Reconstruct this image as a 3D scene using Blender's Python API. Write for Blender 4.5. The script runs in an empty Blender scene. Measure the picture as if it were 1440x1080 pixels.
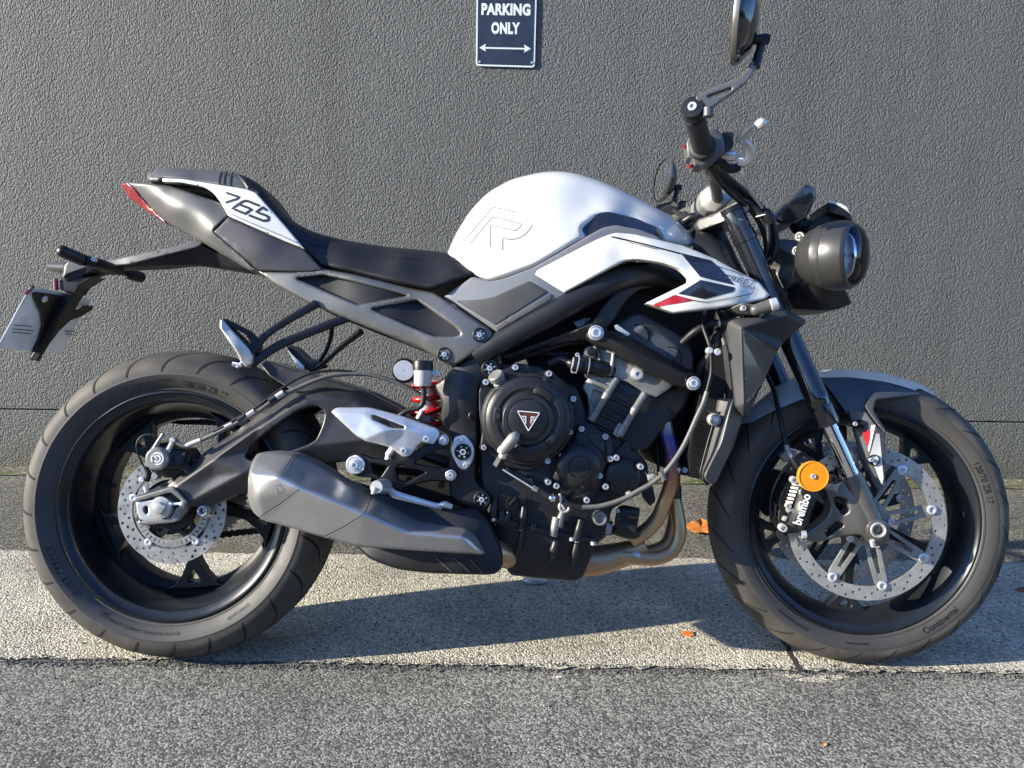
import bpy, bmesh, math, random
import numpy as np
from mathutils import Vector, Matrix
from mathutils.geometry import delaunay_2d_cdt
R = math.radians
rng = random.Random(7)
SC = bpy.context.scene
COL = SC.collection
# ---------------------------------------------------------------- camera
F_, D_, H_, PIT, ROLL, CX_ = 1055.95, 1.4846, 0.7739, 0.1346, 0.0130, -0.0091
_fw = Vector((0, math.cos(PIT), -math.sin(PIT)))
_up = Vector((0, math.sin(PIT), math.cos(PIT)))
_rt = Vector((1, 0, 0))
cam = bpy.data.cameras.new('camera')
co = bpy.data.objects.new('camera', cam)
COL.objects.link(co)
r_ = _rt * math.cos(ROLL) + _up * math.sin(ROLL)
u_ = _up * math.cos(ROLL) - _rt * math.sin(ROLL)
m_ = Matrix((r_, u_, -_fw)).transposed().to_4x4()
m_.translation = (CX_, -D_, H_)
co.matrix_world = m_
cam.sensor_width = 36
cam.lens = F_ / 1440 * 36
cam.clip_start = 0.05
cam.clip_end = 2000
SC.camera = co
# ---------------------------------------------------------------- light
SUN_AZ, SUN_EL = R(14.5), R(18.5)      # light travels towards +X and a little towards the wall
w = bpy.data.worlds.new('World')
SC.world = w
w.use_nodes = True
nt = w.node_tree
bg = nt.nodes['Background']
sky = nt.nodes.new('ShaderNodeTexSky')
sky.sky_type = 'NISHITA'
sky.sun_disc = False
sky.sun_elevation = SUN_EL
sdir = Vector((math.cos(SUN_EL) * math.cos(SUN_AZ), math.cos(SUN_EL) * math.sin(SUN_AZ), -math.sin(SUN_EL)))
sky.sun_rotation = math.atan2(-sdir.x, -sdir.y)
sky.air_density = 1.0
sky.dust_density = 0.6
sky.ozone_density = 1.6
tint = nt.nodes.new('ShaderNodeMix'); tint.data_type = 'RGBA'; tint.blend_type = 'MULTIPLY'
tint.inputs['Factor'].default_value = 1; tint.inputs['B'].default_value = (.66, .90, 1.36, 1)
nt.links.new(sky.outputs[0], tint.inputs['A']); nt.links.new(tint.outputs['Result'], bg.inputs[0])
bg.inputs[1].default_value = 0.122
sl = bpy.data.lights.new('sun', 'SUN')
so = bpy.data.objects.new('sun', sl)
COL.objects.link(so)
sl.energy = 5.0
sl.angle = R(0.53)
sl.color = (1.0, 0.925, 0.77)
so.rotation_euler = sdir.to_track_quat('-Z', 'Y').to_euler()
so.location = (-4, -2, 4)
vs = SC.view_settings
vs.view_transform = 'Standard'
vs.look = 'None'
vs.exposure = 1.15
vs.gamma = 1
SC.cycles.max_bounces = 6
SC.cycles.caustics_reflective = False
SC.cycles.caustics_refractive = False
# ---------------------------------------------------------------- geometry frame of the leaning motorcycle
LEAN = 0.1571
STEER = -0.0824
XR, ZR = -0.6888, 0.312
XF, ZF = 0.7119, 0.298
_rk = R(23.2)
S_AX = np.array([-math.sin(_rk), 0, math.cos(_rk)])
S_P0 = np.array([XF + .097, 0, 0])


def _rot(Q, s):
    Q = np.atleast_2d(np.asarray(Q, float))
    c, sn = math.cos(s), math.sin(s)
    return Q * c + np.cross(S_AX, Q) * sn + np.outer(Q @ S_AX, S_AX) * (1 - c)


def steer(P):
    return _rot(np.atleast_2d(P) - S_P0, STEER) + S_P0


_cl, _sl = math.cos(LEAN), math.sin(LEAN)


def unlean(P):
    P = np.atleast_2d(P)
    x, y, z = P.T
    return np.stack([x, y * _cl - z * _sl, z * _cl + y * _sl], 1)


def rays(px, py):
    a = np.asarray(px, float) - 720
    b = np.asarray(py, float) - 540
    cr, sr = math.cos(ROLL), math.sin(ROLL)
    u = a * cr + b * sr
    v = -a * sr + b * cr
    d = np.outer(np.ones_like(u), np.array(_fw)) * F_ + np.outer(u, np.array(_rt)) - np.outer(v, np.array(_up))
    return d


def UA(px, py, lat, st=False):
    """where the line of sight of a photo point meets the plane 'lat' metres off the bike's middle (near side negative)"""
    px = np.atleast_1d(np.asarray(px, float)); py = np.atleast_1d(np.asarray(py, float))
    d = unlean(rays(px, py)); c = unlean([[CX_, -D_, H_]])
    if st:
        c = _rot(c - S_P0, -STEER) + S_P0
        d = _rot(d, -STEER)
    t = (np.broadcast_to(lat, px.shape) - c[0, 1]) / d[:, 1]
    return c + d * t[:, None]


def U(px, py, lat, st=False):
    return UA([px], [py], lat, st)[0]


def GP(px, py, z=0.0):
    d = rays([px], [py])[0]
    t = (z - H_) / d[2]
    return Vector((CX_ + d[0] * t, -D_ + d[1] * t, z))


def WP(px, py, y):
    d = rays([px], [py])[0]
    t = (y + D_) / d[1]
    return Vector((CX_ + d[0] * t, y, H_ + d[2] * t))


# ---------------------------------------------------------------- mesh helpers
class MB:
    def __init__(self):
        self.v = []; self.f = []

    def add(self, vs_, fs):
        o = len(self.v)
        self.v += [tuple(map(float, q)) for q in vs_]
        self.f += [tuple(i + o for i in f) for f in fs]
        return self


def link(name, me, parent=None):
    o = bpy.data.objects.new(name, me)
    COL.objects.link(o)
    if parent is not None:
        o.parent = parent
    return o


def build(name, mb, mat, parent=None, st=False, ang=35, flip=False, mats=None, mi=None):
    vs_ = np.array(mb.v)
    if st:
        vs_ = steer(vs_)
    me = bpy.data.meshes.new(name)
    me.from_pydata([tuple(q) for q in vs_], [], mb.f)
    me.validate()
    if not flip:
        bm = bmesh.new(); bm.from_mesh(me)
        bmesh.ops.recalc_face_normals(bm, faces=bm.faces)
        bm.to_mesh(me); bm.free()
    me.materials.append(mat)
    me.shade_smooth()
    if ang < 180:
        me.set_sharp_from_angle(angle=R(ang))
    me.update()
    return link(name, me, parent)


def rnd(pts, r=4, n=4):
    """polygon with corners rounded; a point may carry its own radius as a third number"""
    out = []
    N = len(pts)
    for i in range(N):
        p = np.array(pts[i][:2], float); rr = pts[i][2] if len(pts[i]) > 2 else r
        a = np.array(pts[i - 1][:2], float) - p; b = np.array(pts[(i + 1) % N][:2], float) - p
        la, lb = np.linalg.norm(a), np.linalg.norm(b)
        if la < 1e-6 or lb < 1e-6:
            continue
        k = min(rr, la * .48, lb * .48)
        if k < .25:
            out.append(tuple(p)); continue
        a = p + a / la * k; b = p + b / lb * k
        for j in range(n + 1):
            t = j / n
            out.append(tuple((1 - t) ** 2 * a + 2 * t * (1 - t) * p + t * t * b))
    return out


def resample(pts, step):
    out = []
    N = len(pts)
    for i in range(N):
        a = np.array(pts[i], float); b = np.array(pts[(i + 1) % N], float)
        k = max(1, int(round(np.linalg.norm(b - a) / step)))
        for j in range(k):
            out.append(tuple(a + (b - a) * j / k))
    return out


def inside(P, poly):
    P = np.asarray(P); poly = np.asarray(poly)
    x, y = P[:, 0], P[:, 1]
    c = np.zeros(len(P), bool)
    j = len(poly) - 1
    for i in range(len(poly)):
        xi, yi = poly[i]; xj, yj = poly[j]
        if yi != yj:
            m = ((yi > y) != (yj > y)) & (x < (xj - xi) * (y - yi) / (yj - yi) + xi)
            c ^= m
        j = i
    return c


def edist(P, poly):
    P = np.asarray(P); A = np.asarray(poly); B = np.roll(A, -1, 0)
    d = np.full(len(P), 1e9)
    for a, b in zip(A, B):
        ab = b - a
        t = np.clip(((P - a) @ ab) / max(ab @ ab, 1e-12), 0, 1)
        d = np.minimum(d, np.hypot(*(P - (a + t[:, None] * ab)).T))
    return d


def surf(ctrl, smooth=0.0):
    """lateral offset as a smooth function of the photo point, through the given control points"""
    if callable(ctrl):
        return ctrl
    if isinstance(ctrl, (int, float)):
        return lambda x, y: np.full(np.shape(x), float(ctrl))
    C = np.array(ctrl, float)
    if len(C) < 3:
        raise ValueError('ctrl')
    X = C[:, :2] / 100.; n = len(C)

    def k(r):
        return np.where(r > 1e-9, r * r * np.log(np.maximum(r, 1e-9)), 0.0)
    A = np.zeros((n + 3, n + 3))
    A[:n, :n] = k(np.linalg.norm(X[:, None] - X[None], axis=2)) + np.eye(n) * smooth
    A[:n, n] = 1; A[:n, n + 1:] = X
    A[n, :n] = 1; A[n + 1:, :n] = X.T
    s = np.linalg.lstsq(A, np.concatenate([C[:, 2], [0, 0, 0]]), rcond=None)[0]

    def f(x, y):
        q = np.stack([np.asarray(x, float), np.asarray(y, float)], -1) / 100.
        sh = q.shape[:-1]; q = q.reshape(-1, 2)
        v = k(np.linalg.norm(q[:, None] - X[None], axis=2)) @ s[:n] + s[n] + q @ s[n + 1:]
        return v.reshape(sh)
    return f


def soft(f, r):
    """the same surface with its creases rolled over a few px"""
    o = [(r * q * math.cos(a), r * q * math.sin(a)) for q in (.5, 1) for a in np.linspace(0, 2 * math.pi, 8, endpoint=False)] + [(0, 0)]
    return lambda x, y: sum(f(x + a, y + b) for a, b in o) / len(o)


def relief_mb(outline, ctrl, thick=.004, step=8, er=0, erm=.003, holes=(), back=None, st=False, mb=None, mirror=False, mid=None, sf=2.2):
    """a shaped panel or casting: outline in photo points, front face at lateral surf(ctrl),
    edges rolled over by er px / erm metres, walls running straight back by thick (or to the plane back)"""
    fn = surf(ctrl)
    if mid: fn = soft(fn, sf)
    bd = resample(outline, step)
    hs = [resample(h, step) for h in holes]
    loops = [bd] + hs
    pts = [q for l in loops for q in l]
    edges = []; o = 0
    for l in loops:
        n = len(l); edges += [(o + i, o + (i + 1) % n) for i in range(n)]; o += n
    nb = len(pts)
    extra = []
    A = np.array(bd)
    if er > 0:
        for fr in (.12, .4, .75, 1.0):
            dd = er * fr
            for li, l in enumerate(loops):
                Lp = np.array(l); T = np.roll(Lp, -1, 0) - np.roll(Lp, 1, 0)
                N = np.stack([-T[:, 1], T[:, 0]], 1); N /= np.maximum(np.linalg.norm(N, axis=1), 1e-9)[:, None]
                for sg in (1, -1):
                    Q = Lp + N * sg * dd
                    ok = inside(Q, A)
                    for h in hs:
                        ok &= ~inside(Q, h)
                    Q = Q[ok]
                    if len(Q):
                        dm = np.min([edist(Q, l2) for l2 in loops], axis=0)
                        extra += [tuple(q) for q in Q[dm > dd * .93]]
    x0, y0 = A.min(0); x1, y1 = A.max(0)
    g = []
    row = 0; y = y0 + step * .5
    while y < y1:
        x = x0 + (step * .5 if row % 2 else 0)
        while x < x1:
            g.append((x, y)); x += step
        y += step * .866; row += 1
    if mid:                                  # rows of points along the creases so they roll over evenly
        G = np.array(g) if g else np.zeros((0, 2)); keep = np.ones(len(G), bool)
        for a, b in mid:
            a = np.array(a, float); b = np.array(b, float); ab = b - a
            t = np.clip(((G - a) @ ab) / (ab @ ab), 0, 1)
            keep &= np.hypot(*(G - (a + t[:, None] * ab)).T) > sf * 1.35
        g = [tuple(q) for q in G[keep]]
        for a, b in mid:
            a = np.array(a, float); b = np.array(b, float); ab = b - a; L = np.linalg.norm(ab); nn = np.array([-ab[1], ab[0]]) / L
            k = max(2, int(L / 3.5) + 1)
            for o_ in (-1., -.5, 0, .5, 1.):
                g += [tuple(a + ab * t + nn * o_ * sf) for t in np.linspace(0, 1, k)]
    if g:
        G = np.array(g); ok = inside(G, A)
        for h in hs:
            ok &= ~inside(G, h)
        G = G[ok]
        if len(G):
            dm = np.min([edist(G, l2) for l2 in loops], axis=0)
            extra += [tuple(q) for q in G[dm > (max(er * 1.15, step * .45) if not mid else max(er * 1.05, 1.2))]]
    allp = [Vector(q) for q in pts + extra]
    r = delaunay_2d_cdt(allp, edges, [], 1 if not hs else 0, 1e-4)
    V2 = np.array([tuple(q) for q in r[0]]); F = [tuple(f) for f in r[2]]
    cen = np.array([V2[list(f)].mean(0) for f in F])
    ok = inside(cen, A)
    for h in hs:
        ok &= ~inside(cen, h)
    F = [f for f, k_ in zip(F, ok) if k_]
    lat = fn(V2[:, 0], V2[:, 1])
    if er > 0:
        dm = np.min([edist(V2, l2) for l2 in loops], axis=0)
        t = np.clip(dm / er, 0, 1)
        lat = lat + erm * (1 - np.sqrt(np.maximum(0, 1 - (1 - t) ** 2)))
    P = UA(V2[:, 0], V2[:, 1], lat, st)
    n = len(P)
    B = P.copy()
    B[:, 1] = (P[:, 1] + thick) if back is None else np.maximum(back, P[:, 1] + 1e-4)
    cnt = {}
    for f in F:
        for i in range(len(f)):
            a, b = f[i], f[(i + 1) % len(f)]
            cnt[(a, b)] = cnt.get((a, b), 0) + 1
    walls = [(b, a, a + n, b + n) for (a, b) in cnt if (b, a) not in cnt]
    fs = F + [tuple(i + n for i in reversed(f)) for f in F] + walls
    mb = mb or MB()
    mb.add(np.vstack([P, B]), fs)
    if mirror:
        Q = np.vstack([P, B]); Q[:, 1] *= -1
        mb.add(Q, [tuple(reversed(f)) for f in fs])
    return mb


def relief(name, outline, ctrl, mat, parent, r=4, ang=30, st=False, **kw):
    hs = [rnd(h, 3) for h in kw.pop('holes', ())]
    two = kw.get('mirror') and kw.get('back') is None
    if two: kw['mirror'] = False
    mb = relief_mb(rnd(outline, r), ctrl, holes=hs, st=st, **kw)
    o = build(name, mb, mat, parent, st=st, ang=ang)
    if two:                                  # the same panel on the far side is a part of its own
        m2 = MB(); m2.v = [(x, -y, z) for x, y, z in mb.v]; m2.f = [tuple(reversed(f)) for f in mb.f]
        build(name, m2, mat, parent, st=st, ang=ang)
    return o


def tsurf(pts, edges=()):
    """lateral offset piecewise linear between control points, creased along the given edges"""
    P = np.array(pts, float)
    r = delaunay_2d_cdt([Vector(q[:2]) for q in P], list(edges), [], 0, 1e-4)
    V = np.array([tuple(q) for q in r[0]]); T = [tuple(f) for f in r[2]]
    src = r[3]
    Z = np.array([P[s[0], 2] if len(s) else np.nan for s in src])
    tri = []
    for f in T:
        if any(np.isnan(Z[i]) for i in f): continue
        a, b, c = V[f[0]], V[f[1]], V[f[2]]
        M_ = np.array([[b[0] - a[0], c[0] - a[0]], [b[1] - a[1], c[1] - a[1]]])
        if abs(np.linalg.det(M_)) < 1e-6: continue
        tri.append((a, np.linalg.inv(M_), Z[list(f)]))

    def f(x, y):
        x = np.asarray(x, float); y = np.asarray(y, float); sh = x.shape
        Q = np.stack([x.ravel(), y.ravel()], 1)
        best = np.full(len(Q), -1e9); out = np.zeros(len(Q))
        for a, I, z in tri:
            w_ = (Q - a) @ I.T; l = np.stack([1 - w_.sum(1), w_[:, 0], w_[:, 1]], 1)
            m = l.min(1); k = m > best
            lc = np.clip(l, -.25, 1.5); lc = lc / lc.sum(1)[:, None]
            v = lc @ z; out[k] = v[k]; best[k] = m[k]
        return out.reshape(sh)
    return f


def catm(P, n=6):
    P = [np.array(q, float) for q in P]
    if len(P) < 3:
        return P
    E = [2 * P[0] - P[1]] + P + [2 * P[-1] - P[-2]]
    out = []
    for i in range(1, len(E) - 2):
        a, b, c, d = E[i - 1:i + 3]
        for j in range(n):
            t = j / n
            out.append(.5 * ((2 * b) + (c - a) * t + (2 * a - 5 * b + 4 * c - d) * t * t + (3 * b - a - 3 * c + d) * t ** 3))
    out.append(P[-1])
    return out


def tube_mb(path, rad, n=12, mb=None, cap=True, flat=None):
    """path of 3-D points; rad number or list; flat = (a,b) scales the section across / along the lateral"""
    P = [np.array(q, float) for q in path]
    N = len(P)
    rr = np.interp(np.linspace(0, 1, N), np.linspace(0, 1, len(rad)), rad) if isinstance(rad, (list, tuple)) else np.full(N, rad)
    mb = mb or MB()
    T = [P[min(i + 1, N - 1)] - P[max(i - 1, 0)] for i in range(N)]
    T = [t / max(np.linalg.norm(t), 1e-9) for t in T]
    ref = np.array([0, 1., 0]) if abs(T[0][1]) < .9 else np.array([0, 0, 1.])
    u = ref - T[0] * (ref @ T[0]); u /= np.linalg.norm(u)
    V = []
    for i in range(N):
        u = u - T[i] * (u @ T[i]); u /= max(np.linalg.norm(u), 1e-9)
        w_ = np.cross(T[i], u)
        fa, fb = flat if flat else (1, 1)
        for k in range(n):
            a = 2 * math.pi * k / n
            V.append(P[i] + rr[i] * (fa * math.cos(a) * u + fb * math.sin(a) * w_))
    F = []
    for i in range(N - 1):
        for k in range(n):
            a = i * n + k; b = i * n + (k + 1) % n
            F.append((a, b, b + n, a + n))
    if cap:
        F.append(tuple(range(n))[::-1]); F.append(tuple(range((N - 1) * n, N * n)))
    return mb.add(V, F)


def pxpath(path, st=False, n=6):
    return catm([U(q[0], q[1], q[2], st) for q in path], n)


def tube(name, path, rad, mat, parent, st=False, n=12, seg=6, flat=None, smooth=True):
    P = pxpath(path, st, seg) if smooth else [U(q[0], q[1], q[2], st) for q in path]
    return build(name, tube_mb(P, rad, n, flat=flat), mat, parent, st=st, ang=50)


def lathe_mb(c, prof, axis=(0, -1, 0), n=32, mb=None, cap=True, a0=0, scale=(1, 1)):
    """profile of (radius, height along axis)"""
    c = np.array(c, float); ax = np.array(axis, float); ax /= np.linalg.norm(ax)
    ref = np.array([1., 0, 0]) if abs(ax[0]) < .9 else np.array([0, 0, 1.])
    u = ref - ax * (ref @ ax); u /= np.linalg.norm(u); w_ = np.cross(ax, u)
    V = []; F = []
    for r, h in prof:
        for k in range(n):
            a = 2 * math.pi * k / n + a0
            V.append(c + ax * h + r * (math.cos(a) * u * scale[0] + math.sin(a) * w_ * scale[1]))
    m = len(prof)
    for i in range(m - 1):
        for k in range(n):
            a = i * n + k; b = i * n + (k + 1) % n
            F.append((a, b, b + n, a + n))
    if cap:
        if prof[0][0] > 1e-6: F.append(tuple(range(n))[::-1])
        if prof[-1][0] > 1e-6: F.append(tuple(range((m - 1) * n, m * n)))
    mb = mb or MB()
    return mb.add(V, F)


def px2m(px, py, lat, r, st=False):
    return float(np.linalg.norm(U(px + r, py, lat, st) - U(px, py, lat, st)))


def disc(name, px, py, lat, prof, mat, parent, st=False, n=32, ang=35):
    """round boss seen face-on: profile in (px radius, metres outward)"""
    k = px2m(px, py, lat, 1., st)
    return build(name, lathe_mb(U(px, py, lat, st), [(r * k, h) for r, h in prof], n=n), mat, parent, st=st, ang=ang)


def bolt_mb(px, py, lat, r, st=False, mb=None, h=.006):
    """socket-head cap screw: round head with a hexagonal recess"""
    k = px2m(px, py, lat, 1., st) * r; c = U(px, py, lat, st); mb = mb or MB()
    lathe_mb(c, [(k, -.004), (k, h * .7), (k * .86, h), (k * .55, h)], n=14, mb=mb, cap=False)
    lathe_mb(c, [(k * .55, h), (k * .5, h * .3), (0.0001, h * .3)], n=6, mb=mb, cap=False)
    return mb


def bolts(name, lst, mat, parent, st=False, h=.006):
    out = []
    for q in lst:
        out.append(build(name, bolt_mb(q[0], q[1], q[2], q[3], st, h=h), mat, parent, st=st, ang=30))
    return out


def plate_mb(outer, holes, y0, y1, cx=0., cz=0., ch=0.0, mb=None):
    """plate lying in the wheel plane, outline in metres (x,z) about (cx,cz), from lateral y0 (near) to y1"""
    loops = [outer] + list(holes)
    pts = [Vector(q) for l in loops for q in l]
    E = []; o = 0
    for l in loops:
        n = len(l); E += [(o + i, o + (i + 1) % n) for i in range(n)]; o += n
    r = delaunay_2d_cdt(pts, E, [], 0, 1e-6)
    V2 = np.array([tuple(q) for q in r[0]]); F = [tuple(f) for f in r[2]]
    cen = np.array([V2[list(f)].mean(0) for f in F])
    ok = inside(cen, outer)
    for h in holes:
        ok &= ~inside(cen, h)
    F = [f for f, k_ in zip(F, ok) if k_]
    n = len(V2)
    A = np.stack([V2[:, 0] + cx, np.full(n, y0), V2[:, 1] + cz], 1)
    B = A.copy(); B[:, 1] = y1
    cnt = set()
    for f in F:
        for i in range(len(f)): cnt.add((f[i], f[(i + 1) % len(f)]))
    W = [(b, a, a + n, b + n) for (a, b) in cnt if (b, a) not in cnt]
    mb = mb or MB()
    return mb.add(np.vstack([A, B]), F + [tuple(i + n for i in f[::-1]) for f in F] + W)


def stroke_mb(path, wd, fn, off=.0004, st=False, mb=None, closed=False):
    """thin painted line following a surface: path in photo points, width in px"""
    fn = surf(fn); P = np.array(path, float)
    if closed: P = np.vstack([P, P[:1]])
    Q = [P[0]]
    for i in range(len(P) - 1):
        d = P[i + 1] - P[i]; k = max(1, int(np.linalg.norm(d) / 4))
        Q += [P[i] + d * (j + 1) / k for j in range(k)]
    P = np.array(Q)
    n = len(P)
    T = np.array([P[min(i + 1, n - 1)] - P[max(i - 1, 0)] for i in range(n)])
    if closed: T[0] = T[-1] = P[1] - P[-2]
    N = np.stack([-T[:, 1], T[:, 0]], 1); N /= np.maximum(np.linalg.norm(N, axis=1), 1e-9)[:, None]
    for i in range(1, n - 1):
        a = P[i] - P[i - 1]; b = P[i + 1] - P[i]
        c = abs(a @ b) / max(np.linalg.norm(a) * np.linalg.norm(b), 1e-9)
        N[i] *= min(1.6, 1 / max(math.sqrt((1 + c) / 2), .5))
    A = P + N * wd / 2; B = P - N * wd / 2
    Q = np.vstack([A, B])
    lat = fn(Q[:, 0], Q[:, 1]) - off
    W = UA(Q[:, 0], Q[:, 1], lat, st)
    mb = mb or MB()
    return mb.add(W, [(i, i + 1, i + 1 + n, i + n) for i in range(n - 1)])


_glyph = {}


def text_tris(s, bold=.0, shear=0.0, spacing=1.0):
    """outline mesh of a word in the built-in font: points (x,y) and faces, height about 1 em"""
    cu = bpy.data.curves.new('t', 'FONT'); cu.body = s; cu.size = 1; cu.offset = bold; cu.shear = shear
    cu.space_character = spacing; cu.resolution_u = 3
    cu.align_x = 'CENTER'
    o = bpy.data.objects.new('t', cu); COL.objects.link(o)
    dg = bpy.context.evaluated_depsgraph_get(); dg.update()
    me = o.evaluated_get(dg).to_mesh()
    V = np.array([tuple(v.co[:2]) for v in me.vertices]); Fs = [tuple(p.vertices) for p in me.polygons]
    o.evaluated_get(dg).to_mesh_clear()
    bpy.data.objects.remove(o); bpy.data.curves.remove(cu)
    V[:, 1] -= (V[:, 1].max() + V[:, 1].min()) / 2
    V[:, 0] -= (V[:, 0].max() + V[:, 0].min()) / 2
    return V, Fs


def text_px(name, s, px, py, width, height, rot, fn, mat, parent, st=False, off=.0006, bold=0, shear=0, spacing=1.0):
    """word laid on a surface: centre, full width and height in photo px, rotation in degrees (clockwise)"""
    V, Fs = text_tris(s, bold, shear, spacing)
    w_ = np.ptp(V[:, 0]); h_ = np.ptp(V[:, 1])
    x = V[:, 0] / w_ * width; y = -V[:, 1] / h_ * height
    c, s_ = math.cos(R(rot)), math.sin(R(rot))
    X = px + x * c - y * s_; Y = py + x * s_ + y * c
    bm = bmesh.new()
    vv = [bm.verts.new((a, b, 0)) for a, b in zip(X, Y)]
    for f in Fs:
        try: bm.faces.new([vv[i] for i in f])
        except ValueError: pass
    for _ in range(3):
        le = [e for e in bm.edges if e.calc_length() > 3.5]
        if le: bmesh.ops.subdivide_edges(bm, edges=le, cuts=1)
    bmesh.ops.triangulate(bm, faces=bm.faces)
    bm.verts.index_update()
    X = np.array([v.co.x for v in bm.verts]); Y = np.array([v.co.y for v in bm.verts]); Fs = [tuple(v.index for v in f.verts) for f in bm.faces]
    bm.free()
    lat = surf(fn)(X, Y) - off
    return build(name, MB().add(UA(X, Y, lat, st), Fs), mat, parent, st=st, ang=180)
# ---------------------------------------------------------------- materials
def mat(name, base, rough=.5, metal=0., coat=0., bump=(), var=0., vscale=30., spec=.5, rvar=0., aniso=0, dust=None, ior=1.5, trans=0., coat_r=.05, flake=0.):
    m = bpy.data.materials.new(name); m.use_nodes = True
    n = m.node_tree.nodes; l = m.node_tree.links
    b = n['Principled BSDF']
    b.inputs['Base Color'].default_value = (*base, 1)
    b.inputs['Roughness'].default_value = rough
    b.inputs['Metallic'].default_value = metal
    b.inputs['Coat Weight'].default_value = coat
    b.inputs['Coat Roughness'].default_value = coat_r
    b.inputs['Specular IOR Level'].default_value = spec
    b.inputs['IOR'].default_value = ior
    b.inputs['Transmission Weight'].default_value = trans
    if aniso: b.inputs['Anisotropic'].default_value = aniso
    tc = n.new('ShaderNodeTexCoord')

    def noise(sc, det=4, rg=.55):
        t = n.new('ShaderNodeTexNoise'); t.inputs['Scale'].default_value = sc; t.inputs['Detail'].default_value = det
        t.inputs['Roughness'].default_value = rg
        l.new(tc.outputs['Object'], t.inputs['Vector']); return t
    if var:
        t = noise(vscale)
        mx = n.new('ShaderNodeMix'); mx.data_type = 'RGBA'
        d = dust if dust else tuple(c * (1 + var) for c in base)
        mx.inputs['A'].default_value = (*[c * (1 - (0 if dust else var)) for c in base], 1)
        mx.inputs['B'].default_value = (*d, 1)
        mr = n.new('ShaderNodeMapRange'); mr.inputs['From Min'].default_value = .35; mr.inputs['From Max'].default_value = .7
        mr.inputs['To Max'].default_value = 1 if not dust else var
        l.new(t.outputs['Fac'], mr.inputs['Value']); l.new(mr.outputs[0], mx.inputs['Factor'])
        l.new(mx.outputs['Result'], b.inputs['Base Color'])
    if rvar:
        t = noise(vscale * 1.7, 5)
        mr = n.new('ShaderNodeMapRange'); mr.inputs['From Min'].default_value = .3; mr.inputs['From Max'].default_value = .7
        mr.inputs['To Min'].default_value = max(.02, rough - rvar); mr.inputs['To Max'].default_value = min(1, rough + rvar)
        l.new(t.outputs['Fac'], mr.inputs['Value']); l.new(mr.outputs[0], b.inputs['Roughness'])
    prev = None
    for sc, st_, dist in bump:
        t = noise(sc, 3)
        bp = n.new('ShaderNodeBump'); bp.inputs['Strength'].default_value = st_; bp.inputs['Distance'].default_value = dist
        l.new(t.outputs['Fac'], bp.inputs['Height'])
        if prev: l.new(prev.outputs[0], bp.inputs['Normal'])
        prev = bp
    if prev: l.new(prev.outputs[0], b.inputs['Normal'])
    return m


M = {}
M['white'] = mat('pearl_white_paint', (.68, .675, .62), .35, coat=1., coat_r=.02, var=.02, vscale=6)
M['grey_decal'] = mat('grey_tank_decal', (.16, .165, .17), .45, coat=.6)
M['black_gloss'] = mat('gloss_black_paint', (.012, .013, .016), .25, coat=1.)
M['navy'] = mat('dark_blue_paint', (.014, .018, .032), .3, coat=1.)
M['red'] = mat('red_paint', (.38, .012, .016), .35, coat=.8)
M['plastic'] = mat('matte_black_plastic', (.016, .016, .018), .5, bump=[(900, .25, .0004)], var=.35, vscale=12, rvar=.08, spec=.32)
M['plastic_tex'] = mat('grained_grey_plastic', (.040, .040, .043), .55, bump=[(1300, .6, .0006)], var=.25, vscale=14, rvar=.06)
M['plastic_lt'] = mat('satin_grey_plastic', (.080, .078, .074), .47, coat=.25, coat_r=.3, bump=[(1500, .15, .0003)], var=.12, vscale=10, rvar=.05)
M['seat'] = mat('seat_vinyl', (.016, .016, .018), .48, bump=[(700, .35, .0006)], var=.3, vscale=9, rvar=.07, spec=.32)
M['frame'] = mat('satin_black_frame_paint', (.015, .015, .016), .42, coat=.25, coat_r=.3, bump=[(1600, .55, .0005)], var=.3, vscale=14, rvar=.06, spec=.32)
M['frame_grey'] = mat('grey_subframe_paint', (.17, .165, .15), .40, metal=.55, coat=.35, coat_r=.25, bump=[(1800, .3, .0004)], var=.1, vscale=12)
M['swing'] = mat('swingarm_paint', (.036, .035, .034), .40, metal=.2, coat=.2, coat_r=.3, bump=[(1500, .4, .0004)], var=.2, vscale=14, rvar=.06)
M['engine'] = mat('black_engine_casting', (.017, .017, .018), .33, coat=.15, coat_r=.35, bump=[(1100, .5, .0005)], var=.35, vscale=16, rvar=.08, spec=.32)
M['engine_grey'] = mat('grey_and_sunlit_casting', (.27, .265, .245), .42, metal=.3, bump=[(900, .6, .0006)], var=.3, vscale=18, rvar=.08)
M['steel'] = mat('brushed_stainless_steel', (.50, .49, .475), .34, metal=.75, bump=[(60, .1, .001), (2200, .12, .0002)], var=.12, vscale=8, rvar=.05)
M['alu'] = mat('brushed_aluminium', (.68, .68, .67), .36, metal=.6, bump=[(1500, .1, .0002)], var=.08, vscale=20, rvar=.05)
M['alu_light'] = mat('cast_aluminium', (.62, .60, .55), .38, metal=.6, bump=[(900, .2, .0003)], var=.1, vscale=20)
M['chrome'] = mat('chrome', (.75, .75, .76), .09, metal=1.)
M['zinc'] = mat('zinc_plated_bolt', (.72, .73, .75), .30, metal=.55, var=.15, vscale=120)
M['disc'] = mat('brake_disc_steel', (.50, .495, .48), .32, metal=.65, bump=[(900, .15, .0002)], var=.15, vscale=40, rvar=.08)
M['rubber'] = mat('sidewall_rubber', (.040, .038, .036), .6, bump=[(500, .3, .0004)], var=.55, vscale=7, dust=(.075, .068, .06), rvar=.1)
M['tread'] = mat('dusty_tread_rubber', (.038, .034, .030), .7, bump=[(900, .4, .0004)], var=.8, vscale=11, dust=(.115, .10, .082))
M['groove'] = mat('tread_groove', (.010, .010, .010), .9)
M['letter'] = mat('tyre_lettering', (.010, .010, .010), .5)
M['hose'] = mat('black_rubber_hose', (.016, .016, .017), .45, var=.3, vscale=20, spec=.32)
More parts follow.
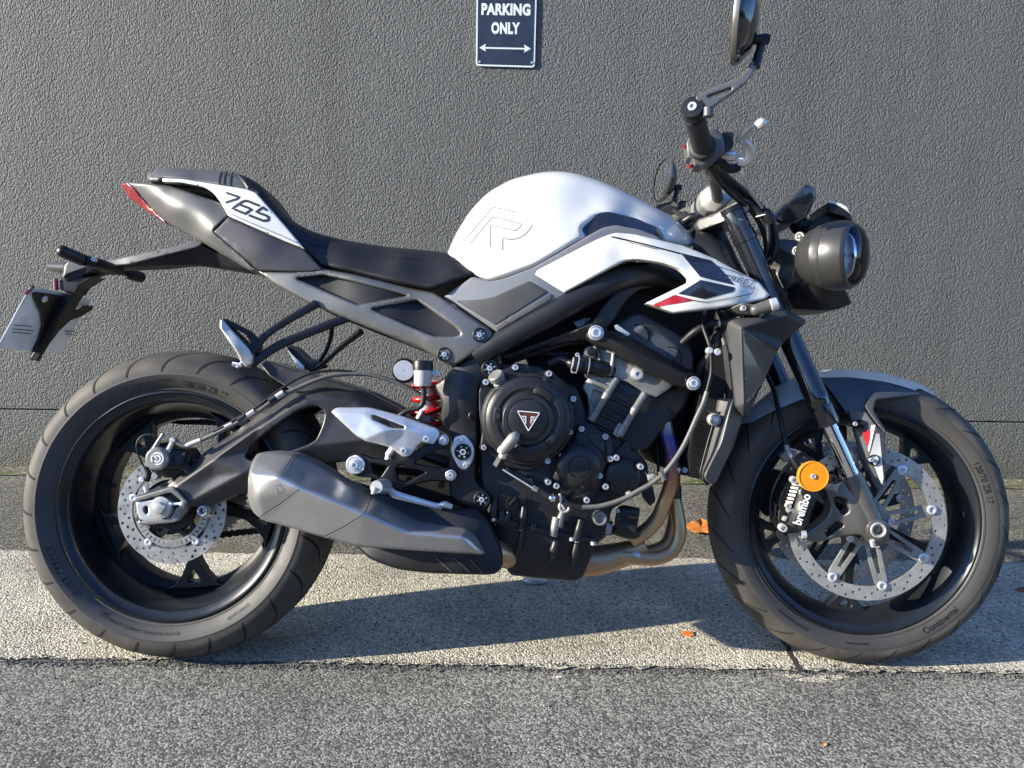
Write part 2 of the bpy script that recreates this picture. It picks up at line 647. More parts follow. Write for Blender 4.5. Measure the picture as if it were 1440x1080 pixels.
M['hose_grey'] = mat('grey_braided_hose', (.13, .125, .11), .42, coat=.4, var=.15, vscale=60)
M['wheel'] = mat('satin_black_wheel_paint', (.011, .013, .016), .30, coat=.22, coat_r=.2, spec=.35, var=.3, vscale=9, rvar=.06)
M['header'] = mat('heat_stained_steel', (.30, .24, .17), .33, metal=1., var=.3, vscale=14, rvar=.1)
M['header_blue'] = mat('blued_steel', (.13, .10, .22), .3, metal=1., var=.5, vscale=16)
M['header_blue2'] = mat('straw_tinted_steel', (.34, .22, .11), .33, metal=1., var=.4, vscale=18)
M['orange'] = mat('amber_reflector', (.80, .27, .01), .25, coat=1., bump=[(700, .5, .0006)])
M['redpl'] = mat('red_lens', (.22, .006, .012), .15, coat=1.)
M['spring'] = mat('red_spring', (.60, .012, .012), .3, coat=.6)
M['fluid'] = mat('milky_reservoir_plastic', (.62, .58, .54), .35, trans=.25, coat=.4)


def lens_mat():
    m = bpy.data.materials.new('clear_lens'); m.use_nodes = True
    n = m.node_tree.nodes; l = m.node_tree.links
    n.remove(n['Principled BSDF'])
    t = n.new('ShaderNodeBsdfTransparent'); t.inputs[0].default_value = (.93, .95, .97, 1)
    g = n.new('ShaderNodeBsdfGlossy'); g.inputs['Roughness'].default_value = .02
    f = n.new('ShaderNodeFresnel'); f.inputs[0].default_value = 1.45
    x = n.new('ShaderNodeMixShader'); l.new(f.outputs[0], x.inputs[0]); l.new(t.outputs[0], x.inputs[1]); l.new(g.outputs[0], x.inputs[2])
    l.new(x.outputs[0], n['Material Output'].inputs[0])
    return m


M['glass'] = lens_mat()
M['bowl'] = mat('lamp_bowl', (.80, .81, .82), .2, metal=.35)
M['mirror'] = mat('mirror_glass', (.8, .82, .84), .01, metal=1.)
M['blackpl'] = mat('black_moulding', (.010, .010, .011), .4, coat=.1, coat_r=.3, rvar=.05, vscale=12, spec=.32)
M['void'] = mat('unlit_engine_depths', (.008, .008, .008), .7, spec=.32)  # near-black: shade of deep gaps put into the colour; also seams and sockets
M['plate'] = mat('plate_back', (.93, .94, .95), .5, metal=.0, var=.15, vscale=25)
M['print'] = mat('plate_print', (.10, .11, .13), .5)
M['grip'] = mat('grip_rubber', (.016, .016, .016), .6, bump=[(400, .5, .0008)])
M['logo_grey'] = mat('grey_lettering', (.05, .075, .13), .35, coat=.6)
M['ink'] = mat('dark_lettering', (.016, .017, .022), .4, coat=.5)
M['logo_white'] = mat('white_lettering', (.75, .75, .75), .4)
M['sign_blk'] = mat('sign_black', (.022, .026, .034), .35, coat=.4, var=.3, vscale=12)
M['sign_wht'] = mat('sign_white', (.78, .80, .78), .4)
M['leaf'] = mat('dry_orange_leaf', (.62, .20, .035), .6, var=.35, vscale=60)
M['leaf_brown'] = mat('dry_brown_leaf', (.20, .085, .04), .7, var=.35, vscale=60)
M['fork'] = mat('gloss_black_fork_tube', (.012, .013, .016), .16, coat=1., coat_r=.05)
M['fork_low'] = mat('grey_fork_casting', (.15, .145, .135), .40, metal=.7, bump=[(1400, .3, .0003)], var=.1, vscale=20)
M['swing_lt'] = mat('light_swingarm_paint', (.22, .21, .195), .42, metal=.4, bump=[(1500, .3, .0003)], var=.1, vscale=14)
M['cowl_gloss'] = mat('gloss_grey_cowl', (.035, .036, .040), .06, coat=1.)
M['lamp_shell'] = mat('satin_grey_lamp_shell', (.042, .041, .039), .38, metal=.3, coat=.3, coat_r=.25, bump=[(1500, .12, .0003)])
M['navy_plastic'] = mat('satin_dark_plastic', (.022, .024, .030), .33, coat=.4, coat_r=.2)
M['cam'] = mat('blue_grey_cam_cover', (.055, .060, .072), .5, bump=[(1200, .4, .0004)], var=.15, vscale=20)


def header_mat():
    m = mat('heat_stained_header', (.3, .25, .18), .38, metal=.7, rvar=.06, vscale=18)
    n = m.node_tree.nodes; l = m.node_tree.links
    tc = n.new('ShaderNodeTexCoord'); sp = n.new('ShaderNodeSeparateXYZ'); l.new(tc.outputs['Object'], sp.inputs[0])
    nz = n.new('ShaderNodeTexNoise'); nz.inputs['Scale'].default_value = 14; l.new(tc.outputs['Object'], nz.inputs[0])
    ma = n.new('ShaderNodeMath'); ma.operation = 'MULTIPLY_ADD'; ma.inputs[1].default_value = .05; l.new(nz.outputs['Fac'], ma.inputs[0]); l.new(sp.outputs['Z'], ma.inputs[2])
    mr = n.new('ShaderNodeMapRange'); mr.inputs['From Min'].default_value = .22; mr.inputs['From Max'].default_value = .55; l.new(ma.outputs[0], mr.inputs['Value'])
    cr = n.new('ShaderNodeValToRGB'); e = cr.color_ramp.elements
    e[0].position = 0; e[0].color = (.40, .27, .17, 1); e[1].position = 1; e[1].color = (.36, .35, .34, 1)
    for p_, c in ((.30, (.55, .38, .20, 1)), (.42, (.58, .38, .18, 1)), (.58, (.40, .19, .12, 1)), (.70, (.13, .08, .20, 1)), (.80, (.06, .07, .30, 1)), (.86, (.30, .30, .33, 1))):
        q = e.new(p_); q.color = c
    l.new(mr.outputs[0], cr.inputs[0]); l.new(cr.outputs[0], n['Principled BSDF'].inputs['Base Color'])
    return m


M['header'] = header_mat()
M['clamp'] = mat('anodised_clamp', (.40, .39, .36), .4, metal=.5)
# ---------------------------------------------------------------- setting
def nodes(m):
    return m.node_tree.nodes, m.node_tree.links, m.node_tree.nodes['Principled BSDF']


def wall_mat():
    m = bpy.data.materials.new('painted_roughcast'); m.use_nodes = True
    n, l, b = nodes(m)
    tc = n.new('ShaderNodeTexCoord')
    mp = n.new('ShaderNodeMapping'); mp.inputs['Rotation'].default_value = (0, R(25), 0); mp.inputs['Scale'].default_value = (1, 1, .8)
    l.new(tc.outputs['Object'], mp.inputs[0])
    v = n.new('ShaderNodeTexVoronoi'); v.inputs['Scale'].default_value = 140; v.feature = 'SMOOTH_F1'; v.inputs['Smoothness'].default_value = .6
    nz = n.new('ShaderNodeTexNoise'); nz.inputs['Scale'].default_value = 172; nz.inputs['Detail'].default_value = 5; nz.inputs['Roughness'].default_value = .5
    nz.inputs['Distortion'].default_value = .2
    ds = n.new('ShaderNodeTexNoise'); ds.inputs['Scale'].default_value = 60
    l.new(mp.outputs[0], nz.inputs[0])
    ad = n.new('ShaderNodeVectorMath'); ad.operation = 'MULTIPLY_ADD'
    ad.inputs[1].default_value = (.012, .012, .012)
    l.new(ds.outputs['Color'], ad.inputs[0]); l.new(mp.outputs[0], ad.inputs[2]); l.new(mp.outputs[0], ds.inputs[0])
    l.new(ad.outputs[0], v.inputs['Vector'])
    ma = n.new('ShaderNodeMath'); ma.operation = 'MULTIPLY_ADD'; ma.inputs[1].default_value = -.55
    l.new(v.outputs['Distance'], ma.inputs[0]); l.new(nz.outputs['Fac'], ma.inputs[2])
    cr = n.new('ShaderNodeMapRange'); cr.interpolation_type = 'SMOOTHSTEP'
    cr.inputs['From Min'].default_value = -.02; cr.inputs['From Max'].default_value = .42
    l.new(ma.outputs[0], cr.inputs['Value'])
    bp = n.new('ShaderNodeBump'); bp.inputs['Strength'].default_value = .8; bp.inputs['Distance'].default_value = .012
    l.new(cr.outputs[0], bp.inputs['Height'])
    l.new(bp.outputs[0], b.inputs['Normal'])
    big = n.new('ShaderNodeTexNoise'); big.inputs['Scale'].default_value = 1.3; big.inputs['Detail'].default_value = 5
    l.new(tc.outputs['Object'], big.inputs[0])
    mx = n.new('ShaderNodeMix'); mx.data_type = 'RGBA'
    mx.inputs['A'].default_value = (.110, .112, .105, 1); mx.inputs['B'].default_value = (.138, .140, .131, 1)
    l.new(big.outputs['Fac'], mx.inputs['Factor']); l.new(mx.outputs['Result'], b.inputs['Base Color'])
    sp = n.new('ShaderNodeSeparateXYZ'); l.new(tc.outputs['Object'], sp.inputs[0])
    st2 = n.new('ShaderNodeTexNoise'); st2.inputs['Scale'].default_value = 2.2; st2.inputs['Detail'].default_value = 8
    mp2 = n.new('ShaderNodeMapping'); mp2.inputs['Scale'].default_value = (3.5, 1, .45); l.new(tc.outputs['Object'], mp2.inputs[0]); l.new(mp2.outputs[0], st2.inputs[0])
    m5 = n.new('ShaderNodeMapRange'); m5.inputs['From Min'].default_value = .48; m5.inputs['From Max'].default_value = .75; m5.inputs['To Min'].default_value = 1; m5.inputs['To Max'].default_value = .80
    l.new(st2.outputs['Fac'], m5.inputs['Value'])
    # splashed dirt along the foot of the wall
    m6 = n.new('ShaderNodeMath'); m6.operation = 'MULTIPLY_ADD'; m6.inputs[1].default_value = .35; l.new(st2.outputs['Fac'], m6.inputs[0]); l.new(sp.outputs['Z'], m6.inputs[2])
    m7 = n.new('ShaderNodeMapRange'); m7.inputs['From Min'].default_value = .16; m7.inputs['From Max'].default_value = .30; m7.inputs['To Min'].default_value = 0; m7.inputs['To Max'].default_value = 1
    l.new(m6.outputs[0], m7.inputs['Value'])
    x1 = n.new('ShaderNodeMix'); x1.data_type = 'RGBA'; x1.blend_type = 'MULTIPLY'; x1.inputs['Factor'].default_value = 1
    l.new(mx.outputs['Result'], x1.inputs['A']); l.new(m5.outputs[0], x1.inputs['B'])
    x2 = n.new('ShaderNodeMix'); x2.data_type = 'RGBA'; x2.inputs['A'].default_value = (.105, .10, .075, 1)
    l.new(m7.outputs[0], x2.inputs['Factor']); l.new(x1.outputs['Result'], x2.inputs['B'])
    l.new(x2.outputs['Result'], b.inputs['Base Color'])
    b.inputs['Roughness'].default_value = .7
    return m


def ground_mat(name, c1, c2, vs_, dist, strength, moss=None, stones=.5, rough=.85, fine=400, light=None, warm=None):
    m = bpy.data.materials.new(name); m.use_nodes = True
    n, l, b = nodes(m)
    tc = n.new('ShaderNodeTexCoord')
    v = n.new('ShaderNodeTexVoronoi'); v.inputs['Scale'].default_value = vs_; v.inputs['Randomness'].default_value = 1
    l.new(tc.outputs['Object'], v.inputs['Vector'])
    nz = n.new('ShaderNodeTexNoise'); nz.inputs['Scale'].default_value = fine; nz.inputs['Detail'].default_value = 4
    l.new(tc.outputs['Object'], nz.inputs[0])
    n2 = n.new('ShaderNodeTexNoise'); n2.inputs['Scale'].default_value = 3.2; n2.inputs['Detail'].default_value = 6
    l.new(tc.outputs['Object'], n2.inputs[0])
    sep = n.new('ShaderNodeSeparateColor'); l.new(v.outputs['Color'], sep.inputs[0])
    mx = n.new('ShaderNodeMix'); mx.data_type = 'RGBA'; mx.inputs['A'].default_value = (*c1, 1); mx.inputs['B'].default_value = (*c2, 1)
    pw = n.new('ShaderNodeMath'); pw.operation = 'POWER'; pw.inputs[1].default_value = 1.6
    l.new(sep.outputs[0], pw.inputs[0]); l.new(pw.outputs[0], mx.inputs['Factor'])
    mx2 = n.new('ShaderNodeMix'); mx2.data_type = 'RGBA'; mx2.blend_type = 'MULTIPLY'
    mr = n.new('ShaderNodeMapRange'); mr.inputs['From Min'].default_value = .35; mr.inputs['From Max'].default_value = .65
    mr.inputs['To Min'].default_value = .75; mr.inputs['To Max'].default_value = 1.2
    l.new(n2.outputs['Fac'], mr.inputs['Value'])
    mx2.inputs['Factor'].default_value = 1
    l.new(mx.outputs['Result'], mx2.inputs['A']); l.new(mr.outputs[0], mx2.inputs['B'])
    last = mx2.outputs['Result']
    if light:
        gt = n.new('ShaderNodeMath'); gt.operation = 'GREATER_THAN'; gt.inputs[1].default_value = light[1]
        l.new(sep.outputs[1], gt.inputs[0])
        m3 = n.new('ShaderNodeMix'); m3.data_type = 'RGBA'; m3.inputs['B'].default_value = (*light[0], 1)
        l.new(gt.outputs[0], m3.inputs['Factor']); l.new(last, m3.inputs['A']); last = m3.outputs['Result']
    if moss:
        nm = n.new('ShaderNodeTexNoise'); nm.inputs['Scale'].default_value = moss[2]; nm.inputs['Detail'].default_value = 7
        l.new(tc.outputs['Object'], nm.inputs[0])
        mm = n.new('ShaderNodeMapRange'); mm.inputs['From Min'].default_value = moss[1]; mm.inputs['From Max'].default_value = moss[1] + .1
        l.new(nm.outputs['Fac'], mm.inputs['Value'])
        m4 = n.new('ShaderNodeMix'); m4.data_type = 'RGBA'; m4.inputs['B'].default_value = (*moss[0], 1)
        l.new(mm.outputs[0], m4.inputs['Factor']); l.new(last, m4.inputs['A']); last = m4.outputs['Result']
    l.new(last, b.inputs['Base Color'])
    bp = n.new('ShaderNodeBump'); bp.invert = True; bp.inputs['Strength'].default_value = strength; bp.inputs['Distance'].default_value = dist
    sb = n.new('ShaderNodeMath'); sb.operation = 'MULTIPLY_ADD'; sb.inputs[1].default_value = stones
    nn = n.new('ShaderNodeMath'); nn.operation = 'MULTIPLY'; nn.inputs[1].default_value = -.55
    l.new(nz.outputs['Fac'], nn.inputs[0])
    # each stone sits at its own height
    hh = n.new('ShaderNodeMath'); hh.operation = 'MULTIPLY_ADD'; hh.inputs[1].default_value = -.8
    l.new(sep.outputs[2], hh.inputs[0]); l.new(nn.outputs[0], hh.inputs[2])
    dd = n.new('ShaderNodeMath'); dd.operation = 'MULTIPLY'; dd.inputs[1].default_value = vs_ / 60.
    l.new(v.outputs['Distance'], dd.inputs[0])
    l.new(v.outputs['Distance'], sb.inputs[0]); l.new(hh.outputs[0], sb.inputs[2])
    l.new(sb.outputs[0], bp.inputs['Height']); l.new(bp.outputs[0], b.inputs['Normal'])
    b.inputs['Roughness'].default_value = rough
    return m


def sheet(name, x0, x1, y0, y1, z, mt, edge=None, seed=1, nx=240):
    """ground sheet; edge=(front wobble, back wobble) in metres"""
    r = random.Random(seed)
    xs = np.linspace(x0, x1, nx + 1)
    k = np.cumsum([r.gauss(0, 1) for _ in xs]); k = k - np.linspace(k[0], k[-1], len(k))
    j = np.array([r.gauss(0, 1) for _ in xs]); e = edge or (0, 0)
    k = k / max(1e-6, np.abs(k).max())
    A = [(x, y0 + e[0] * (k[i] + .35 * j[i]), z) for i, x in enumerate(xs)]
    B = [(x, y1 + e[1] * (-k[i] + .35 * j[-i]), z) for i, x in enumerate(xs)]
    n = len(xs)
    me = bpy.data.meshes.new(name)
    me.from_pydata(A + B, [], [(i, i + 1, i + 1 + n, i + n) for i in range(n - 1)])
    me.materials.append(mt)
    o = link(name, me); o['kind'] = 'structure'
    return o


WY = 1.52
M['asphalt'] = ground_mat('asphalt', (.09, .089, .080), (.54, .52, .455), 250, .012, 1.0, light=((.50, .47, .39), .97), fine=700)
M['asphalt_back'] = ground_mat('old_asphalt', (.045, .043, .036), (.34, .32, .25), 210, .012, 1.0, moss=((.13, .125, .06), .60, 3.0), light=((.30, .28, .22), .93))
M['concrete'] = ground_mat('exposed_concrete', (.36, .33, .255), (.86, .79, .63), 235, .009, 1.0, light=((.12, .11, .10), .95), fine=250)
M['verge'] = ground_mat('gravelly_moss', (.11, .10, .06), (.30, .27, .17), 160, .008, 1.0, moss=((.10, .12, .035), .5, 9.0), light=((.42, .38, .28), .86))
sheet('ground', -60, 60, -60, 60, -.012, M['asphalt'], nx=2)
sheet('asphalt_road', -12, 12, -14, -.030, -.004, M['asphalt'], (0, .006), 3, 600)
sheet('back_asphalt', -40, 40, .562, 1.40, -.004, M['asphalt_back'], (.003, .0), 4, 600)
sheet('concrete_strip', -12, 12, -.047, .572, 0.0, M['concrete'], (.010, .008), 5, 1400)
sheet('wall_verge', -40, 40, 1.36, 1.545, 0.0, M['verge'], (.02, .0), 6, 500)
# joint in the concrete by the front wheel
mj = MB()
a0, a1 = GP(1085, 868), GP(1126, 946)
for i in range(24):
    t = i / 23; p = a0.lerp(a1, t); wd = .0022 + .0018 * rng.random() + .003 * t
    dx = .004 * rng.uniform(-1, 1)
    mj.v += [(p.x - wd + dx, p.y, .001), (p.x + wd + dx, p.y, .001)]
mj.f = [(2 * i, 2 * i + 1, 2 * i + 3, 2 * i + 2) for i in range(23)]
M['crack'] = mat('joint_dirt', (.035, .032, .026), .95)
o = build('pavement_joint', mj, M['crack'], flip=True); o['kind'] = 'structure'
# old concrete slurry spilt onto the road edge
sm = MB(); rs_ = random.Random(5)
for (px_, py_, rx, ry) in ((1112, 950, .030, .008), (1150, 956, .045, .014), (1172, 951, .035, .010), (1204, 946, .028, .007), (1092, 947, .016, .004), (785, 951, .016, .006)):
    c = GP(px_, py_, -.002); n = 26
    P = [(c.x, c.y, -.0028)]
    for i in range(n):
        a = 2 * math.pi * i / n; k = rs_.uniform(.55, 1.1)
        P.append((c.x + rx * k * math.cos(a), min(c.y + ry * k * math.sin(a), -.058), -.0028))
    sm.add(P, [(0, 1 + i, 1 + (i + 1) % n) for i in range(n)])
o = build('slurry_patch', sm, M['concrete'], flip=True, ang=180); o['kind'] = 'structure'
# dirt line where road and concrete meet: loose grit, one strip
mg = MB()
rr = random.Random(11)
for i in range(5200):
    x = rr.uniform(-1.6, 1.7); y = -.052 + rr.gauss(0, .009); s = rr.uniform(.0012, .0036)
    if rr.random() < .33: y = rr.uniform(-.52, 1.35)
    z = s * .5 + (0 if -.047 < y < .572 else -.004)
    a = rr.uniform(0, 3.1); c, q = math.cos(a) * s, math.sin(a) * s
    mg.add([(x + c, y + q, z - s * .5), (x - q, y + c, z - s * .4), (x - c * .9, y - q * .8, z - s * .5), (x + q, y - c, z - s * .5), (x, y, z + s * .5)],
           [(0, 1, 4), (1, 2, 4), (2, 3, 4), (3, 0, 4), (3, 2, 1, 0)])
M['grit'] = mat('grit', (.11, .105, .095), .9, var=.6, vscale=80)
o = build('loose_grit', mg, M['grit'], flip=True, ang=180); o['kind'] = 'stuff'
o['label'] = 'loose grey grit along the road edge'; o['category'] = 'gravel'
me_ = o.data
# wall: courses of rendered block, a thin open joint near the bottom
WM = wall_mat()
wall = bpy.data.objects.new('rendered_wall', None); COL.objects.link(wall); wall.location = (0, WY, 0)
wall['label'] = 'dark grey painted wall with rough pebbly render behind the motorcycle'
wall['category'] = 'wall'


def course(z0, z1):
    y0 = 0.
    ch = .004
    V = []
    for x in (-40, 40):
        V += [(x, y0 + ch, z0), (x, y0, z0 + ch), (x, y0, z1 - ch), (x, y0 + ch, z1), (x, y0 + .2, z1), (x, y0 + .2, z0)]
    F = [(i, i + 1, i + 7, i + 6) for i in range(5)] + [(5, 0, 6, 11)] + [(0, 1, 2, 3, 4, 5), (11, 10, 9, 8, 7, 6)]
    me = bpy.data.meshes.new('block_course')
    me.from_pydata(V, [], F); me.materials.append(WM)
    bm = bmesh.new(); bm.from_mesh(me); bmesh.ops.recalc_face_normals(bm, faces=bm.faces); bm.to_mesh(me); bm.free()
    return link('block_course', me, wall)


zj = .236
course(-.05, zj - .0018)
course(zj + .0018, 3.2)

ll = MB(); r2 = random.Random(31)
for i in range(260):
    x = r2.uniform(-2.3, 2.4); y = WY - .02 - abs(r2.gauss(0, .06)); s = r2.uniform(.004, .013); a = r2.uniform(0, 6.28); z = .002 + r2.uniform(0, .006)
    c, q = math.cos(a), math.sin(a); P = [(1, 0), (.3, .45), (-.6, .35), (-1, 0), (-.5, -.4), (.4, -.4)]
    ll.add([(x + s * (u * c - v * q), y + s * (u * q + v * c), z + r2.uniform(0, .006)) for u, v in P] + [(x, y, z + .003)], [(k, (k + 1) % 6, 6) for k in range(6)])
M['litter'] = mat('dry_litter', (.14, .095, .045), .8, var=.7, vscale=9, dust=(.30, .22, .10))
o = build('leaf_litter', ll, M['litter'], flip=True, ang=180); o['kind'] = 'stuff'
o['label'] = 'dry leaf scraps gathered along the foot of the wall'; o['category'] = 'litter'
# trees and hedge across the road: out of the frame, but they are what the glossy parts mirror
tl = MB(); rt_ = random.Random(21)
nx_, nz_ = 90, 16
hs_ = [2.7 + .9 * math.sin(i * .31) + .9 * math.sin(i * .83 + 1) + rt_.uniform(-.5, .5) for i in range(nx_ + 1)]
for j in range(nz_ + 1):
    for i in range(nx_ + 1):
        x = -16 + 36 * i / nx_; t = j / nz_
        tl.v.append((x + rt_.uniform(-.15, .15), -9.5 - 1.6 * t ** 2 + rt_.uniform(-.35, .35), hs_[i] * t - .1))
for j in range(nz_):
    for i in range(nx_):
        a = j * (nx_ + 1) + i; tl.f.append((a, a + 1, a + nx_ + 2, a + nx_ + 1))
M['foliage'] = mat('autumn_foliage', (.045, .05, .028), .8, var=.6, vscale=2.5, dust=(.09, .065, .03))
o = build('tree_line', tl, M['foliage'], flip=True, ang=180); o['kind'] = 'stuff'
o['label'] = 'dark autumn trees across the road mirrored in the glossy cowl'; o['category'] = 'trees'
# ---------------------------------------------------------------- the motorcycle
bike = bpy.data.objects.new('motorcycle', None); COL.objects.link(bike)
bike.rotation_euler = (-LEAN, 0, 0)
bike['label'] = 'white and black naked sport motorcycle parked on its side stand beside the wall'
bike['category'] = 'motorcycle'


def ring_text(name, s, cx, cz, lat, r, a_deg, h, parent, st, flipdir=1, bold=0.01, mt=None):
    """raised letters on a tyre wall, centred at angle a (degrees, counter-clockwise from the front)"""
    V, Fs = text_tris(s, bold)
    hh = np.ptp(V[:, 1]); k = h / hh
    a = R(a_deg) - flipdir * V[:, 0] * k / r
    rad = r + flipdir * V[:, 1] * k
    P = np.stack([cx + rad * np.cos(a), (-np.interp(rad, [q[0] for q in lat], [q[1] for q in lat]) - .0010), cz + rad * np.sin(a)], 1)
    return build(name, MB().add(P, Fs), mt or M['letter'], parent, st=st, ang=180)


def wheel(name, cx, cz, tyre_prof, rim_prof, st, spoke_angles, hub_prof, spoke, groove, a0=0):
    whl = bpy.data.objects.new(name, None); COL.objects.link(whl); whl.parent = bike
    N = 144
    side = [q for q in tyre_prof if q[2] == 0]

    def ring(prof, mtn, nm):
        return build(nm, lathe_mb((cx, 0, cz), prof, n=N, cap=False), M[mtn], whl, st=st, ang=28)
    # sidewalls and tread are one tyre; the tread cap is its own piece of rubber
    sw = [(r, -y) for r, y, k in tyre_prof]
    t = ring(sw, 'rubber', 'tyre')
    t.data.materials.append(M['tread'])
    tr = [k for r, y, k in tyre_prof]
    for p in t.data.polygons:
        r = [math.hypot(t.data.vertices[i].co.x - t.data.vertices[p.vertices[0]].co.x, 0) for i in p.vertices]
    m = len(tyre_prof)
    for idx, p in enumerate(t.data.polygons):
        vi = [i // N for i in p.vertices]
        if tr[min(vi)] == 1 and tr[max(vi)] == 1:
            p.material_index = 1
    rim = ring([(r, -y) for r, y in rim_prof], 'wheel', 'rim')
    hub = build('hub', lathe_mb((cx, 0, cz), hub_prof, n=40), M['wheel'], whl, st=st, ang=30)
    for a in spoke_angles:
        mb = MB()
        outer, hole, y0, y1 = spoke
        ca, sa = math.cos(R(a)), math.sin(R(a))

        def rt(q): return (q[0] * ca - q[1] * sa, q[0] * sa + q[1] * ca)
        plate_mb([rt(q) for q in outer], [[rt(q) for q in h] for h in hole], y0, y1, cx, cz, mb=mb)
        s = build('spoke', mb, M['wheel'], whl, st=st, ang=40)
        bv = s.modifiers.new('edge', 'BEVEL'); bv.width = .005; bv.segments = 3; bv.limit_method = 'ANGLE'; bv.angle_limit = R(50)
        bv.harden_normals = False
    # tread grooves: curved slashes running round both shoulders
    G = MB(); prof = np.array([(r, y) for r, y, k in tyre_prof if k == 1])
    sarc = np.concatenate([[0], np.cumsum(np.hypot(*np.diff(prof, axis=0).T))]); L = sarc[-1]

    def tp(th, s):
        r = np.interp(s, sarc, prof[:, 0]); y = np.interp(s, sarc, prof[:, 1])
        return r, y
    for sgn in (0, 1):
        for i in range(groove['n']):
            th0 = 2 * math.pi * (i + .5 * sgn) / groove['n'] + R(groove['off'])
            for gi, (s0, s1, dth, bow, wd) in enumerate(groove['g']):
                n = 12; A = []; B = []
                for j in range(n):
                    t_ = j / (n - 1)
                    s = (s0 + (s1 - s0) * t_) * L
                    if sgn: s = L - s
                    th = th0 + R(dth) * t_ + R(bow) * math.sin(math.pi * t_) + R(groove['sep'][gi])
                    wloc = wd * (math.sin(math.pi * min(1, .12 + t_ * .88)) ** .6 + .05)
                    r, y = tp(th, s)
                    dth_ = wloc / r / 2
                    for dd, LL in ((-dth_, A), (dth_, B)):
                        LL.append((cx + (r + .0006) * math.cos(th + dd), y * 1.004, cz + (r + .0006) * math.sin(th + dd)))
                G.add(A + B, [(j, j + 1, j + 1 + n, j + n) for j in range(n - 1)])
    g = build('tread_grooves', G, M['groove'], t, st=st, ang=180)
    return whl, t, rim


def tyre_profile(rb, yb, rs, ys, rt, n=22):
    """bead (rb,yb), shoulder (rs,ys), crown radius rt"""
    d = rs - rb; e = ys - yb
    h = [(rb - .004, -yb + .004, 0), (rb + .0015, -yb + .001, 0), (rb + .005, -yb - .0035, 0), (rb + .008, -yb - .0045, 0), (rb + .0085, -yb - .0032, 0), (rb + d * .45, -yb - e * .50 - .0022, 0),
         (rb + d * .8, -yb - e * .86 - .0012, 0), (rs - .003, -ys - .0004, 0), (rs, -ys, 0)]
    out = list(h)
    out.append((rs + .0004, -ys + .0004, 1))
    for i in range(1, n):
        a = math.pi * i / n
        y = -ys * math.cos(a)
        r = rs + (rt - rs) * math.sin(a) ** .85
        out.append((r, y, 1))
    out.append((rs + .0004, ys - .0004, 1))
    out += [(r, -y, k) for r, y, k in reversed(h)]
    return out


# rear wheel
rp = tyre_profile(.229, .0745, .267, .0925, .3165)
SWR = [(q[0], -q[1]) for q in rp if q[1] < 0 and q[2] == 0]
rim_r = [(.2305, -.072), (.2315, -.079), (.228, -.0805), (.2265, -.078), (.222, -.074), (.212, -.071), (.208, -.066), (.205, -.052), (.199, -.034), (.196, .0), (.188, .012),
         (.183, .016), (.176, .022), (.174, .030), (.176, .060), (.186, .072), (.205, .074), (.222, .076), (.2315, .079), (.2315, .070), (.200, .05), (.200, -.03), (.2305, -.072)]
hub_r = [(.022, -.055), (.022, .085), (.055, .085), (.058, .05), (.046, .03), (.038, -.02), (.036, -.055), (.022, -.055)]


def spoke_shape(r0, r1, w0, w1, fork, flare=.012):
    o = [(r0, -w0), (r0 + (r1 - r0) * .5, -w1), (r1 - fork, -w1 * 1.05), (r1 - fork * .45, -w1 - fork * .28), (r1 - .004, -w1 - fork * .62), (r1 + .004, -w1 - fork * .8 - flare)]
    o2 = [(a, -b) for a, b in reversed(o)]
    m = [(r1 + .006, 0)]
    h = [(r1 - fork * .66, 0), (r1 - fork * .2, -fork * .26), (r1 - fork * .12, -fork * .2), (r1 - fork * .12, fork * .2), (r1 - fork * .2, fork * .26)]
    return o + m + o2, [h]


so_, sh_ = spoke_shape(.03, .178, .020, .0105, .052)
rw, rtyre, rrim = wheel('rear_wheel', XR, ZR, rp, rim_r, False, [275 + 72 * k for k in range(5)], hub_r, (so_, sh_, .004, .036),
                        dict(n=24, off=4, g=[(.012, .36, -13, 2.5, .0062), (.40, .62, 6, 2, .0050)], sep=[0, 5]))
# front wheel
fp = tyre_profile(.229, .0515, .262, .0605, .300)
SWF = [(q[0], -q[1]) for q in fp if q[1] < 0 and q[2] == 0]
rim_f = [(.2305, -.046), (.2315, -.053), (.228, -.0545), (.2265, -.052), (.222, -.048), (.214, -.045), (.210, -.040), (.2, -.026), (.196, -.012), (.192, .0),
         (.192, .006), (.198, .022), (.210, .040), (.222, .048), (.2315, .053), (.2315, .044), (.208, .02), (.206, -.02), (.2305, -.046)]
hub_f = [(.02, -.060), (.02, .060), (.030, .060), (.032, .03), (.036, .0), (.032, -.03), (.030, -.060), (.02, -.060)]
so_, sh_ = spoke_shape(.026, .194, .017, .0095, .048)
fw, ftyre, frim = wheel('front_wheel', XF, ZF, fp, rim_f, True, [265 + 72 * k for k in range(5)], hub_f, (so_, sh_, -.012, .012),
                        dict(n=24, off=0, g=[(.02, .40, -10, -2.5, .0058), (.42, .62, 6, -2, .0050)], sep=[0, 5]))
# lettering moulded on the tyre walls
for s, r, a, h, fl in (('180/55 ZR 17', .2475, 74, .0125, 1), ('M/C (73W)', .249, 101, .008, 1), ('TUBELESS', .253, 93, .005, 1),
                       ('deutsche technik', .2495, 268, .0075, -1), ('sport-attack', .250, 305, .010, -1), ('SPORT ATTACK', .2495, 212, .012, 1), ('(9)', .2495, 240, .013, -1), ('E4 MADE IN GERMANY', .250, 250, .0055, -1)):
    ring_text('tyre_lettering', s, XR, ZR, SWR, r, a, h, rtyre, False, fl)
for s, r, a, h, fl in (('deutsche technik', .2465, 236, .0075, -1), ('Continental', .2475, 308, .0125, -1), ('sport-attack M/C', .2475, 268, .0065, -1), ('120/70 ZR 17', .2475, 20, .0115, 1)):
    ring_text('tyre_lettering', s, XF, ZF, SWF, r, a, h, ftyre, True, fl)


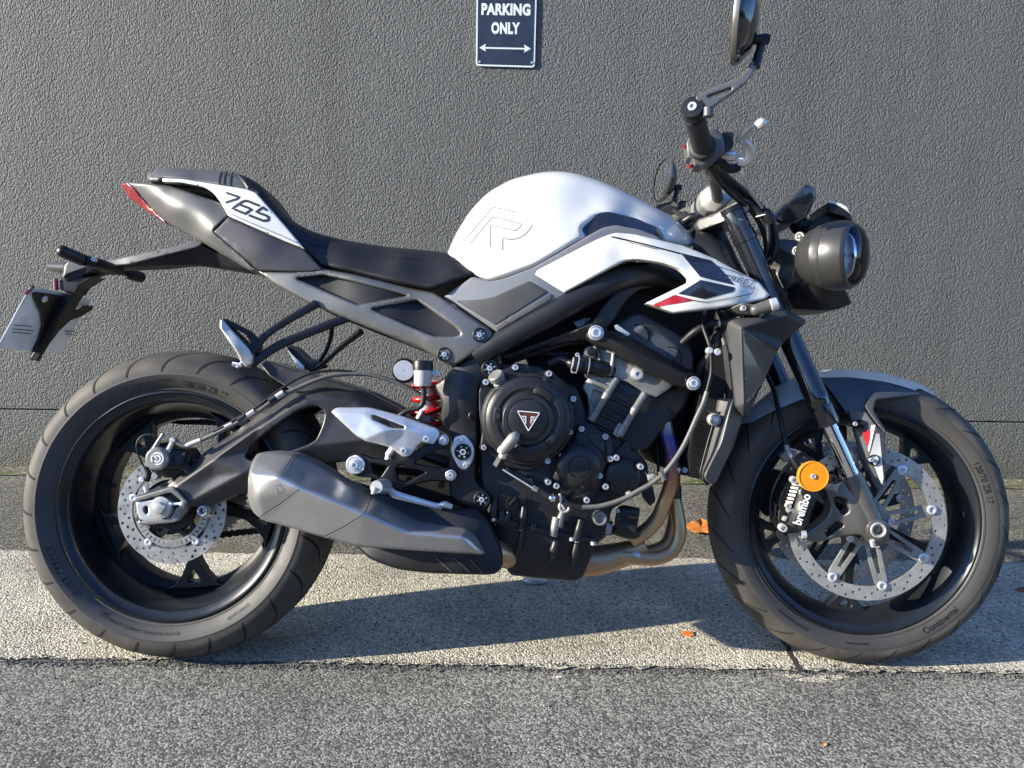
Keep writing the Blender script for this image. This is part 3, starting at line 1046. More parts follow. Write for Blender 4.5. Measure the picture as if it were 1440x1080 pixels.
def brake_disc(parent, cx, cz, y, ro, ri, th, holes, st, mt='disc'):
    def circ(r, n, x=0, z=0): return [(x + r * math.cos(2 * math.pi * i / n), z + r * math.sin(2 * math.pi * i / n)) for i in range(n)]
    hs = [circ(ri, 72)]
    for r, n, a0, hr in holes:
        for i in range(n):
            a = 2 * math.pi * i / n + R(a0)
            hs.append(circ(hr, 8, r * math.cos(a), r * math.sin(a)))
    return build('brake_disc', plate_mb(circ(ro, 96), hs, y, y + th, cx, cz), M[mt], parent, st=st, ang=40)


d = brake_disc(fw, XF, ZF, -.0735, .155, .1265, .0045, [(.149, 24, 0, .0028), (.141, 24, 5, .0028), (.1335, 24, 10, .0028)], True)


def spider(parent, cx, cz, y, nb, rin, rout, st, a0, mt):
    """disc carrier: ring with angled arms to the floating buttons"""
    mb = MB()
    pts = []
    for i in range(nb):
        a = 2 * math.pi * i / nb + R(a0); da = 2 * math.pi / nb
        for rr_, dd in ((rin + .012, -.40), (rout - .012, -.13), (rout, -.09), (rout, .09), (rout - .012, .13), (rin + .012, .40)):
            pts.append((rr_ * math.cos(a + dd * da), rr_ * math.sin(a + dd * da)))
    circ = [(rin * math.cos(t), rin * math.sin(t)) for t in np.linspace(0, 2 * math.pi, 40, endpoint=False)]
    hs = [circ]
    for i in range(nb):
        a = 2 * math.pi * i / nb + R(a0); da = 2 * math.pi / nb
        hs.append([(r_ * math.cos(a + d_ * da), r_ * math.sin(a + d_ * da)) for r_, d_ in ((rin + .014, -.2), (rout - .028, -.05), (rout - .028, .05), (rin + .014, .2))])
    plate_mb(pts, hs, y, y + .005, cx, cz, mb=mb)
    return build('disc_carrier', mb, M[mt], parent, st=st, ang=40)


for y in (-.0745, .069):
    if y > 0: brake_disc(fw, XF, ZF, y, .155, .1265, .0045, [(.149, 24, 0, .0028), (.141, 24, 5, .0028), (.1335, 24, 10, .0028)], True)
    spider(fw, XF, ZF, y, 8, .034, .131, True, 14, 'engine_grey' if y < 0 else 'wheel')
    for i in range(8):
        a = 2 * math.pi * i / 8 + R(14)
        c = (XF + .1275 * math.cos(a), y, ZF + .1275 * math.sin(a))
        build('disc_button', lathe_mb(c, [(.0095, -.004), (.0095, .003), (.008, .004), (.0055, .004), (.0052, .001), (.0001, .001)], n=16, cap=False), M['zinc'], fw, st=True)
for i in range(5):
    a = 2 * math.pi * i / 5 + R(6)
    c = (XF + .045 * math.cos(a), -.0745, ZF + .045 * math.sin(a))
    build('disc_bolt', lathe_mb(c, [(.0075, -.002), (.0075, .004), (.006, .0055), (.004, .0055), (.0038, .002), (.0001, .002)], n=14, cap=False), M['zinc'], fw, st=True)
# rear disc, its slotted sensor ring
rc = U(242.5, 716, -.093)
brake_disc(rw, rc[0], rc[2], -.095, .1075, .079, .0045, [(.1015, 22, 0, .0031), (.094, 22, 6, .0031), (.0865, 22, 12, .0031)], False)
sl_ = [[(r_ * math.cos(a + d_), r_ * math.sin(a + d_)) for r_, d_ in ((.064, -.018), (.071, -.018), (.071, .018), (.064, .018))] for a in np.linspace(0, 2 * math.pi, 46, endpoint=False)]
circ_ = lambda r, n: [(r * math.cos(t), r * math.sin(t)) for t in np.linspace(0, 2 * math.pi, n, endpoint=False)]
build('sensor_ring', plate_mb(circ_(.0735, 80), [circ_(.060, 60)] + sl_, -.0985, -.0975, rc[0], rc[2]), M['disc'], rw)
spider(rw, rc[0], rc[2], -.094, 5, .03, .084, False, 20, 'wheel')
for i in range(5):
    a = 2 * math.pi * i / 5 + R(20)
    c = (rc[0] + .079 * math.cos(a), -.094, rc[2] + .079 * math.sin(a))
    build('disc_button', lathe_mb(c, [(.008, -.003), (.008, .003), (.0065, .004), (.004, .004), (.0001, .002)], n=14, cap=False), M['zinc'], rw)
# chain and sprocket on the far side
spk = [((.092 if i % 2 else .085) * math.cos(2 * math.pi * i / 90), (.092 if i % 2 else .085) * math.sin(2 * math.pi * i / 90)) for i in range(90)]
build('sprocket', plate_mb(spk, [circ_(.05, 40)], .10, .106, XR, ZR), M['disc'], rw)
ch = MB()
A_ = np.array([XR, .103, ZR - .092]); B_ = np.array([XR + .58, .103, ZR - .02])
nk = 38
for i in range(nk):
    for y0 in (.096, .107):
        p = A_ + (B_ - A_) * (i + .5) / nk; dx = (B_ - A_) / nk
        t_ = dx / np.linalg.norm(dx); nn = np.array([-t_[2], 0, t_[0]])
        pts = []
        for k in range(12):
            a = 2 * math.pi * k / 12
            pts.append(p + t_ * .0098 * math.cos(a) * 1.0 + nn * .0072 * math.sin(a) * (1 - .25 * abs(math.sin(2 * a)) * 0))
        P0 = [(q[0], y0, q[2]) for q in pts]; P1 = [(q[0], y0 + .0025, q[2]) for q in pts]
        ch.add(P0 + P1, [tuple(range(12)), tuple(range(23, 11, -1))] + [(k, (k + 1) % 12, (k + 1) % 12 + 12, k + 12) for k in range(12)])
build('chain', ch, M['blackpl'], bike)
# valve
build('valve', tube_mb([(XR - .175, .0, ZR + .035), (XR - .150, -.004, ZR + .031)], .004, 8), M['blackpl'], rw)
# ---------------------------------------------------------------- helpers for free panels
def prism(name, pts, vec, mt, parent, st=False, ang=30, bev=0):
    P = np.array(pts, float); n = len(P); v = np.array(vec, float)
    mb = MB().add(np.vstack([P, P + v]), [tuple(range(n)), tuple(range(2 * n - 1, n - 1, -1))] + [(i, (i + 1) % n, (i + 1) % n + n, i + n) for i in range(n)])
    o = build(name, mb, mt, parent, st=st, ang=ang)
    if bev:
        b = o.modifiers.new('edge', 'BEVEL'); b.width = bev; b.segments = 3; b.limit_method = 'ANGLE'; b.angle_limit = R(35)
    return o


def capsule(name, a, b, r0, r1, mt, parent, st=False, flat=None, n=16):
    """rounded, tapering pod between two points (photo x, y, lateral)"""
    A = U(*a, st); B = U(*b, st)
    t = np.concatenate([[0, .02, .06, .14], np.linspace(.25, .75, 5), [.86, .94, .98, 1.]])
    rad = []
    for q in t:
        r = r0 + (r1 - r0) * q
        e = min(1, math.sqrt(max(0, 1 - max(0, 1 - q / .14) ** 2))) * min(1, math.sqrt(max(0, 1 - max(0, (q - .86) / .14) ** 2)))
        rad.append(max(r * e, .0004))
    P = [A + (B - A) * q for q in t]
    mb = MB(); N = len(P); T = (B - A) / np.linalg.norm(B - A)
    ref = np.array([0, 1., 0]) if abs(T[1]) < .9 else np.array([0, 0, 1.])
    u = ref - T * (ref @ T); u /= np.linalg.norm(u); w_ = np.cross(T, u); fa, fb = flat or (1, 1)
    V = [P[i] + rad[i] * (fa * math.cos(2 * math.pi * k / n) * u + fb * math.sin(2 * math.pi * k / n) * w_) for i in range(N) for k in range(n)]
    F = [(i * n + k, i * n + (k + 1) % n, (i + 1) * n + (k + 1) % n, (i + 1) * n + k) for i in range(N - 1) for k in range(n)]
    mb.add(V, F + [tuple(range(n)), tuple(range((N - 1) * n, N * n))])
    return build(name, mb, mt, parent, st=st, ang=60)


# ---------------------------------------------------------------- fuel tank
tank_o = [(627, 362, 2), (630.5, 352, 3), (641, 328, 10), (661, 296, 12), (686, 270, 12), (719, 251.5, 12), (758, 242, 12), (784, 240, 12), (811, 243.5, 12), (850, 256, 14),
          (905, 282, 14), (947, 305, 12), (969, 327, 8), (981, 342, 3), (969, 347, 3), (934, 341, 4), (926, 324, 4), (894, 311), (858, 302, 8), (842, 304, 5), (820, 322, 3), (826, 334, 4),
          (752, 377), (711, 392, 12), (690, 397, 8), (662, 389, 6)]
tank_c = [(632, 355, -.085), (661, 298, -.055), (690, 272, -.045), (722, 254, -.035), (760, 245, -.03), (800, 243, -.03), (850, 258, -.035), (905, 284, -.04), (950, 309, -.045), (975, 338, -.055),
          (660, 345, -.115), (690, 310, -.102), (735, 275, -.088), (780, 272, -.092), (830, 285, -.098), (890, 300, -.088), (940, 325, -.085),
          (700, 360, -.138), (740, 325, -.140), (780, 305, -.138), (820, 312, -.140), (858, 300, -.122), (665, 388, -.122), (710, 391, -.142), (750, 377, -.150), (826, 334, -.152), (900, 316, -.118), (930, 336, -.115)]
tank = relief('fuel_tank', tank_o, tank_c, M['white'], bike, back=0., mirror=True, step=6, er=9, erm=.022, ang=50)
tank_f = surf(tank_c)
relief('tank_recess', [(813, 320, 4), (842, 299, 5), (857, 297.5, 6), (895, 307, 4), (923, 319.5, 4), (934, 340, 3), (930, 342), (898, 328), (866, 322), (850, 326), (829, 337, 3)],
       [(813, 320, -.136), (842, 299, -.122), (857, 298, -.119), (895, 308, -.110), (923, 320, -.108), (933, 340, -.112), (829, 336, -.146), (866, 320, -.142), (898, 326, -.138)],
       M['black_gloss'], tank, back=-.02, er=2.5, erm=.002, step=7)
# line emblem on the tank side
L1 = [[(650.5, 341), (692.5, 292), (700, 292.5), (725, 298)], [(661, 342), (692, 305.6), (697, 305.5), (728, 313.5), (733.6, 315), (731, 319.5), (724.5, 324.5), (691, 317), (689.7, 318), (689.7, 347.5)],
      [(748.6, 315.5), (746, 321), (738, 330), (728, 335.5), (717, 337), (707, 335), (706.5, 352)]]
mbl = MB()
for q in L1:
    stroke_mb([tuple(p) for p in catm([(a, b, 0) for a, b in q], 1)] if False else q, 1.5, tank_f, mb=mbl, off=.0005)
build('tank_emblem', mbl, M['grey_decal'], tank, ang=180)
# small triangles mark near the tank front
# ---------------------------------------------------------------- tank side cover, knee pad
cov_c = [(626, 417, -.120), (664, 392, -.132), (692, 397, -.142), (750, 380, -.152), (828, 334, -.156), (867, 318, -.152), (900, 324, -.150), (931, 339, -.148), (700, 464, -.146), (660, 440, -.135), (752, 388, -.155), (795, 412, -.158), (710, 430, -.150)]
cov = relief('tank_side_cover', [(624, 417, 3), (664, 389, 4), (690, 396, 8), (711, 391, 8), (750, 376, 4), (828, 331, 5), (848, 320, 5), (866, 316.5, 5), (900, 323), (926, 333, 4), (932, 343, 2), (884, 332), (858, 334, 5), (757, 386, 3), (797, 414, 3), (699, 467, 2)],
             cov_c, M['grey_decal'], bike, thick=.03, er=3, erm=.003, mirror=True, step=7)
pad_o = [(641, 423, 2), (676, 421.5, 6), (694, 418, 6), (744, 395, 3), (770, 410, 2), (697, 457, 2)]
relief('knee_pad', pad_o, lambda x, y, f=surf(cov_c): f(x, y) - .0022, M['plastic_tex'], cov, thick=.002, er=1.5, erm=.001, step=8)
relief('trim_strip', [(774, 412.5, 1), (776.5, 420, 1), (700, 465, 1), (695, 459, 1)], lambda x, y, f=surf(cov_c): f(x, y) - .003, M['plastic_lt'], cov, thick=.003, er=1.5, erm=.001, step=8)
# ---------------------------------------------------------------- white wing panel
wing_o = [(751, 387, 3), (755, 380, 3), (850, 331, 6), (866, 326, 5), (884, 327, 5), (961, 345.5, 5), (1002, 362, 5), (1047, 386, 5), (1069, 397.5, 4), (1083, 415, 2), (1075, 421, 3), (1047, 427.5, 5), (1005, 434, 5), (948, 440.5, 3), (907.5, 426.5, 1),
          (967, 397.5, 3), (969, 391, 4), (956, 378, 5), (933, 370, 6), (896, 364.5, 10), (878, 367, 6), (794, 412.5, 2)]
wing_c = [(751, 387, -.156), (755, 381, -.156), (850, 332, -.156), (867, 327, -.154), (883, 328, -.152), (961, 346, -.150), (1002, 363, -.155), (1047, 387, -.165), (1083, 415, -.178), (1050, 427, -.186), (1005, 434, -.190), (948, 440, -.188), (908, 427, -.178),
          (983, 390, -.196), (955, 372, -.186), (900, 350, -.172), (850, 352, -.170), (794, 412, -.162), (878, 366, -.172), (933, 368, -.184), (968, 395, -.192), (1040, 405, -.190), (820, 385, -.168), (1000, 375, -.176)]
wing = relief('side_panel', wing_o, wing_c, M['white'], bike, thick=.016, er=3.5, erm=.005, mirror=True, step=3.5, ang=50, mid=[((983, 390), (909, 427)), ((983, 390), (955, 356))])
wf = surf(wing_c)
of = lambda k: (lambda x, y: wf(x, y) - k)
for nm, pl, mt in (('black_graphic', [(957, 355.5), (1000, 366), (1013, 377.5), (1033, 401), (984.5, 389)], 'navy'), ('black_graphic', [(985, 393.5), (1033.5, 404, 2), (1031.5, 410, 2), (991, 420.5, 2), (953.5, 413)], 'black_gloss'),
                   ('red_graphic', [(949, 414.5), (977.5, 422.3), (921.5, 432), (919, 428)], 'red')):
    relief(nm, pl, of(.0008), M[mt], wing, r=.6, thick=.0006, step=6)
for pth, wd in (([(860, 332.7), (905, 343), (957, 356.5)], 2.0), ([(884, 340.8), (926, 350.5)], .8), ([(1010, 374.6), (1024, 379), (1038.6, 384.3), (1042.8, 388)], .9),
                ([(963, 420), (989, 424.5), (1003, 423.5), (1052, 414), (1060, 409)], .9)):
    build('pin_line', stroke_mb([tuple(q[:2]) for q in catm([(a, b, 0) for a, b in pth], 4)], wd, wf, off=.0012), M['ink'] if wd < 1.5 else M['black_gloss'], wing, ang=180)
text_px('panel_lettering', 'STREET', 1036.6, 392.8, 57, 7.4, 11.6, wf, M['logo_grey'], wing, bold=0, shear=.28, spacing=1.08, off=.0014)
text_px('panel_lettering', 'TRIPLE', 1051.5, 403, 22.5, 3.9, 12.5, wf, M['logo_grey'], wing, bold=0, shear=.28, spacing=1.08, off=.0014)
# ---------------------------------------------------------------- seat
seat_o = [(332, 243, 3), (350, 250, 6), (367, 260, 6), (390, 290, 8), (411, 311, 8), (439, 325.5, 8), (478, 336.5, 8), (544, 347, 8), (605, 352.5, 8), (661, 358.5, 8), (684, 361, 6), (689.5, 369, 6), (672, 387, 8), (640, 398, 8), (608, 408.5, 6), (561, 401, 6),
          (494, 384, 6), (450, 376, 3), (424, 350, 3), (357, 273, 3), (345, 268, 2)]
seat_c = [(335, 246, -.075), (367, 262, -.072), (390, 292, -.070), (411, 313, -.072), (440, 328, -.075), (478, 340, -.080), (544, 350, -.080), (605, 356, -.078), (661, 361, -.07), (686, 368, -.07),
          (345, 265, -.088), (375, 290, -.092), (424, 348, -.102), (450, 372, -.112), (494, 380, -.120), (560, 398, -.135), (608, 404, -.140), (640, 394, -.135), (670, 383, -.120), (560, 370, -.118), (640, 372, -.118), (480, 360, -.104)]
seat = relief('seat', seat_o, seat_c, M['seat'], bike, back=0., mirror=True, er=8, erm=.024, step=7, ang=60)
# seat stitching seam
build('seam', stroke_mb([tuple(q[:2]) for q in catm([(345, 256, 0), (380, 296, 0), (420, 335, 0), (470, 350, 0), (540, 361, 0), (610, 366, 0), (660, 368, 0)], 5)], .9, seat_c, off=.0006), M['void'], seat, ang=180)
# ---------------------------------------------------------------- tail
pil_c = [(207, 252, -.055), (220, 240, -.05), (278, 241, -.052), (328, 245, -.058), (345, 262, -.078), (311, 259, -.078), (256, 251, -.07), (215, 254, -.06)]
pil = relief('pillion_pad', [(206, 252, 3), (208, 245, 4), (219, 238.5, 5), (236, 236, 6), (278, 238, 8), (312, 240, 6), (338, 245, 5), (350, 258, 4), (348, 269, 3), (311, 263, 4), (256, 254, 3), (229, 253, 3), (224, 257, 3), (211, 256.5, 3)],
             pil_c, M['plastic_lt'], bike, back=0., mirror=True, er=6, erm=.022, step=6, ang=60)
for x in (309, 316, 325):
    build('strap_rib', stroke_mb([(x + 3, 241), (x, 250), (x - 1, 262)], 2.2, pil_c, off=.0012), M['plastic'], pil, ang=180)
tail_c = [(178, 257, -.018), (206, 259, -.045), (240, 263, -.062), (312, 287, -.088), (321, 303, -.102), (299, 325, -.105), (206, 286, -.022), (239, 316, -.045), (268, 332, -.062), (320, 361, -.095), (362, 380, -.110), (250, 290, -.082), (290, 305, -.098), (220, 275, -.058)]
tail = relief('tail_fairing', [(177, 256, 2), (206, 257.5, 4), (240, 261.5, 5), (312, 286, 4), (322, 303, 3), (300, 325, 3), (365, 382, 3), (352, 381, 3), (320, 362, 6), (283, 340, 4), (268, 333, 4), (239, 317, 6), (206, 288, 6)],
              tail_c, M['plastic_lt'], bike, back=0., mirror=True, er=4, erm=.008, step=6, ang=40, mid=[((200, 280), (268, 318)), ((268, 318), (340, 366))])
relief('tail_lamp', [(169, 259, 3), (178, 256.5, 2), (186, 262), (207, 287, 3), (240, 318, 2), (232, 314), (206, 297, 5), (180, 277, 4)],
       [(169, 259, -.004), (178, 257, -.020), (207, 287, -.026), (240, 318, -.048), (206, 297, -.020), (180, 277, -.008)], M['redpl'], bike, back=0., mirror=True, er=2, erm=.004, step=5, ang=50)
wt_c = [(228, 251, -.070), (256, 252, -.075), (311, 261, -.088), (359, 271, -.098), (403, 320, -.110), (427, 349, -.117), (400, 338, -.115), (321, 303, -.106), (312, 286, -.096), (286, 262, -.082)]
wt = relief('tail_side_panel', [(228, 250.5, 1), (256, 251.5, 3), (311, 260.5, 4), (347, 266, 3), (360, 271, 3), (403, 320, 3), (428, 350, 1), (400, 339, 3), (321, 304, 3), (312, 287, 4), (300, 271, 6), (287, 263, 5), (256, 257, 4), (229, 256, 1)],
            wt_c, M['white'], bike, thick=.012, er=2, erm=.003, mirror=True, step=6)
wtf = surf(wt_c)
build('pin_line', stroke_mb([(325, 301), (350, 312), (400, 333), (421, 343)], .8, wtf, off=.001), M['ink'], wt, ang=180)
bt_c = [(321, 304, -.106), (400, 339, -.116), (428, 350, -.119), (453, 379, -.124), (410, 382, -.123), (364, 381, -.116), (299, 325, -.104), (370, 350, -.120)]
bt = relief('tail_lower_panel', [(321, 305, 2), (400, 340, 3), (428, 351, 2), (454, 379, 2), (440, 382, 3), (410, 382.5, 4), (364, 381, 3), (299.5, 326, 3)], bt_c,
            mat('dark_speckled_panel', (.030, .024, .024), .42, coat=.3, coat_r=.25, var=.5, vscale=700, bump=[(1500, .3, .0003)]), bike, thick=.02, er=2.5, erm=.004, mirror=True, step=7)
# 765 in straight italic strokes
mb7 = MB()


for pth in ([(318, 271), (336.5, 277.2), (334, 279.4), (317, 284.8)], [(364.6, 289.2), (349, 283), (345, 282.2), (341, 283.3), (338.5, 285), (326.5, 293), (344.6, 300.4), (354, 294.2), (337.2, 287.6)],
            [(375.2, 296), (369.4, 291.6), (360, 297.8), (374, 303), (377.4, 305.2), (377.4, 308.6), (374.4, 310.2), (369.6, 310.2), (349.6, 302.4)]):
    stroke_mb(pth, 3.3, wtf, mb=mb7, off=.0009)
build('side_number', mb7, M['ink'], wt, ang=180)
# ---------------------------------------------------------------- rear subframe cover with two recesses
sf_o = [(362, 381, 3), (411, 382.5), (453, 378, 2), (494, 385.5, 6), (583, 406.5, 6), (612, 412, 6), (690, 464, 6), (694, 472, 6), (684, 485, 4), (643, 512.5, 4), (629, 513, 6), (612, 502, 5), (591, 489, 6), (508, 456.5, 6), (436, 427.5, 6), (384, 399, 6)]
h1 = [(417, 391.5, 3), (455, 387, 4), (490, 395), (573, 416, 2), (504, 428.5, 3)]
h2 = [(523, 434.5, 2), (586, 422, 3), (642, 462, 4), (648, 470, 3), (640, 473.5, 4), (612, 473, 4), (575, 458, 4)]
sf_c = [(362, 381, -.112), (411, 382, -.122), (453, 378, -.122), (583, 407, -.128), (694, 470, -.150), (684, 485, -.152), (630, 512, -.148), (590, 489, -.142), (508, 456, -.136), (436, 427, -.128), (384, 399, -.118), (500, 410, -.138), (560, 440, -.142), (600, 480, -.148), (470, 425, -.134), (655, 480, -.154)]
sf = relief('subframe_cover', sf_o, sf_c, M['frame_grey'], bike, thick=.030, er=4, erm=.007, holes=[h1, h2], mirror=True, step=7)
sff = surf(sf_c)
for h in (h1, h2):
    cx_ = sum(q[0] for q in h) / len(h); cy_ = sum(q[1] for q in h) / len(h)
    hb = [(cx_ + (q[0] - cx_) * 1.12, cy_ + (q[1] - cy_) * 1.16, 4) for q in h]
    relief('subframe_inlay', hb, lambda x, y: sff(x, y) + .012 + .006 * np.sin((x - 420) / 24.), M['navy'] if False else M['plastic'], sf, thick=.004, step=8, ang=50)


def star_bolt(px, py, lat, r, parent, st=False, cup=1.28, name='frame_bolt'):
    """cupped frame bolt: dark cup, bright flange with six pockets"""
    o = disc(name, px, py, lat, [(r * cup, -.012), (r * cup, .003), (r * 1.14, .0045), (r * 1.04, .003), (r * 1.0, -.003), (.01, -.003)], M['blackpl'], parent, st=st)
    k = px2m(px, py, lat, 1., st) * r; c = U(px, py, lat, st)
    mb = lathe_mb(c, [(k * .46, -.003), (k * .46, .0035), (k * .38, .005), (k * .25, .005), (k * .22, .001), (.0001, .001)], n=18, cap=False)
    for i in range(6):
        a = 2 * math.pi * i / 6 + .3
        lathe_mb(c + np.array([math.cos(a) * k * .74, 0, math.sin(a) * k * .74]), [(k * .17, -.003), (k * .17, .001), (.0001, .0016)], n=8, mb=mb, cap=False)
    build('bolt_face', mb, M['zinc'], o, st=st, ang=30)
    return o


star_bolt(674.5, 471, -.153, 8, bike); star_bolt(625, 498.5, -.149, 8, bike)
# ---------------------------------------------------------------- plate hanger, indicators, number plate
relief('plate_hanger', [(350, 381, 3), (352, 378), (286, 345, 3), (283, 338, 3), (268, 339, 3), (252, 345), (164, 364, 4), (95, 368, 3), (90, 372, 2), (88, 391, 3), (93, 397), (112, 392, 4), (128, 384, 5), (168, 378, 6), (230, 374, 10), (278, 373, 10)],
       [(350, 381, -.03), (286, 342, -.045), (268, 340, -.042), (164, 366, -.030), (95, 370, -.028), (90, 395, -.024), (168, 378, -.016), (278, 373, -.012), (225, 358, -.040), (130, 378, -.028)], M['plastic'], bike, back=0., mirror=True, er=3, erm=.006, step=7, mid=[((100, 374), (164, 369)), ((164, 369), (282, 344))])
relief('hanger_top_face', [(95, 368, 2), (164, 364, 3), (252, 344.5, 3), (269, 338.5, 2), (284, 338.5, 2), (284, 344, 2), (276, 348, 3), (180, 372, 3), (122, 376, 3), (94, 386, 3), (88, 391, 1), (91, 374, 1)], [(95, 368, -.030), (284, 340, -.046), (164, 366, -.032), (276, 347, -.047), (94, 386, -.030), (180, 371, -.038)], M['plastic_lt'], bike, thick=.003, er=2, erm=.002, mirror=True, step=7)
build('plate_lamp', tube_mb([U(94, 377, 0), U(69, 375, 0)], [.0125, .0135, .0125, .009], 16), M['plastic_lt'], bike)
relief('hanger_stay', [(84, 391, 1), (135, 388, 2), (112, 402, 2), (106, 413, 3), (92, 411, 2), (84, 406, 1)], -.02, M['blackpl'], bike, back=.02, step=8, er=2)


def indicator(lamp, stem, lat0, lat1, parent=bike, st=False, rl=.0135):
    t = bpy.data.objects.new('turn_signal', None); COL.objects.link(t); t.parent = parent
    capsule('lamp_housing', (*lamp[0], lat1), (*lamp[1], lat1 + (lat0 - lat1) * .3), rl * .95, rl, M['blackpl'], t, st=st, flat=(1, .9))
    tube('stalk', [(*lamp[1], lat1 + (lat0 - lat1) * .25), (*stem, lat0)], [rl * .55, rl * .7], M['blackpl'], t, st=st, smooth=False)
    return t


ts = indicator(((80, 350), (122, 368)), (160, 381), -.02, -.165)
build('bolt', bolt_mb(133, 365, -.128, 3), M['zinc'], ts, ang=30)
tube('stalk_arm', [(118, 366, -.13), (140, 371, -.10), (168, 381, -.03)], [.011, .010], M['blackpl'], ts)
ts2 = indicator(((202, 391), (178, 384)), (150, 377), .02, .165)
# number plate: stands across the bike, we see its back
pc = [U(43, 402, -.11), U(128, 421, .11), U(85, 498, .11), U(-4, 489, -.11)]
nrm = np.cross(pc[1] - pc[0], pc[3] - pc[0]); nrm /= np.linalg.norm(nrm)
if nrm[0] < 0: nrm = -nrm
pc2 = []
for i in range(4):
    p = pc[i]; a = pc[i - 1] - p; b = pc[(i + 1) % 4] - p; a = a / np.linalg.norm(a) * .012; b = b / np.linalg.norm(b) * .012
    for t in np.linspace(0, 1, 5): pc2.append((1 - t) ** 2 * (p + a) + 2 * t * (1 - t) * p + t * t * (p + b))
npl = prism('number_plate', pc2, -nrm * .0012, M['plate'], bike)


def pq(x, y, o=0.):
    """photo point on the plate's plane, lifted o metres towards the front of the bike"""
    d = unlean(rays([x], [y]))[0]; c = unlean([[CX_, -D_, H_]])[0]
    t = ((pc[0] + nrm * o - c) @ nrm) / (d @ nrm)
    return c + d * t


prism('plate_bracket', [pq(x, y, .001) for x, y in ((44, 411), (50, 410), (92, 416), (100, 420), (90, 432), (128, 429), (128, 433), (112, 443), (96, 449), (66, 477), (49, 502), (42, 506), (42, 498), (52, 478), (58, 455), (55, 440), (46, 421))], nrm * .006, M['blackpl'], npl, bev=.001)
prism('bracket_rib', [pq(x, y, .006) for x, y in ((98, 405), (112, 398), (108, 412), (92, 438), (60, 480), (46, 504), (42, 503), (62, 470), (74, 440), (86, 420))], nrm * .016, M['blackpl'], npl, bev=.002)
for x, y in ((62, 420), (109, 430)):
    build('plate_screw', lathe_mb(pq(x, y, .007), [(.0075, 0), (.0075, .003), (.005, .005), (.0001, .004)], axis=nrm, n=14, cap=False), M['zinc'], npl)
# embossed print seen on the plate's back: three short lines
for (x0, y0, x1, y1) in ((20, 456.5, 45, 458.5), (18, 462, 47, 464.5), (17, 466.5, 44, 469), (91, 465, 108, 466.5), (92, 469, 106, 470.5)):
    prism('plate_print', [pq(x0, y0, .0004), pq(x1, y1, .0004), pq(x1 - .3, y1 + 1.1, .0004), pq(x0 - .3, y0 + 1.1, .0004)], nrm * .0003, M['print'], npl)
tube('plate_reflector', [(47, 402, -.10), (36, 414, -.112)], .0035, M['redpl'], npl, smooth=False)
tube('reflector', [(78, 392, -.02), (79, 408, -.02)], .005, M['redpl'], bike, smooth=False)
# ---------------------------------------------------------------- frame
frame = bpy.data.objects.new('frame', None); COL.objects.link(frame); frame.parent = bike
for s_ in (1, -1):
    P = [U(*q) for q in ((668, 503, -.138), (700, 484, -.142), (750, 455, -.146), (800, 428, -.148), (850, 401, -.142), (885, 388, -.130), (920, 386, -.110), (955, 396, -.080), (990, 405, -.050), (1010, 400, -.02))]
    P = [np.array([p[0], p[1] * s_, p[2]]) for p in P]
    build('main_spar', tube_mb(catm(P, 6), [.021, .0225, .0235, .024, .024, .024, .025], 20, flat=(.8, 1)), M['frame'], frame, ang=60)
pp_c = [(612, 540, -.128), (640, 514, -.135), (672, 497, -.140), (694, 480, -.140), (706, 512, -.140), (673, 545, -.142), (650, 560, -.150), (640, 580, -.146), (671, 600, -.138), (634, 615, -.134), (630, 660, -.132), (668, 660, -.138), (651, 640, -.142),
        (690, 705, -.134), (660, 700, -.136), (655, 530, -.148), (620, 590, -.130)]
relief('pivot_plate', [(611, 541, 4), (626, 530, 3), (640, 514, 3), (672, 497, 4), (694, 479, 3), (701, 498, 3), (708, 512, 5), (702, 527, 6), (684, 533, 4), (674, 546, 8), (672, 600, 8), (669, 640, 6), (668, 676, 5), (688, 695, 8), (691, 706, 8), (682, 723, 8), (652, 711, 5), (633, 700, 6), (630, 662, 6), (634, 616, 5), (620, 591, 5), (622, 565, 8), (614, 550, 4)],
       pp_c, M['frame'], frame, back=-.07, er=3.5, erm=.006, step=6, mirror=False)
relief('frame_joint', [(692, 481, 1), (697, 478, 1), (707, 511, 2), (702, 515, 2)], -.147, M['frame'], frame, thick=.01, er=1.5)
relief('lower_brace', [(700, 503, 2), (720, 496, 3), (816, 461, 4), (838, 452, 8), (852, 461, 6), (852, 474, 6), (838, 484, 6), (815, 478, 5), (760, 490, 8), (716, 510, 4)],
       [(700, 503, -.132), (760, 482, -.138), (838, 468, -.150), (815, 470, -.146), (760, 494, -.126), (716, 510, -.122), (720, 496, -.134)], M['frame'], frame, thick=.04, er=3, erm=.005, mid=[((706, 504), (820, 466))])
relief('upper_brace', [(826, 462, 4), (836, 448, 6), (852, 424, 8), (868, 408, 10), (892, 397, 10), (925, 394, 4), (925, 404, 4), (898, 408, 10), (880, 425, 8), (864, 450, 6), (852, 464, 4)],
       [(826, 462, -.146), (852, 424, -.138), (892, 397, -.125), (925, 400, -.110), (864, 450, -.136), (880, 425, -.128), (850, 450, -.146)], M['frame'], frame, thick=.03, er=3, erm=.006, mid=[((846, 460), (885, 402))])
mb_c = [(824, 466, -.150), (838, 468, -.158), (872, 474, -.166), (977, 526, -.166), (983, 538, -.164), (970, 547, -.158), (908, 520, -.166), (866, 494, -.160), (832, 482, -.150), (885, 484, -.176), (930, 508, -.180), (965, 530, -.174)]
mbf = tsurf([(815, 455, -.140), (838, 454, -.146), (872, 473, -.150), (890, 475, -.146), (978, 525, -.146), (990, 540, -.150), (985, 552, -.150), (965, 552, -.160), (908, 524, -.168), (866, 500, -.158), (828, 486, -.148), (838, 468, -.160), (876, 486, -.172), (964, 527, -.172)],
            [(11, 12), (12, 13)])
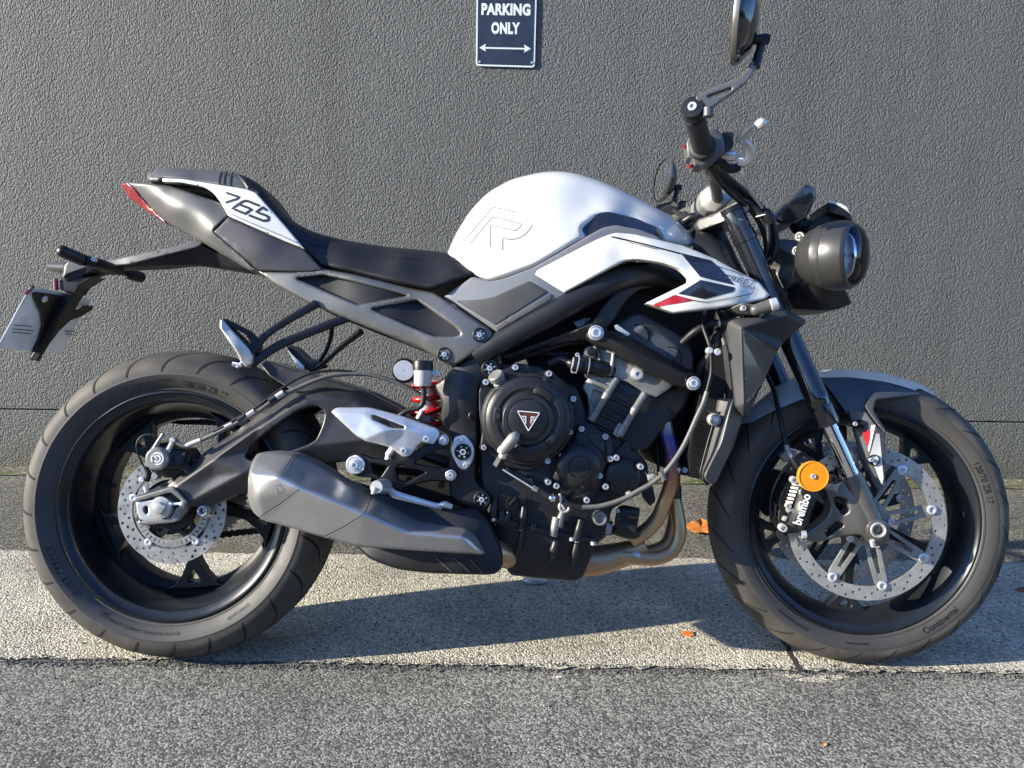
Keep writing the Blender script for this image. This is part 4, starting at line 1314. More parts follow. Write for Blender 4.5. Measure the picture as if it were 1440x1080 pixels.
mb_ = relief('engine_mount', [(822, 466, 8), (830, 455, 8), (845, 456, 6), (872, 473, 3), (890, 475.5, 3), (978, 525, 4), (984, 536, 5), (981, 547, 5), (969, 548, 3), (947, 540, 4), (908, 521, 4), (873, 504, 4), (865, 495, 4), (832, 483, 6), (823, 474, 6)],
             mbf, M['blackpl'], frame, back=-.13, er=2.5, erm=.004, step=5, ang=50, mid=[((838, 468), (876, 486)), ((876, 486), (964, 527))])
disc('mount_bolt', 838.5, 468, -.163, [(10.5, -.01), (10.5, .001), (9.4, .002), (9.2, -.001), (8, -.001), (7.8, .005), (6.6, .007), (4, .007), (3.8, .003), (.01, .003)], M['zinc'], frame)
disc('mount_bolt', 975.5, 539, -.168, [(9.5, -.012), (9.5, .001), (8.4, .002), (8.2, -.003), (6.8, -.003), (6.6, .003), (5.6, .005), (3, .005), (2.8, .001), (.01, .001)], M['zinc'], frame)
star_bolt(689, 518, -.146, 8.6, frame, cup=1.45); star_bolt(677.5, 702.5, -.142, 8.6, frame, cup=1.4)
disc('recess_bolt', 665, 585, -.144, [(6.5, -.01), (6.5, .001), (5.2, .002), (5, -.005), (3.6, -.005), (3.4, -.003), (1.6, -.003), (1.5, -.006), (.01, -.006)], M['blackpl'], frame)
piv = relief('pivot_insert', [(640, 614, 6), (653, 611, 7), (664, 622, 10), (668, 637, 12), (663, 652, 8), (654, 662, 6), (645, 658, 6), (634, 637, 12), (636, 622, 10)], -.147, M['alu'], frame, thick=.008, er=3, erm=.002, step=5)
disc('pivot_cap', 651, 635.5, -.147, [(12, 0), (11.6, .004), (10, .004), (9.6, .001), (4.6, .001), (4.2, .006), (3, .007), (.01, .007)], M['blackpl'], frame)
for i in range(6):
    a = i * math.pi / 3 + .2
    build('cap_rib', bolt_mb(651 + 7.4 * math.cos(a), 635.5 + 7.4 * math.sin(a), -.149, 1.5, h=.002), M['zinc'], piv)
disc('pivot_bolt', 651, 635.5, -.153, [(4.4, 0), (4.2, .004), (2.6, .004), (2.4, .001), (.01, .001)], M['zinc'], frame)
for x, y in ((647.5, 618), (654, 655)): build('bolt', bolt_mb(x, y, -.149, 3.4, h=.003), M['zinc'], piv)
# far-side pivot plate so the machine is whole
P = relief_mb(rnd([(626, 530), (694, 479), (708, 512), (674, 546), (668, 676), (691, 706), (652, 711), (630, 662), (620, 591)], 6), -.10, thick=.05)
P.v = [(x, -y, z) for x, y, z in P.v]; P.f = [tuple(reversed(f)) for f in P.f]
build('pivot_plate', P, M['frame'], frame)
# ---------------------------------------------------------------- swingarm
sa_o = [(190, 700, 2), (236, 677, 3), (290, 634, 8), (360, 587, 8), (412, 551, 12), (445, 543, 12), (487, 547, 14), (528, 562, 14), (562, 579, 12), (615, 600, 6), (640, 615), (640, 655), (612, 664), (560, 658, 10), (487, 648, 10), (440, 658, 10), (350, 690, 8), (320, 702, 8), (290, 714, 6), (264, 712, 4), (253, 732, 3), (199, 739, 3), (190, 731, 2)]
sa_h = [(345, 640, 5), (352, 625, 6), (399, 590, 8), (422, 575, 8), (445, 569, 8), (457.5, 578, 6), (455, 595, 8), (445, 618, 5), (434, 625, 5), (412, 633, 8), (395, 637, 8), (358, 648, 5), (348, 646, 4)]
sa_f = tsurf([(185, 698, -.120), (236, 675, -.104), (290, 632, -.098), (360, 585, -.094), (412, 549, -.090), (445, 541, -.088), (487, 545, -.086), (528, 560, -.084), (562, 577, -.082), (620, 600, -.082),
              (245, 686, -.128), (300, 648, -.126), (366, 601, -.122), (406, 575, -.120), (432, 561, -.118), (460, 559, -.116), (500, 566, -.112), (545, 585, -.108), (615, 620, -.104),
              (246, 692, -.118), (345, 628, -.110), (264, 706, -.130), (346, 663, -.128), (395, 640, -.124), (445, 626, -.122), (514, 618, -.122), (600, 640, -.112),
              (282, 703, -.128), (350, 692, -.112), (290, 716, -.112), (440, 658, -.104), (487, 650, -.104), (560, 660, -.102), (645, 660, -.10), (645, 610, -.09), (253, 734, -.128), (185, 740, -.124), (470, 590, -.112), (300, 670, -.120)],
             [(10, 11), (11, 12), (12, 13), (13, 14), (14, 15), (15, 16), (16, 17), (17, 18), (21, 22), (22, 23), (23, 24), (24, 25)])
swing = relief('swingarm', sa_o, sa_f, M['swing'], bike, holes=[sa_h], thick=.045, er=2.5, erm=.003, step=6, mirror=True, ang=50, sf=2.5,
               mid=[((245, 686), (366, 601)), ((366, 601), (406, 575)), ((406, 575), (460, 559)), ((460, 559), (545, 585)), ((264, 706), (346, 663)), ((445, 626), (514, 618))])
lug = relief('axle_carrier', [(189, 700, 3), (236, 686, 5), (244, 685, 4), (264, 706, 3), (253, 731, 4), (246, 735, 4), (199, 739, 3), (193, 736, 2), (197, 729, 2), (196, 733), (240, 728, 3), (247, 716, 2), (257, 706, 2), (243, 694, 2), (238, 693, 3), (192, 706, 2), (188, 704, 2)],
             -.136, M['swing_lt'], swing, thick=.012, er=2, erm=.002, step=5)
blk = relief('adjuster_block', [(191, 706, 1), (235, 700, 2), (243, 707, 2), (243, 720, 2), (236, 729, 2), (198, 733, 2), (193, 722, 3)], -.133, M['alu'], swing, thick=.01, holes=[[(202, 712, 3), (208, 711, 3), (209, 722, 3), (205, 724, 3), (201, 718, 3)]], er=1.5, erm=.002, step=4)
disc('axle_nut', 226.5, 713.5, -.136, [(15.5, 0), (15, .004), (12, .0045), (11.5, .006), (9, .006), (8.4, .012), (7.4, .0135), (.01, .015)], M['alu_light'], swing)
build('adjuster_screw', tube_mb([U(240, 709, -.137), U(260, 708, -.139)], [.0028, .0028], 10), M['zinc'], swing)
disc('lock_nut', 256.5, 708.5, -.138, [(3.6, -.003), (3.6, .004), (2, .005), (.01, .005)], M['zinc'], swing, n=6)
disc('lock_nut', 241, 709, -.137, [(3.2, -.003), (3.2, .004), (.01, .005)], M['zinc'], swing, n=6)
disc('slider_bolt', 286.5, 718, -.120, [(8, -.01), (7.6, .006), (6.6, .009), (5, .009), (4.7, .004), (.01, .005)], M['alu'], swing)
disc('slider_bolt_core', 286.5, 718, -.124, [(4.4, 0), (4.2, .003), (2.2, .003), (2, .0), (.01, .0)], M['ink'], swing)
tube('axle', [(226, 713, -.13), (226 + 0, 713, -.128)], .012, M['alu'], bike, smooth=False)
ax_ = U(226, 715, -.13); build('rear_axle', tube_mb([ax_, (ax_[0], .14, ax_[2])], .0125, 16), M['alu'], bike)
# hugger, and a thin black wedge on the far side
relief('rear_hugger', [(366, 512, 2), (372, 506, 3), (400, 516, 6), (440, 527, 8), (480, 539, 8), (516, 551, 8), (560, 573, 4), (575, 586, 3), (540, 582, 8), (487, 562, 8), (440, 552, 8), (414, 551, 3), (404, 545, 4), (379, 529, 4)],
       [(366, 512, -.092), (372, 506, -.070), (400, 516, -.072), (440, 527, -.072), (480, 539, -.07), (560, 575, -.065), (404, 546, -.104), (379, 530, -.104), (440, 550, -.100), (390, 528, -.092), (500, 560, -.092)], M['plastic_lt'], bike, back=-.02, er=3, erm=.006, step=6, ang=45, mirror=True)
relief('black_wedge', [(224, 593.5, .5), (255, 590.5), (330, 588), (352, 592), (345, 602), (300, 598), (255, 597)], .105, M['blackpl'], bike, thick=.01, step=8)
# ---------------------------------------------------------------- rear caliper, hoses
cal = relief('rear_caliper', [(208, 636, 3), (214, 625, 3), (226, 622, 3), (240, 630, 3), (262, 632, 3), (270, 645, 3), (262, 662, 4), (250, 672, 4), (232, 672, 3), (214, 664, 4), (207, 650, 4)],
             [(208, 640, -.120), (226, 625, -.120), (221, 645, -.132), (262, 640, -.112), (255, 668, -.112), (214, 662, -.120), (240, 650, -.122)], M['engine'], bike, thick=.05, er=3, erm=.005, step=4)
disc('caliper_piston_cap', 221, 645, -.132, [(16.5, -.006), (16, .002), (14, .005), (13, .006), (.01, .006)], M['engine_grey'], cal, n=20)
mbr = MB()
kk = px2m(221, 645, -.138, 1.)
for r_o, r_i, a0, a1 in ((9.2, 7.0, -1.9, 3.7), (5.4, 3.2, -2.6, 2.2)):
    c = U(221, 645, -.1388); n = 26
    A = [(c[0] + r_o * kk * math.cos(t), c[1], c[2] + r_o * kk * math.sin(t)) for t in np.linspace(a0, a1, n)]
    B = [(c[0] + r_i * kk * math.cos(t), c[1], c[2] + r_i * kk * math.sin(t)) for t in np.linspace(a0, a1, n)]
    mbr.add(A + B, [(i, i + 1, i + 1 + n, i + n) for i in range(n - 1)])
stroke_mb([(221, 645.5), (214, 639)], 1.7, lambda x, y: np.full(np.shape(x), -.1384), mb=mbr)
build('caliper_emblem', mbr, M['logo_white'], cal, ang=180)
tube('bleed_nipple', [(219, 628, -.124), (224, 619, -.124), (230, 610, -.124)], [.0052, .004, .0042, .0042], M['engine_grey'], cal, smooth=False)
tube('banjo_bolt', [(236, 635, -.122), (245, 618, -.124)], [.0052, .0045], M['alu_light'], cal, smooth=False)
disc('bolt', 244, 619, -.124, [(4.5, -.006), (4.5, .004), (3, .006), (.01, .006)], M['alu_light'], cal, n=6)
disc('caliper_bolt', 219, 669.5, -.118, [(5, -.01), (5, .004), (4, .006), (.01, .006)], M['engine_grey'], cal)
tube('caliper_arm', [(236, 652, -.118), (258, 655, -.112), (275, 668, -.108)], [.011, .008], M['blackpl'], cal)
relief('pad_cover', [(243, 641, 2), (262, 636, 2), (258, 652, 2), (246, 656, 2)], -.124, M['plastic'], cal, thick=.006, er=1)
tube('brake_hose', [(246, 620, -.124), (252, 624, -.124), (262, 627, -.124), (275, 622, -.124), (300, 611, -.124), (332, 595, -.124), (360, 580, -.122), (389, 560, -.118), (420, 545, -.112), (455, 531, -.104), (487, 526, -.096), (520, 527, -.09), (555, 537, -.085), (585, 551, -.08), (604, 566, -.075)],
     .0043, M['hose_grey'], bike, n=10)
tube('hose_ferrule', [(262, 627, -.124), (272, 623, -.124), (283, 619, -.124)], [.0045, .0055, .0058, .0055], M['alu_light'], bike)
tube('sensor_cable', [(300, 607, -.126), (332, 589, -.126), (360, 573, -.124), (389, 551, -.118), (420, 532, -.110), (445, 523.5, -.104), (478, 521, -.098), (507, 525, -.092), (540, 530, -.086)], .0024, M['hose'], bike, n=8)
for x, y, a in ((353, 581, -33), (340, 588, -30), (384, 561, -35), (394, 555, -33), (322, 598, -28)):
    dx, dy = 6 * math.cos(R(a)), 6 * math.sin(R(a))
    tube('hose_clip', [(x - dx, y - dy, -.1235), (x + dx, y + dy, -.1225)], [.0062, .0062], M['plastic' if x in (340, 384) else 'alu_light'], bike, smooth=False)
tube('sensor_cable', [(222, 613, -.124), (206, 611, -.124), (195.5, 617, -.124), (192, 629, -.124), (197, 646, -.122), (206, 662, -.120)], .0018, M['hose'], bike, n=8)
tube('speed_sensor', [(204, 657, -.119), (209, 666, -.118), (206, 676, -.116)], [.0035, .006, .006], M['blackpl'], bike)
disc('sensor_bolt', 200.5, 674.5, -.119, [(3.8, -.006), (3.8, .004), (2, .005), (.01, .003)], M['zinc'], bike)
tube('sensor_mount', [(205, 683, -.112), (207, 692, -.112)], [.005, .005], M['alu_light'], bike, smooth=False)
# ---------------------------------------------------------------- passenger foot-rest hangers
def mirror_obj(o, name=None):
    m = o.data.copy(); m.transform(Matrix.Scale(-1, 4, (0, 1, 0))); m.flip_normals()
    q = link(name or o.name.split('.')[0], m, o.parent); return q


ph = bpy.data.objects.new('passenger_footrest', None); COL.objects.link(ph); ph.parent = bike
tube('hanger_arm', [(445, 427, -.13), (438, 431, -.135), (400, 453, -.160), (372, 473, -.178), (358, 492, -.185), (350, 508, -.188)], [.0095, .0085, .007, .0075, .009], M['frame'], ph, flat=(.7, 1))
tube('hanger_arm', [(490, 446, -.12), (480, 450, -.128), (436, 467, -.150), (394, 485, -.172), (368, 501, -.186), (352, 513, -.190)], [.010, .009, .0085, .0085, .010], M['frame'], ph, flat=(.7, 1))
relief('peg_bracket', [(310, 449, 1), (316, 447.5, 1), (350, 465, 2), (362, 478, 2), (366, 488, 2), (357, 497, 2), (346, 484, 2), (318, 458, 2)], [(310, 449, -.20), (350, 466, -.196), (362, 480, -.194), (318, 460, -.204)], M['blackpl'], ph, thick=.02, er=1.5, erm=.003, step=4,
       holes=[[(324, 459, 1), (345, 470, 1), (354, 484, 1), (349, 483)]])
relief('footpeg', [(309.5, 450, 1), (313, 449, 1), (322, 459, 2), (351, 491, 3), (356, 502, 3), (355, 512, 3), (345, 517, 2), (338, 508, 3), (334, 498, 3), (309, 461, 2)], [(310, 455, -.212), (330, 478, -.214), (355, 505, -.206), (340, 512, -.208), (322, 459, -.206)], M['alu_light'], ph, thick=.018, er=2.5, erm=.005, step=4, mid=[((313, 451), (347, 513))])
tube('pivot_screw', [(327, 512, -.205), (340, 514, -.204)], [.0045, .0035], M['zinc'], ph, smooth=False)
tube('pivot_screw', [(333, 517, -.205), (342, 508, -.204)], [.003, .003], M['zinc'], ph, smooth=False)
pf = bpy.data.objects.new('passenger_footrest', None); COL.objects.link(pf); pf.parent = bike
tube('hanger_arm', [(466, 452, .13), (466, 470, .15), (459, 492, .165), (449, 508, .175)], [.006, .0055, .005], M['frame'], pf)
tube('hanger_arm', [(508, 466, .12), (480, 488, .15), (460, 506, .17), (446, 517, .175)], [.008, .006, .006], M['frame'], pf)
relief('peg_bracket', [(402, 487, 1), (409, 485, 1), (420, 488, 3), (438, 505, 2), (452, 505, 3), (461, 516, 3), (436, 524, 3), (424, 512, 3)], .18, M['blackpl'], pf, thick=.015, er=1.5, erm=.002, step=5)
relief('footpeg', [(401, 486, 1), (409, 496, 1), (428, 514, 2), (430, 524, 2), (420, 519, 2)], .172, M['alu'], pf, thick=.012, er=1.5, step=4)
# ---------------------------------------------------------------- rider foot-rest hanger
rh = bpy.data.objects.new('rider_footrest', None); COL.objects.link(rh); rh.parent = bike
hp_f = tsurf([(464, 577, -.176), (475, 571, -.172), (520, 571, -.170), (566, 584, -.168), (620, 603, -.162), (611, 627, -.168), (574, 645, -.176), (547, 629, -.180), (514, 623, -.186), (499, 613, -.186),
              (470, 580, -.180), (512, 583, -.182), (572, 601, -.180), (540, 606, -.190), (588, 607, -.176), (516, 617, -.190)], [(10, 11), (11, 12), (13, 12), (15, 13), (12, 14)])
hp = relief('heel_plate', [(465, 579, 4), (473, 573, 4), (520, 573, 8), (566, 585, 8), (616, 603, 4), (619, 610, 4), (610, 625, 3), (592, 622, 3), (587, 627, 3), (577, 641, 4), (568, 643.5, 4), (549, 629, 6), (516, 621.5, 6), (501, 613, 6)],
            hp_f, M['alu'], rh, thick=.005, er=2, erm=.003, step=4, ang=50, sf=2.5, holes=[[(522, 584.5, 1), (528, 584, 1), (569.5, 600, 1), (568, 603, 1), (551, 602, 2), (524, 590, 1)]], mid=[((470, 580), (512, 583)), ((512, 583), (572, 601)), ((516, 617), (540, 606)), ((540, 606), (572, 601))])
bolts('heel_plate_bolt', [(600, 617, -.169, 4.6), (568, 634, -.178, 4.6)], M['zinc'], rh)
hb_c = [(487, 650, -.165), (503, 637, -.165), (525, 645, -.168), (556, 650, -.168), (610, 620, -.158), (628, 618, -.155), (580, 652, -.166), (634, 668, -.155), (575, 684, -.165), (548, 680, -.168), (500, 668, -.165)]
relief('hanger', [(486, 652, 6), (490, 641, 6), (503, 637, 6), (525, 645, 5), (556, 647, 5), (572, 642, 6), (606, 619, 5), (616, 611, 5), (629, 611, 6), (634, 620, 6), (627, 629, 6), (602, 638, 6), (582, 652, 3), (606, 657, 6), (628, 659, 5), (640, 661, 6), (643, 671, 6), (633, 678, 6), (606, 676, 6), (575, 684, 6), (562, 692, 4), (548, 682, 5), (524, 672, 6), (502, 670, 6), (488, 662, 6)],
       hb_c, M['blackpl'], rh, thick=.016, er=2.5, erm=.004, step=5, holes=[[(521, 651, 2), (546, 655, 2), (535, 671, 2), (524, 664, 2)], [(556, 659, 2), (564, 653, 2), (599, 664, 2), (571, 679, 2), (559, 675, 2)]])
disc('pivot_washer', 500, 653.5, -.167, [(13.5, -.004), (13.2, .003), (12, .0045), (8.8, .0045), (8.2, .0065), (7.4, .0075), (5.8, .0075), (5.4, .010), (4.4, .0115), (2.8, .0115), (2.6, .008), (.01, .008)], M['zinc'], rh)
for x, y in ((623.7, 618.6), (634, 668.3)):
    disc('hanger_bolt', x, y, -.158, [(7.6, -.01), (7.4, .002), (6.4, .003), (6.2, 0), (4.9, 0), (4.7, .006), (3.9, .0075), (2.4, .0075), (2.2, .004), (.01, .004)], M['zinc'], rh)
tube('master_cylinder', [(549, 634, -.150), (545, 650, -.150)], [.006, .0085, .006, .008], M['alu_light'], rh, smooth=False)
tube('master_cylinder', [(556, 628, -.150), (546, 641, -.150)], [.009, .008], M['alu_light'], rh, smooth=False)
tube('footpeg', [(541, 684, -.175), (535, 684, -.212), (529, 685, -.238)], [.0145, .0135, .0125, .0115], M['alu_light'], rh, smooth=False, n=20)
tube('peg_feeler', [(528, 686, -.236), (524, 695, -.238)], [.0065, .0055, .0035], M['alu_light'], rh, smooth=False)
tube('brake_pedal', [(546, 687, -.17), (556, 695, -.178), (580, 702, -.182), (605, 709, -.184), (621, 713, -.184)], [.007, .0075, .0065, .0055, .0055], M['alu'], rh, flat=(.8, 1))
tube('pedal_tip', [(618, 711, -.186), (626, 709.5, -.192), (636, 713, -.192)], [.0055, .0065, .005], M['alu_light'], rh)
for x, y, r_ in ((575, 674, 4), (514, 690, 2.4), (621, 682, 5)):
    build('spacer_bolt', bolt_mb(x, y, -.13, r_), M['blackpl'] if r_ > 3 else M['zinc'], rh)
tube('linkage_rod', [(585, 636, -.12), (640, 655, -.10)], [.010, .012], M['blackpl'], rh)
# reservoir, hose, shock
rs = U(594.5, 530, -.165)
res = build('brake_reservoir', lathe_mb(rs, [(.0145, -.018), (.0165, -.014), (.017, .012), (.0001, .012)], axis=(0, 0, 1), n=24), M['fluid'], bike, ang=40)
build('reservoir_cap', lathe_mb(rs + np.array([0, 0, .012]), [(.0175, 0), (.0195, .001), (.0195, .016), (.0185, .0185), (.0001, .0185)], axis=(0, 0, 1), n=28), M['blackpl'], res, ang=40)
tube('reservoir_mount', [(607, 524, -.16), (617, 525, -.158)], [.006, .0075], M['alu'], res, smooth=False)
build('bolt', bolt_mb(613, 525, -.163, 4), M['zinc'], res)
tube('reservoir_hose', [(595, 541, -.163), (596, 556, -.163), (594, 568, -.162), (587, 574, -.160), (574, 577, -.158), (563, 584, -.156), (556, 592, -.150)], .0052, M['hose'], bike)
disc('shock_adjuster', 568, 521, .02, [(17.5, -.03), (17.5, .0), (15.5, .001), (15, -.002), (.01, -.002)], M['blackpl'], bike)
disc('adjuster_face', 568, 521, .018, [(14.5, 0), (14, .001), (1, .001), (.8, 0), (.01, 0)], M['alu'], bike)
P0, P1 = U(603, 535, -.045), U(598, 655, -.02)
hel = []
d_ = (P1 - P0) / np.linalg.norm(P1 - P0); e1 = np.cross(d_, [0, 1, 0]); e1 /= np.linalg.norm(e1); e2 = np.cross(d_, e1)
for i in range(150):
    t = i / 149; a = t * 2 * math.pi * 6.5
    hel.append(P0 + (P1 - P0) * t + .030 * (math.cos(a) * e1 + math.sin(a) * e2))
shk = build('shock_spring', tube_mb(hel, .0058, 8), M['spring'], bike, ang=60)
build('shock_body', tube_mb([P0, P1], [.018, .016, .016], 18), M['alu'], shk)
tube('shock_fitting', [(588, 589, -.08), (595, 577, -.08)], [.006, .008, .006], M['alu'], shk, smooth=False)
# ---------------------------------------------------------------- exhaust
mf = tsurf([(347, 660, -.20), (356, 645, -.20), (362, 634, -.175), (388, 634, -.178), (414, 637, -.182), (446, 652, -.182), (488, 679, -.180), (522, 697, -.176), (552, 712, -.172), (585, 732, -.176), (656, 742, -.178), (666, 748, -.180), (684, 778, -.186), (680, 783, -.190),
            (564, 774, -.222), (503, 770, -.226), (456, 757, -.228), (369, 733, -.222), (354, 720, -.205), (347, 703, -.205),
            (351, 667, -.240), (390, 670, -.258), (422, 686, -.262), (512, 722, -.258), (573, 748, -.240), (652, 755, -.226), (663, 762, -.212), (674, 777, -.208), (360, 700, -.245)],
           [(20, 21), (21, 22), (22, 23), (23, 24), (24, 25), (25, 26), (25, 27)])
muf = relief('muffler', [(349, 669, 8), (354, 650, 8), (362, 637, 5), (388, 635.5, 8), (414, 639, 8), (446, 653.5, 10), (488, 680, 8), (498, 684, 6), (522, 698, 8), (552, 713, 8), (585, 733, 12), (656, 743, 4), (665, 748.5, 4), (682.5, 778, 3), (678, 781, 3), (564, 773, 12), (503, 769, 10), (456, 756, 12), (369, 731, 8), (355, 720, 8), (348.5, 703, 8)],
             mf, M['steel'], bike, back=-.13, er=4, erm=.010, step=5, ang=50, sf=4.5, mid=[((351, 667), (390, 670)), ((390, 670), (422, 686)), ((422, 686), (512, 722)), ((512, 722), (573, 748)), ((573, 748), (652, 755))])
for pth in ([(414, 639.5), (408, 648), (401, 659), (411, 671), (421, 682.5), (419.5, 689), (395, 708), (368.5, 725), (366, 730)], [(522, 699), (518, 711), (512, 723), (485, 740), (455, 755.5)]):
    build('muffler_seam', stroke_mb(pth, 1.1, soft(mf, 4.5), off=.0006), M['void'], muf, ang=180)
    build('seam_lip', stroke_mb([(x + .9, y + .9) for x, y in pth], .7, soft(mf, 4.5), off=.0009), M['alu'], muf, ang=180)
build('muffler_mark', stroke_mb([(388, 684), (394, 681), (400, 690), (392, 694), (389, 686)], .6, soft(mf, 4.5), off=.0006), M['logo_grey'], muf, ang=180)
hs_c = [(500, 768, -.150), (519, 785, -.165), (559, 801, -.175), (604, 805, -.180), (683, 808, -.178), (707, 797, -.165), (694, 746, -.155), (670, 714, -.150), (590, 705, -.150), (550, 695, -.148), (640, 790, -.190), (600, 780, -.188), (670, 780, -.184), (620, 730, -.168), (680, 740, -.165)]
hsd = relief('exhaust_shield', [(480, 740, 4), (500, 768, 8), (519, 786, 10), (559, 801, 14), (604, 806, 10), (683, 808.5, 8), (698, 807, 6), (707, 798, 6), (707, 778, 8), (694, 746, 8), (684, 726, 6), (668, 714, 6), (630, 716, 6), (590, 706, 8), (550, 695, 8), (515, 690, 6), (490, 682, 4), (450, 690, 6)],
             hs_c, M['plastic'], bike, back=-.06, er=4, erm=.009, step=7)
for a, b in (((613, 784), (634, 804)), ((640, 786), (661, 805)), ((661, 787), (679, 806))):
    stroke_ = stroke_mb([a, b], 1.3, hs_c, off=.0012); build('shield_rib', stroke_, M['plastic_lt'], hsd, ang=180)
    build('shield_slot', stroke_mb([(a[0] + 2.4, a[1]), (b[0] + 2.4, b[1])], 3.4, hs_c, off=.0007), M['void'], hsd, ang=180)
tube('header_pipe', [(926, 565, -.075), (933, 580, -.090), (937, 607, -.095), (943, 628, -.095), (946, 650, -.092), (943, 681, -.085), (935, 705, -.078), (925, 728, -.070), (909, 746, -.062), (888, 760, -.055)], [.0140, .0140, .0138, .0145, .0145, .0148, .0155, .016], M['header'], bike, n=18)
tube('header_clamp', [(936, 602, -.095), (937.5, 612, -.095)], [.0150, .0155, .0150], M['header'], bike, smooth=False, n=18)
tube('header_pipe', [(947, 640, -.02), (948, 691, -.035), (951, 714, -.040), (955, 738, -.045), (954, 758, -.046), (943, 776, -.048), (924, 784, -.050), (905, 784, -.052), (880, 781, -.050), (860, 780, -.045)], [.012, .0138, .0142, .0146, .0148, .0155, .0165, .018], M['header'], bike, n=18)
tube('header_pipe', [(948, 640, .03), (949, 695, .035), (946, 735, .03), (935, 765, .02), (905, 776, .01), (870, 778, .0)], .0125, M['header'], bike, n=16)
tube('header_joint', [(948, 684, -.034), (949, 702, -.038)], [.0145, .0150, .0140], M['engine'], bike, smooth=False, n=18)
tube('pipe_clamp', [(899, 782, -.052), (889, 781, -.051)], [.0160, .0165, .0165, .0160], M['steel'], bike, smooth=False, n=18)
tube('collector', [(908, 766, -.045), (885, 776, -.04), (862, 783, -.04), (838, 788, -.045), (800, 790, -.05)], [.016, .024, .028, .031, .031], M['header'], bike, n=20)
tube('exhaust_link', [(810, 790, -.05), (740, 785, -.07), (690, 775, -.12), (650, 760, -.15)], [.03, .026, .024], M['header'], bike, n=18)
tube('lambda_cable', [(845, 690, -.12), (905, 690, -.10), (918, 700, -.09)], .003, M['hose'], bike)
relief('header_stay', [(901, 688, 1), (918, 684, 1), (922, 704, 2), (914, 712, 2), (904, 700, 2)], -.075, M['engine'], bike, thick=.01, er=1)
# side stand on the far side, its foot on the concrete
gf = GP(752, 817, .004); lf = unlean([list(gf)])[0]
st_ = bpy.data.objects.new('side_stand', None); COL.objects.link(st_); st_.parent = bike
build('stand_leg', tube_mb([(-.04, .10, .27), tuple(lf + np.array([0, -.01, .02]))], [.013, .011], 12), M['frame'], st_, ang=60)
build('stand_foot', lathe_mb(lf, [(.026, 0), (.027, .004), (.022, .008), (.0001, .009)], axis=tuple(unlean([[0, 0, 1]])[0]), n=24, scale=(1.2, .8)), M['alu'], st_)

relief('dark_gap_fill', [(540, 632, 4), (600, 632, 4), (640, 640, 4), (650, 712, 4), (560, 716, 4), (520, 690, 6), (524, 650, 6)], -.075, M['void'], bike, thick=.04, step=14)  # black sheet added behind the hanger, painting the gap's shade
# ---------------------------------------------------------------- engine
eng = bpy.data.objects.new('engine', None); COL.objects.link(eng); eng.parent = bike
relief('crankcase', [(676, 530, 4), (700, 508, 6), (760, 514, 6), (812, 545, 6), (830, 590, 4), (885, 615, 6), (912, 655, 6), (905, 690, 6), (860, 716, 6), (852, 755, 4), (838, 766, 3), (800, 760, 4), (737, 744, 3), (696, 736, 3), (688, 700, 4), (676, 690, 4), (670, 600, 6)],
       [(676, 530, -.120), (760, 514, -.118), (840, 600, -.115), (905, 670, -.110), (850, 750, -.120), (700, 735, -.125), (680, 620, -.118), (770, 700, -.128), (790, 600, -.120)], M['engine'], eng, back=0., mirror=True, er=5, erm=.008, step=12)
relief('airbox_dark_fill', [(700, 500, 6), (800, 440, 8), (870, 395, 10), (940, 380, 10), (1000, 385, 10), (1040, 430, 8), (1020, 470, 8), (985, 520, 8), (960, 560, 8), (950, 600, 8), (880, 620, 6), (800, 600, 6), (755, 540, 6), (740, 500, 6)],
       [(700, 500, -.05), (800, 440, -.07), (940, 380, -.06), (1040, 430, -.06), (985, 520, -.05), (780, 520, -.05), (880, 460, -.09)], M['void'], eng, back=0., mirror=True, er=6, erm=.01, step=14)  # black filler body: shade under the tank and around the engine painted in
# upper crankcase ribs behind the cover, lines on the lower case
for pth in ([(700, 690), (698, 735)], [(741, 690), (739, 742)], [(741, 706), (786, 717)], [(742, 725), (778, 733), (812, 741)], [(790, 735), (812, 741)], [(836, 733), (806, 713)], [(706, 722), (738, 728)], [(768, 742), (806, 750)]):
    build('case_rib', stroke_mb(pth, 1.8, lambda x, y: np.full(np.shape(x), -.1245 - .0035), off=.0025), M['blackpl'], eng, ang=180)
# clutch cover
cc = U(742, 589, -.150)
relief('cover_flange', [(673, 552, 3), (678, 534, 4), (690, 531, 4), (700, 522, 4), (718, 516, 3), (724, 510, 3), (731, 512, 3), (744, 514, 2), (749, 521, 4), (768, 523, 3), (775, 519, 4), (780, 527, 4), (790, 540, 8), (803, 556, 3), (812, 560, 4), (811, 572, 3), (806, 580, 4), (805, 600, 4), (808, 610, 4), (798, 616, 6), (786, 636, 8), (776, 645, 4), (772, 655, 4), (764, 652, 4), (745, 662, 8), (715, 658, 8), (692, 640, 8), (682, 636, 4), (675, 628, 4), (678, 610, 6), (674, 585, 8)],
       -.150, M['engine'], eng, back=-.10, er=2.5, erm=.003, step=6)
disc('clutch_cover', 742, 589, -.150, [(66, -.004), (66, .004), (64, .008), (61, .010), (60, .012), (59.5, .026), (58, .031), (54, .0355), (49, .0375), (45, .038), (43.5, .0385), (41, .0365), (38.5, .036), (37.5, .0365), (36, .040), (34, .0425), (30, .0435), (28.6, .0437), (28.2, .0422), (27.4, .0422), (27, .0438), (25, .0450), (12, .0462), (.01, .0465)],
     M['engine'], eng, n=96, ang=25)
cov_ = COL.objects['clutch_cover']
k_ = px2m(742, 589, -.19, 1.)
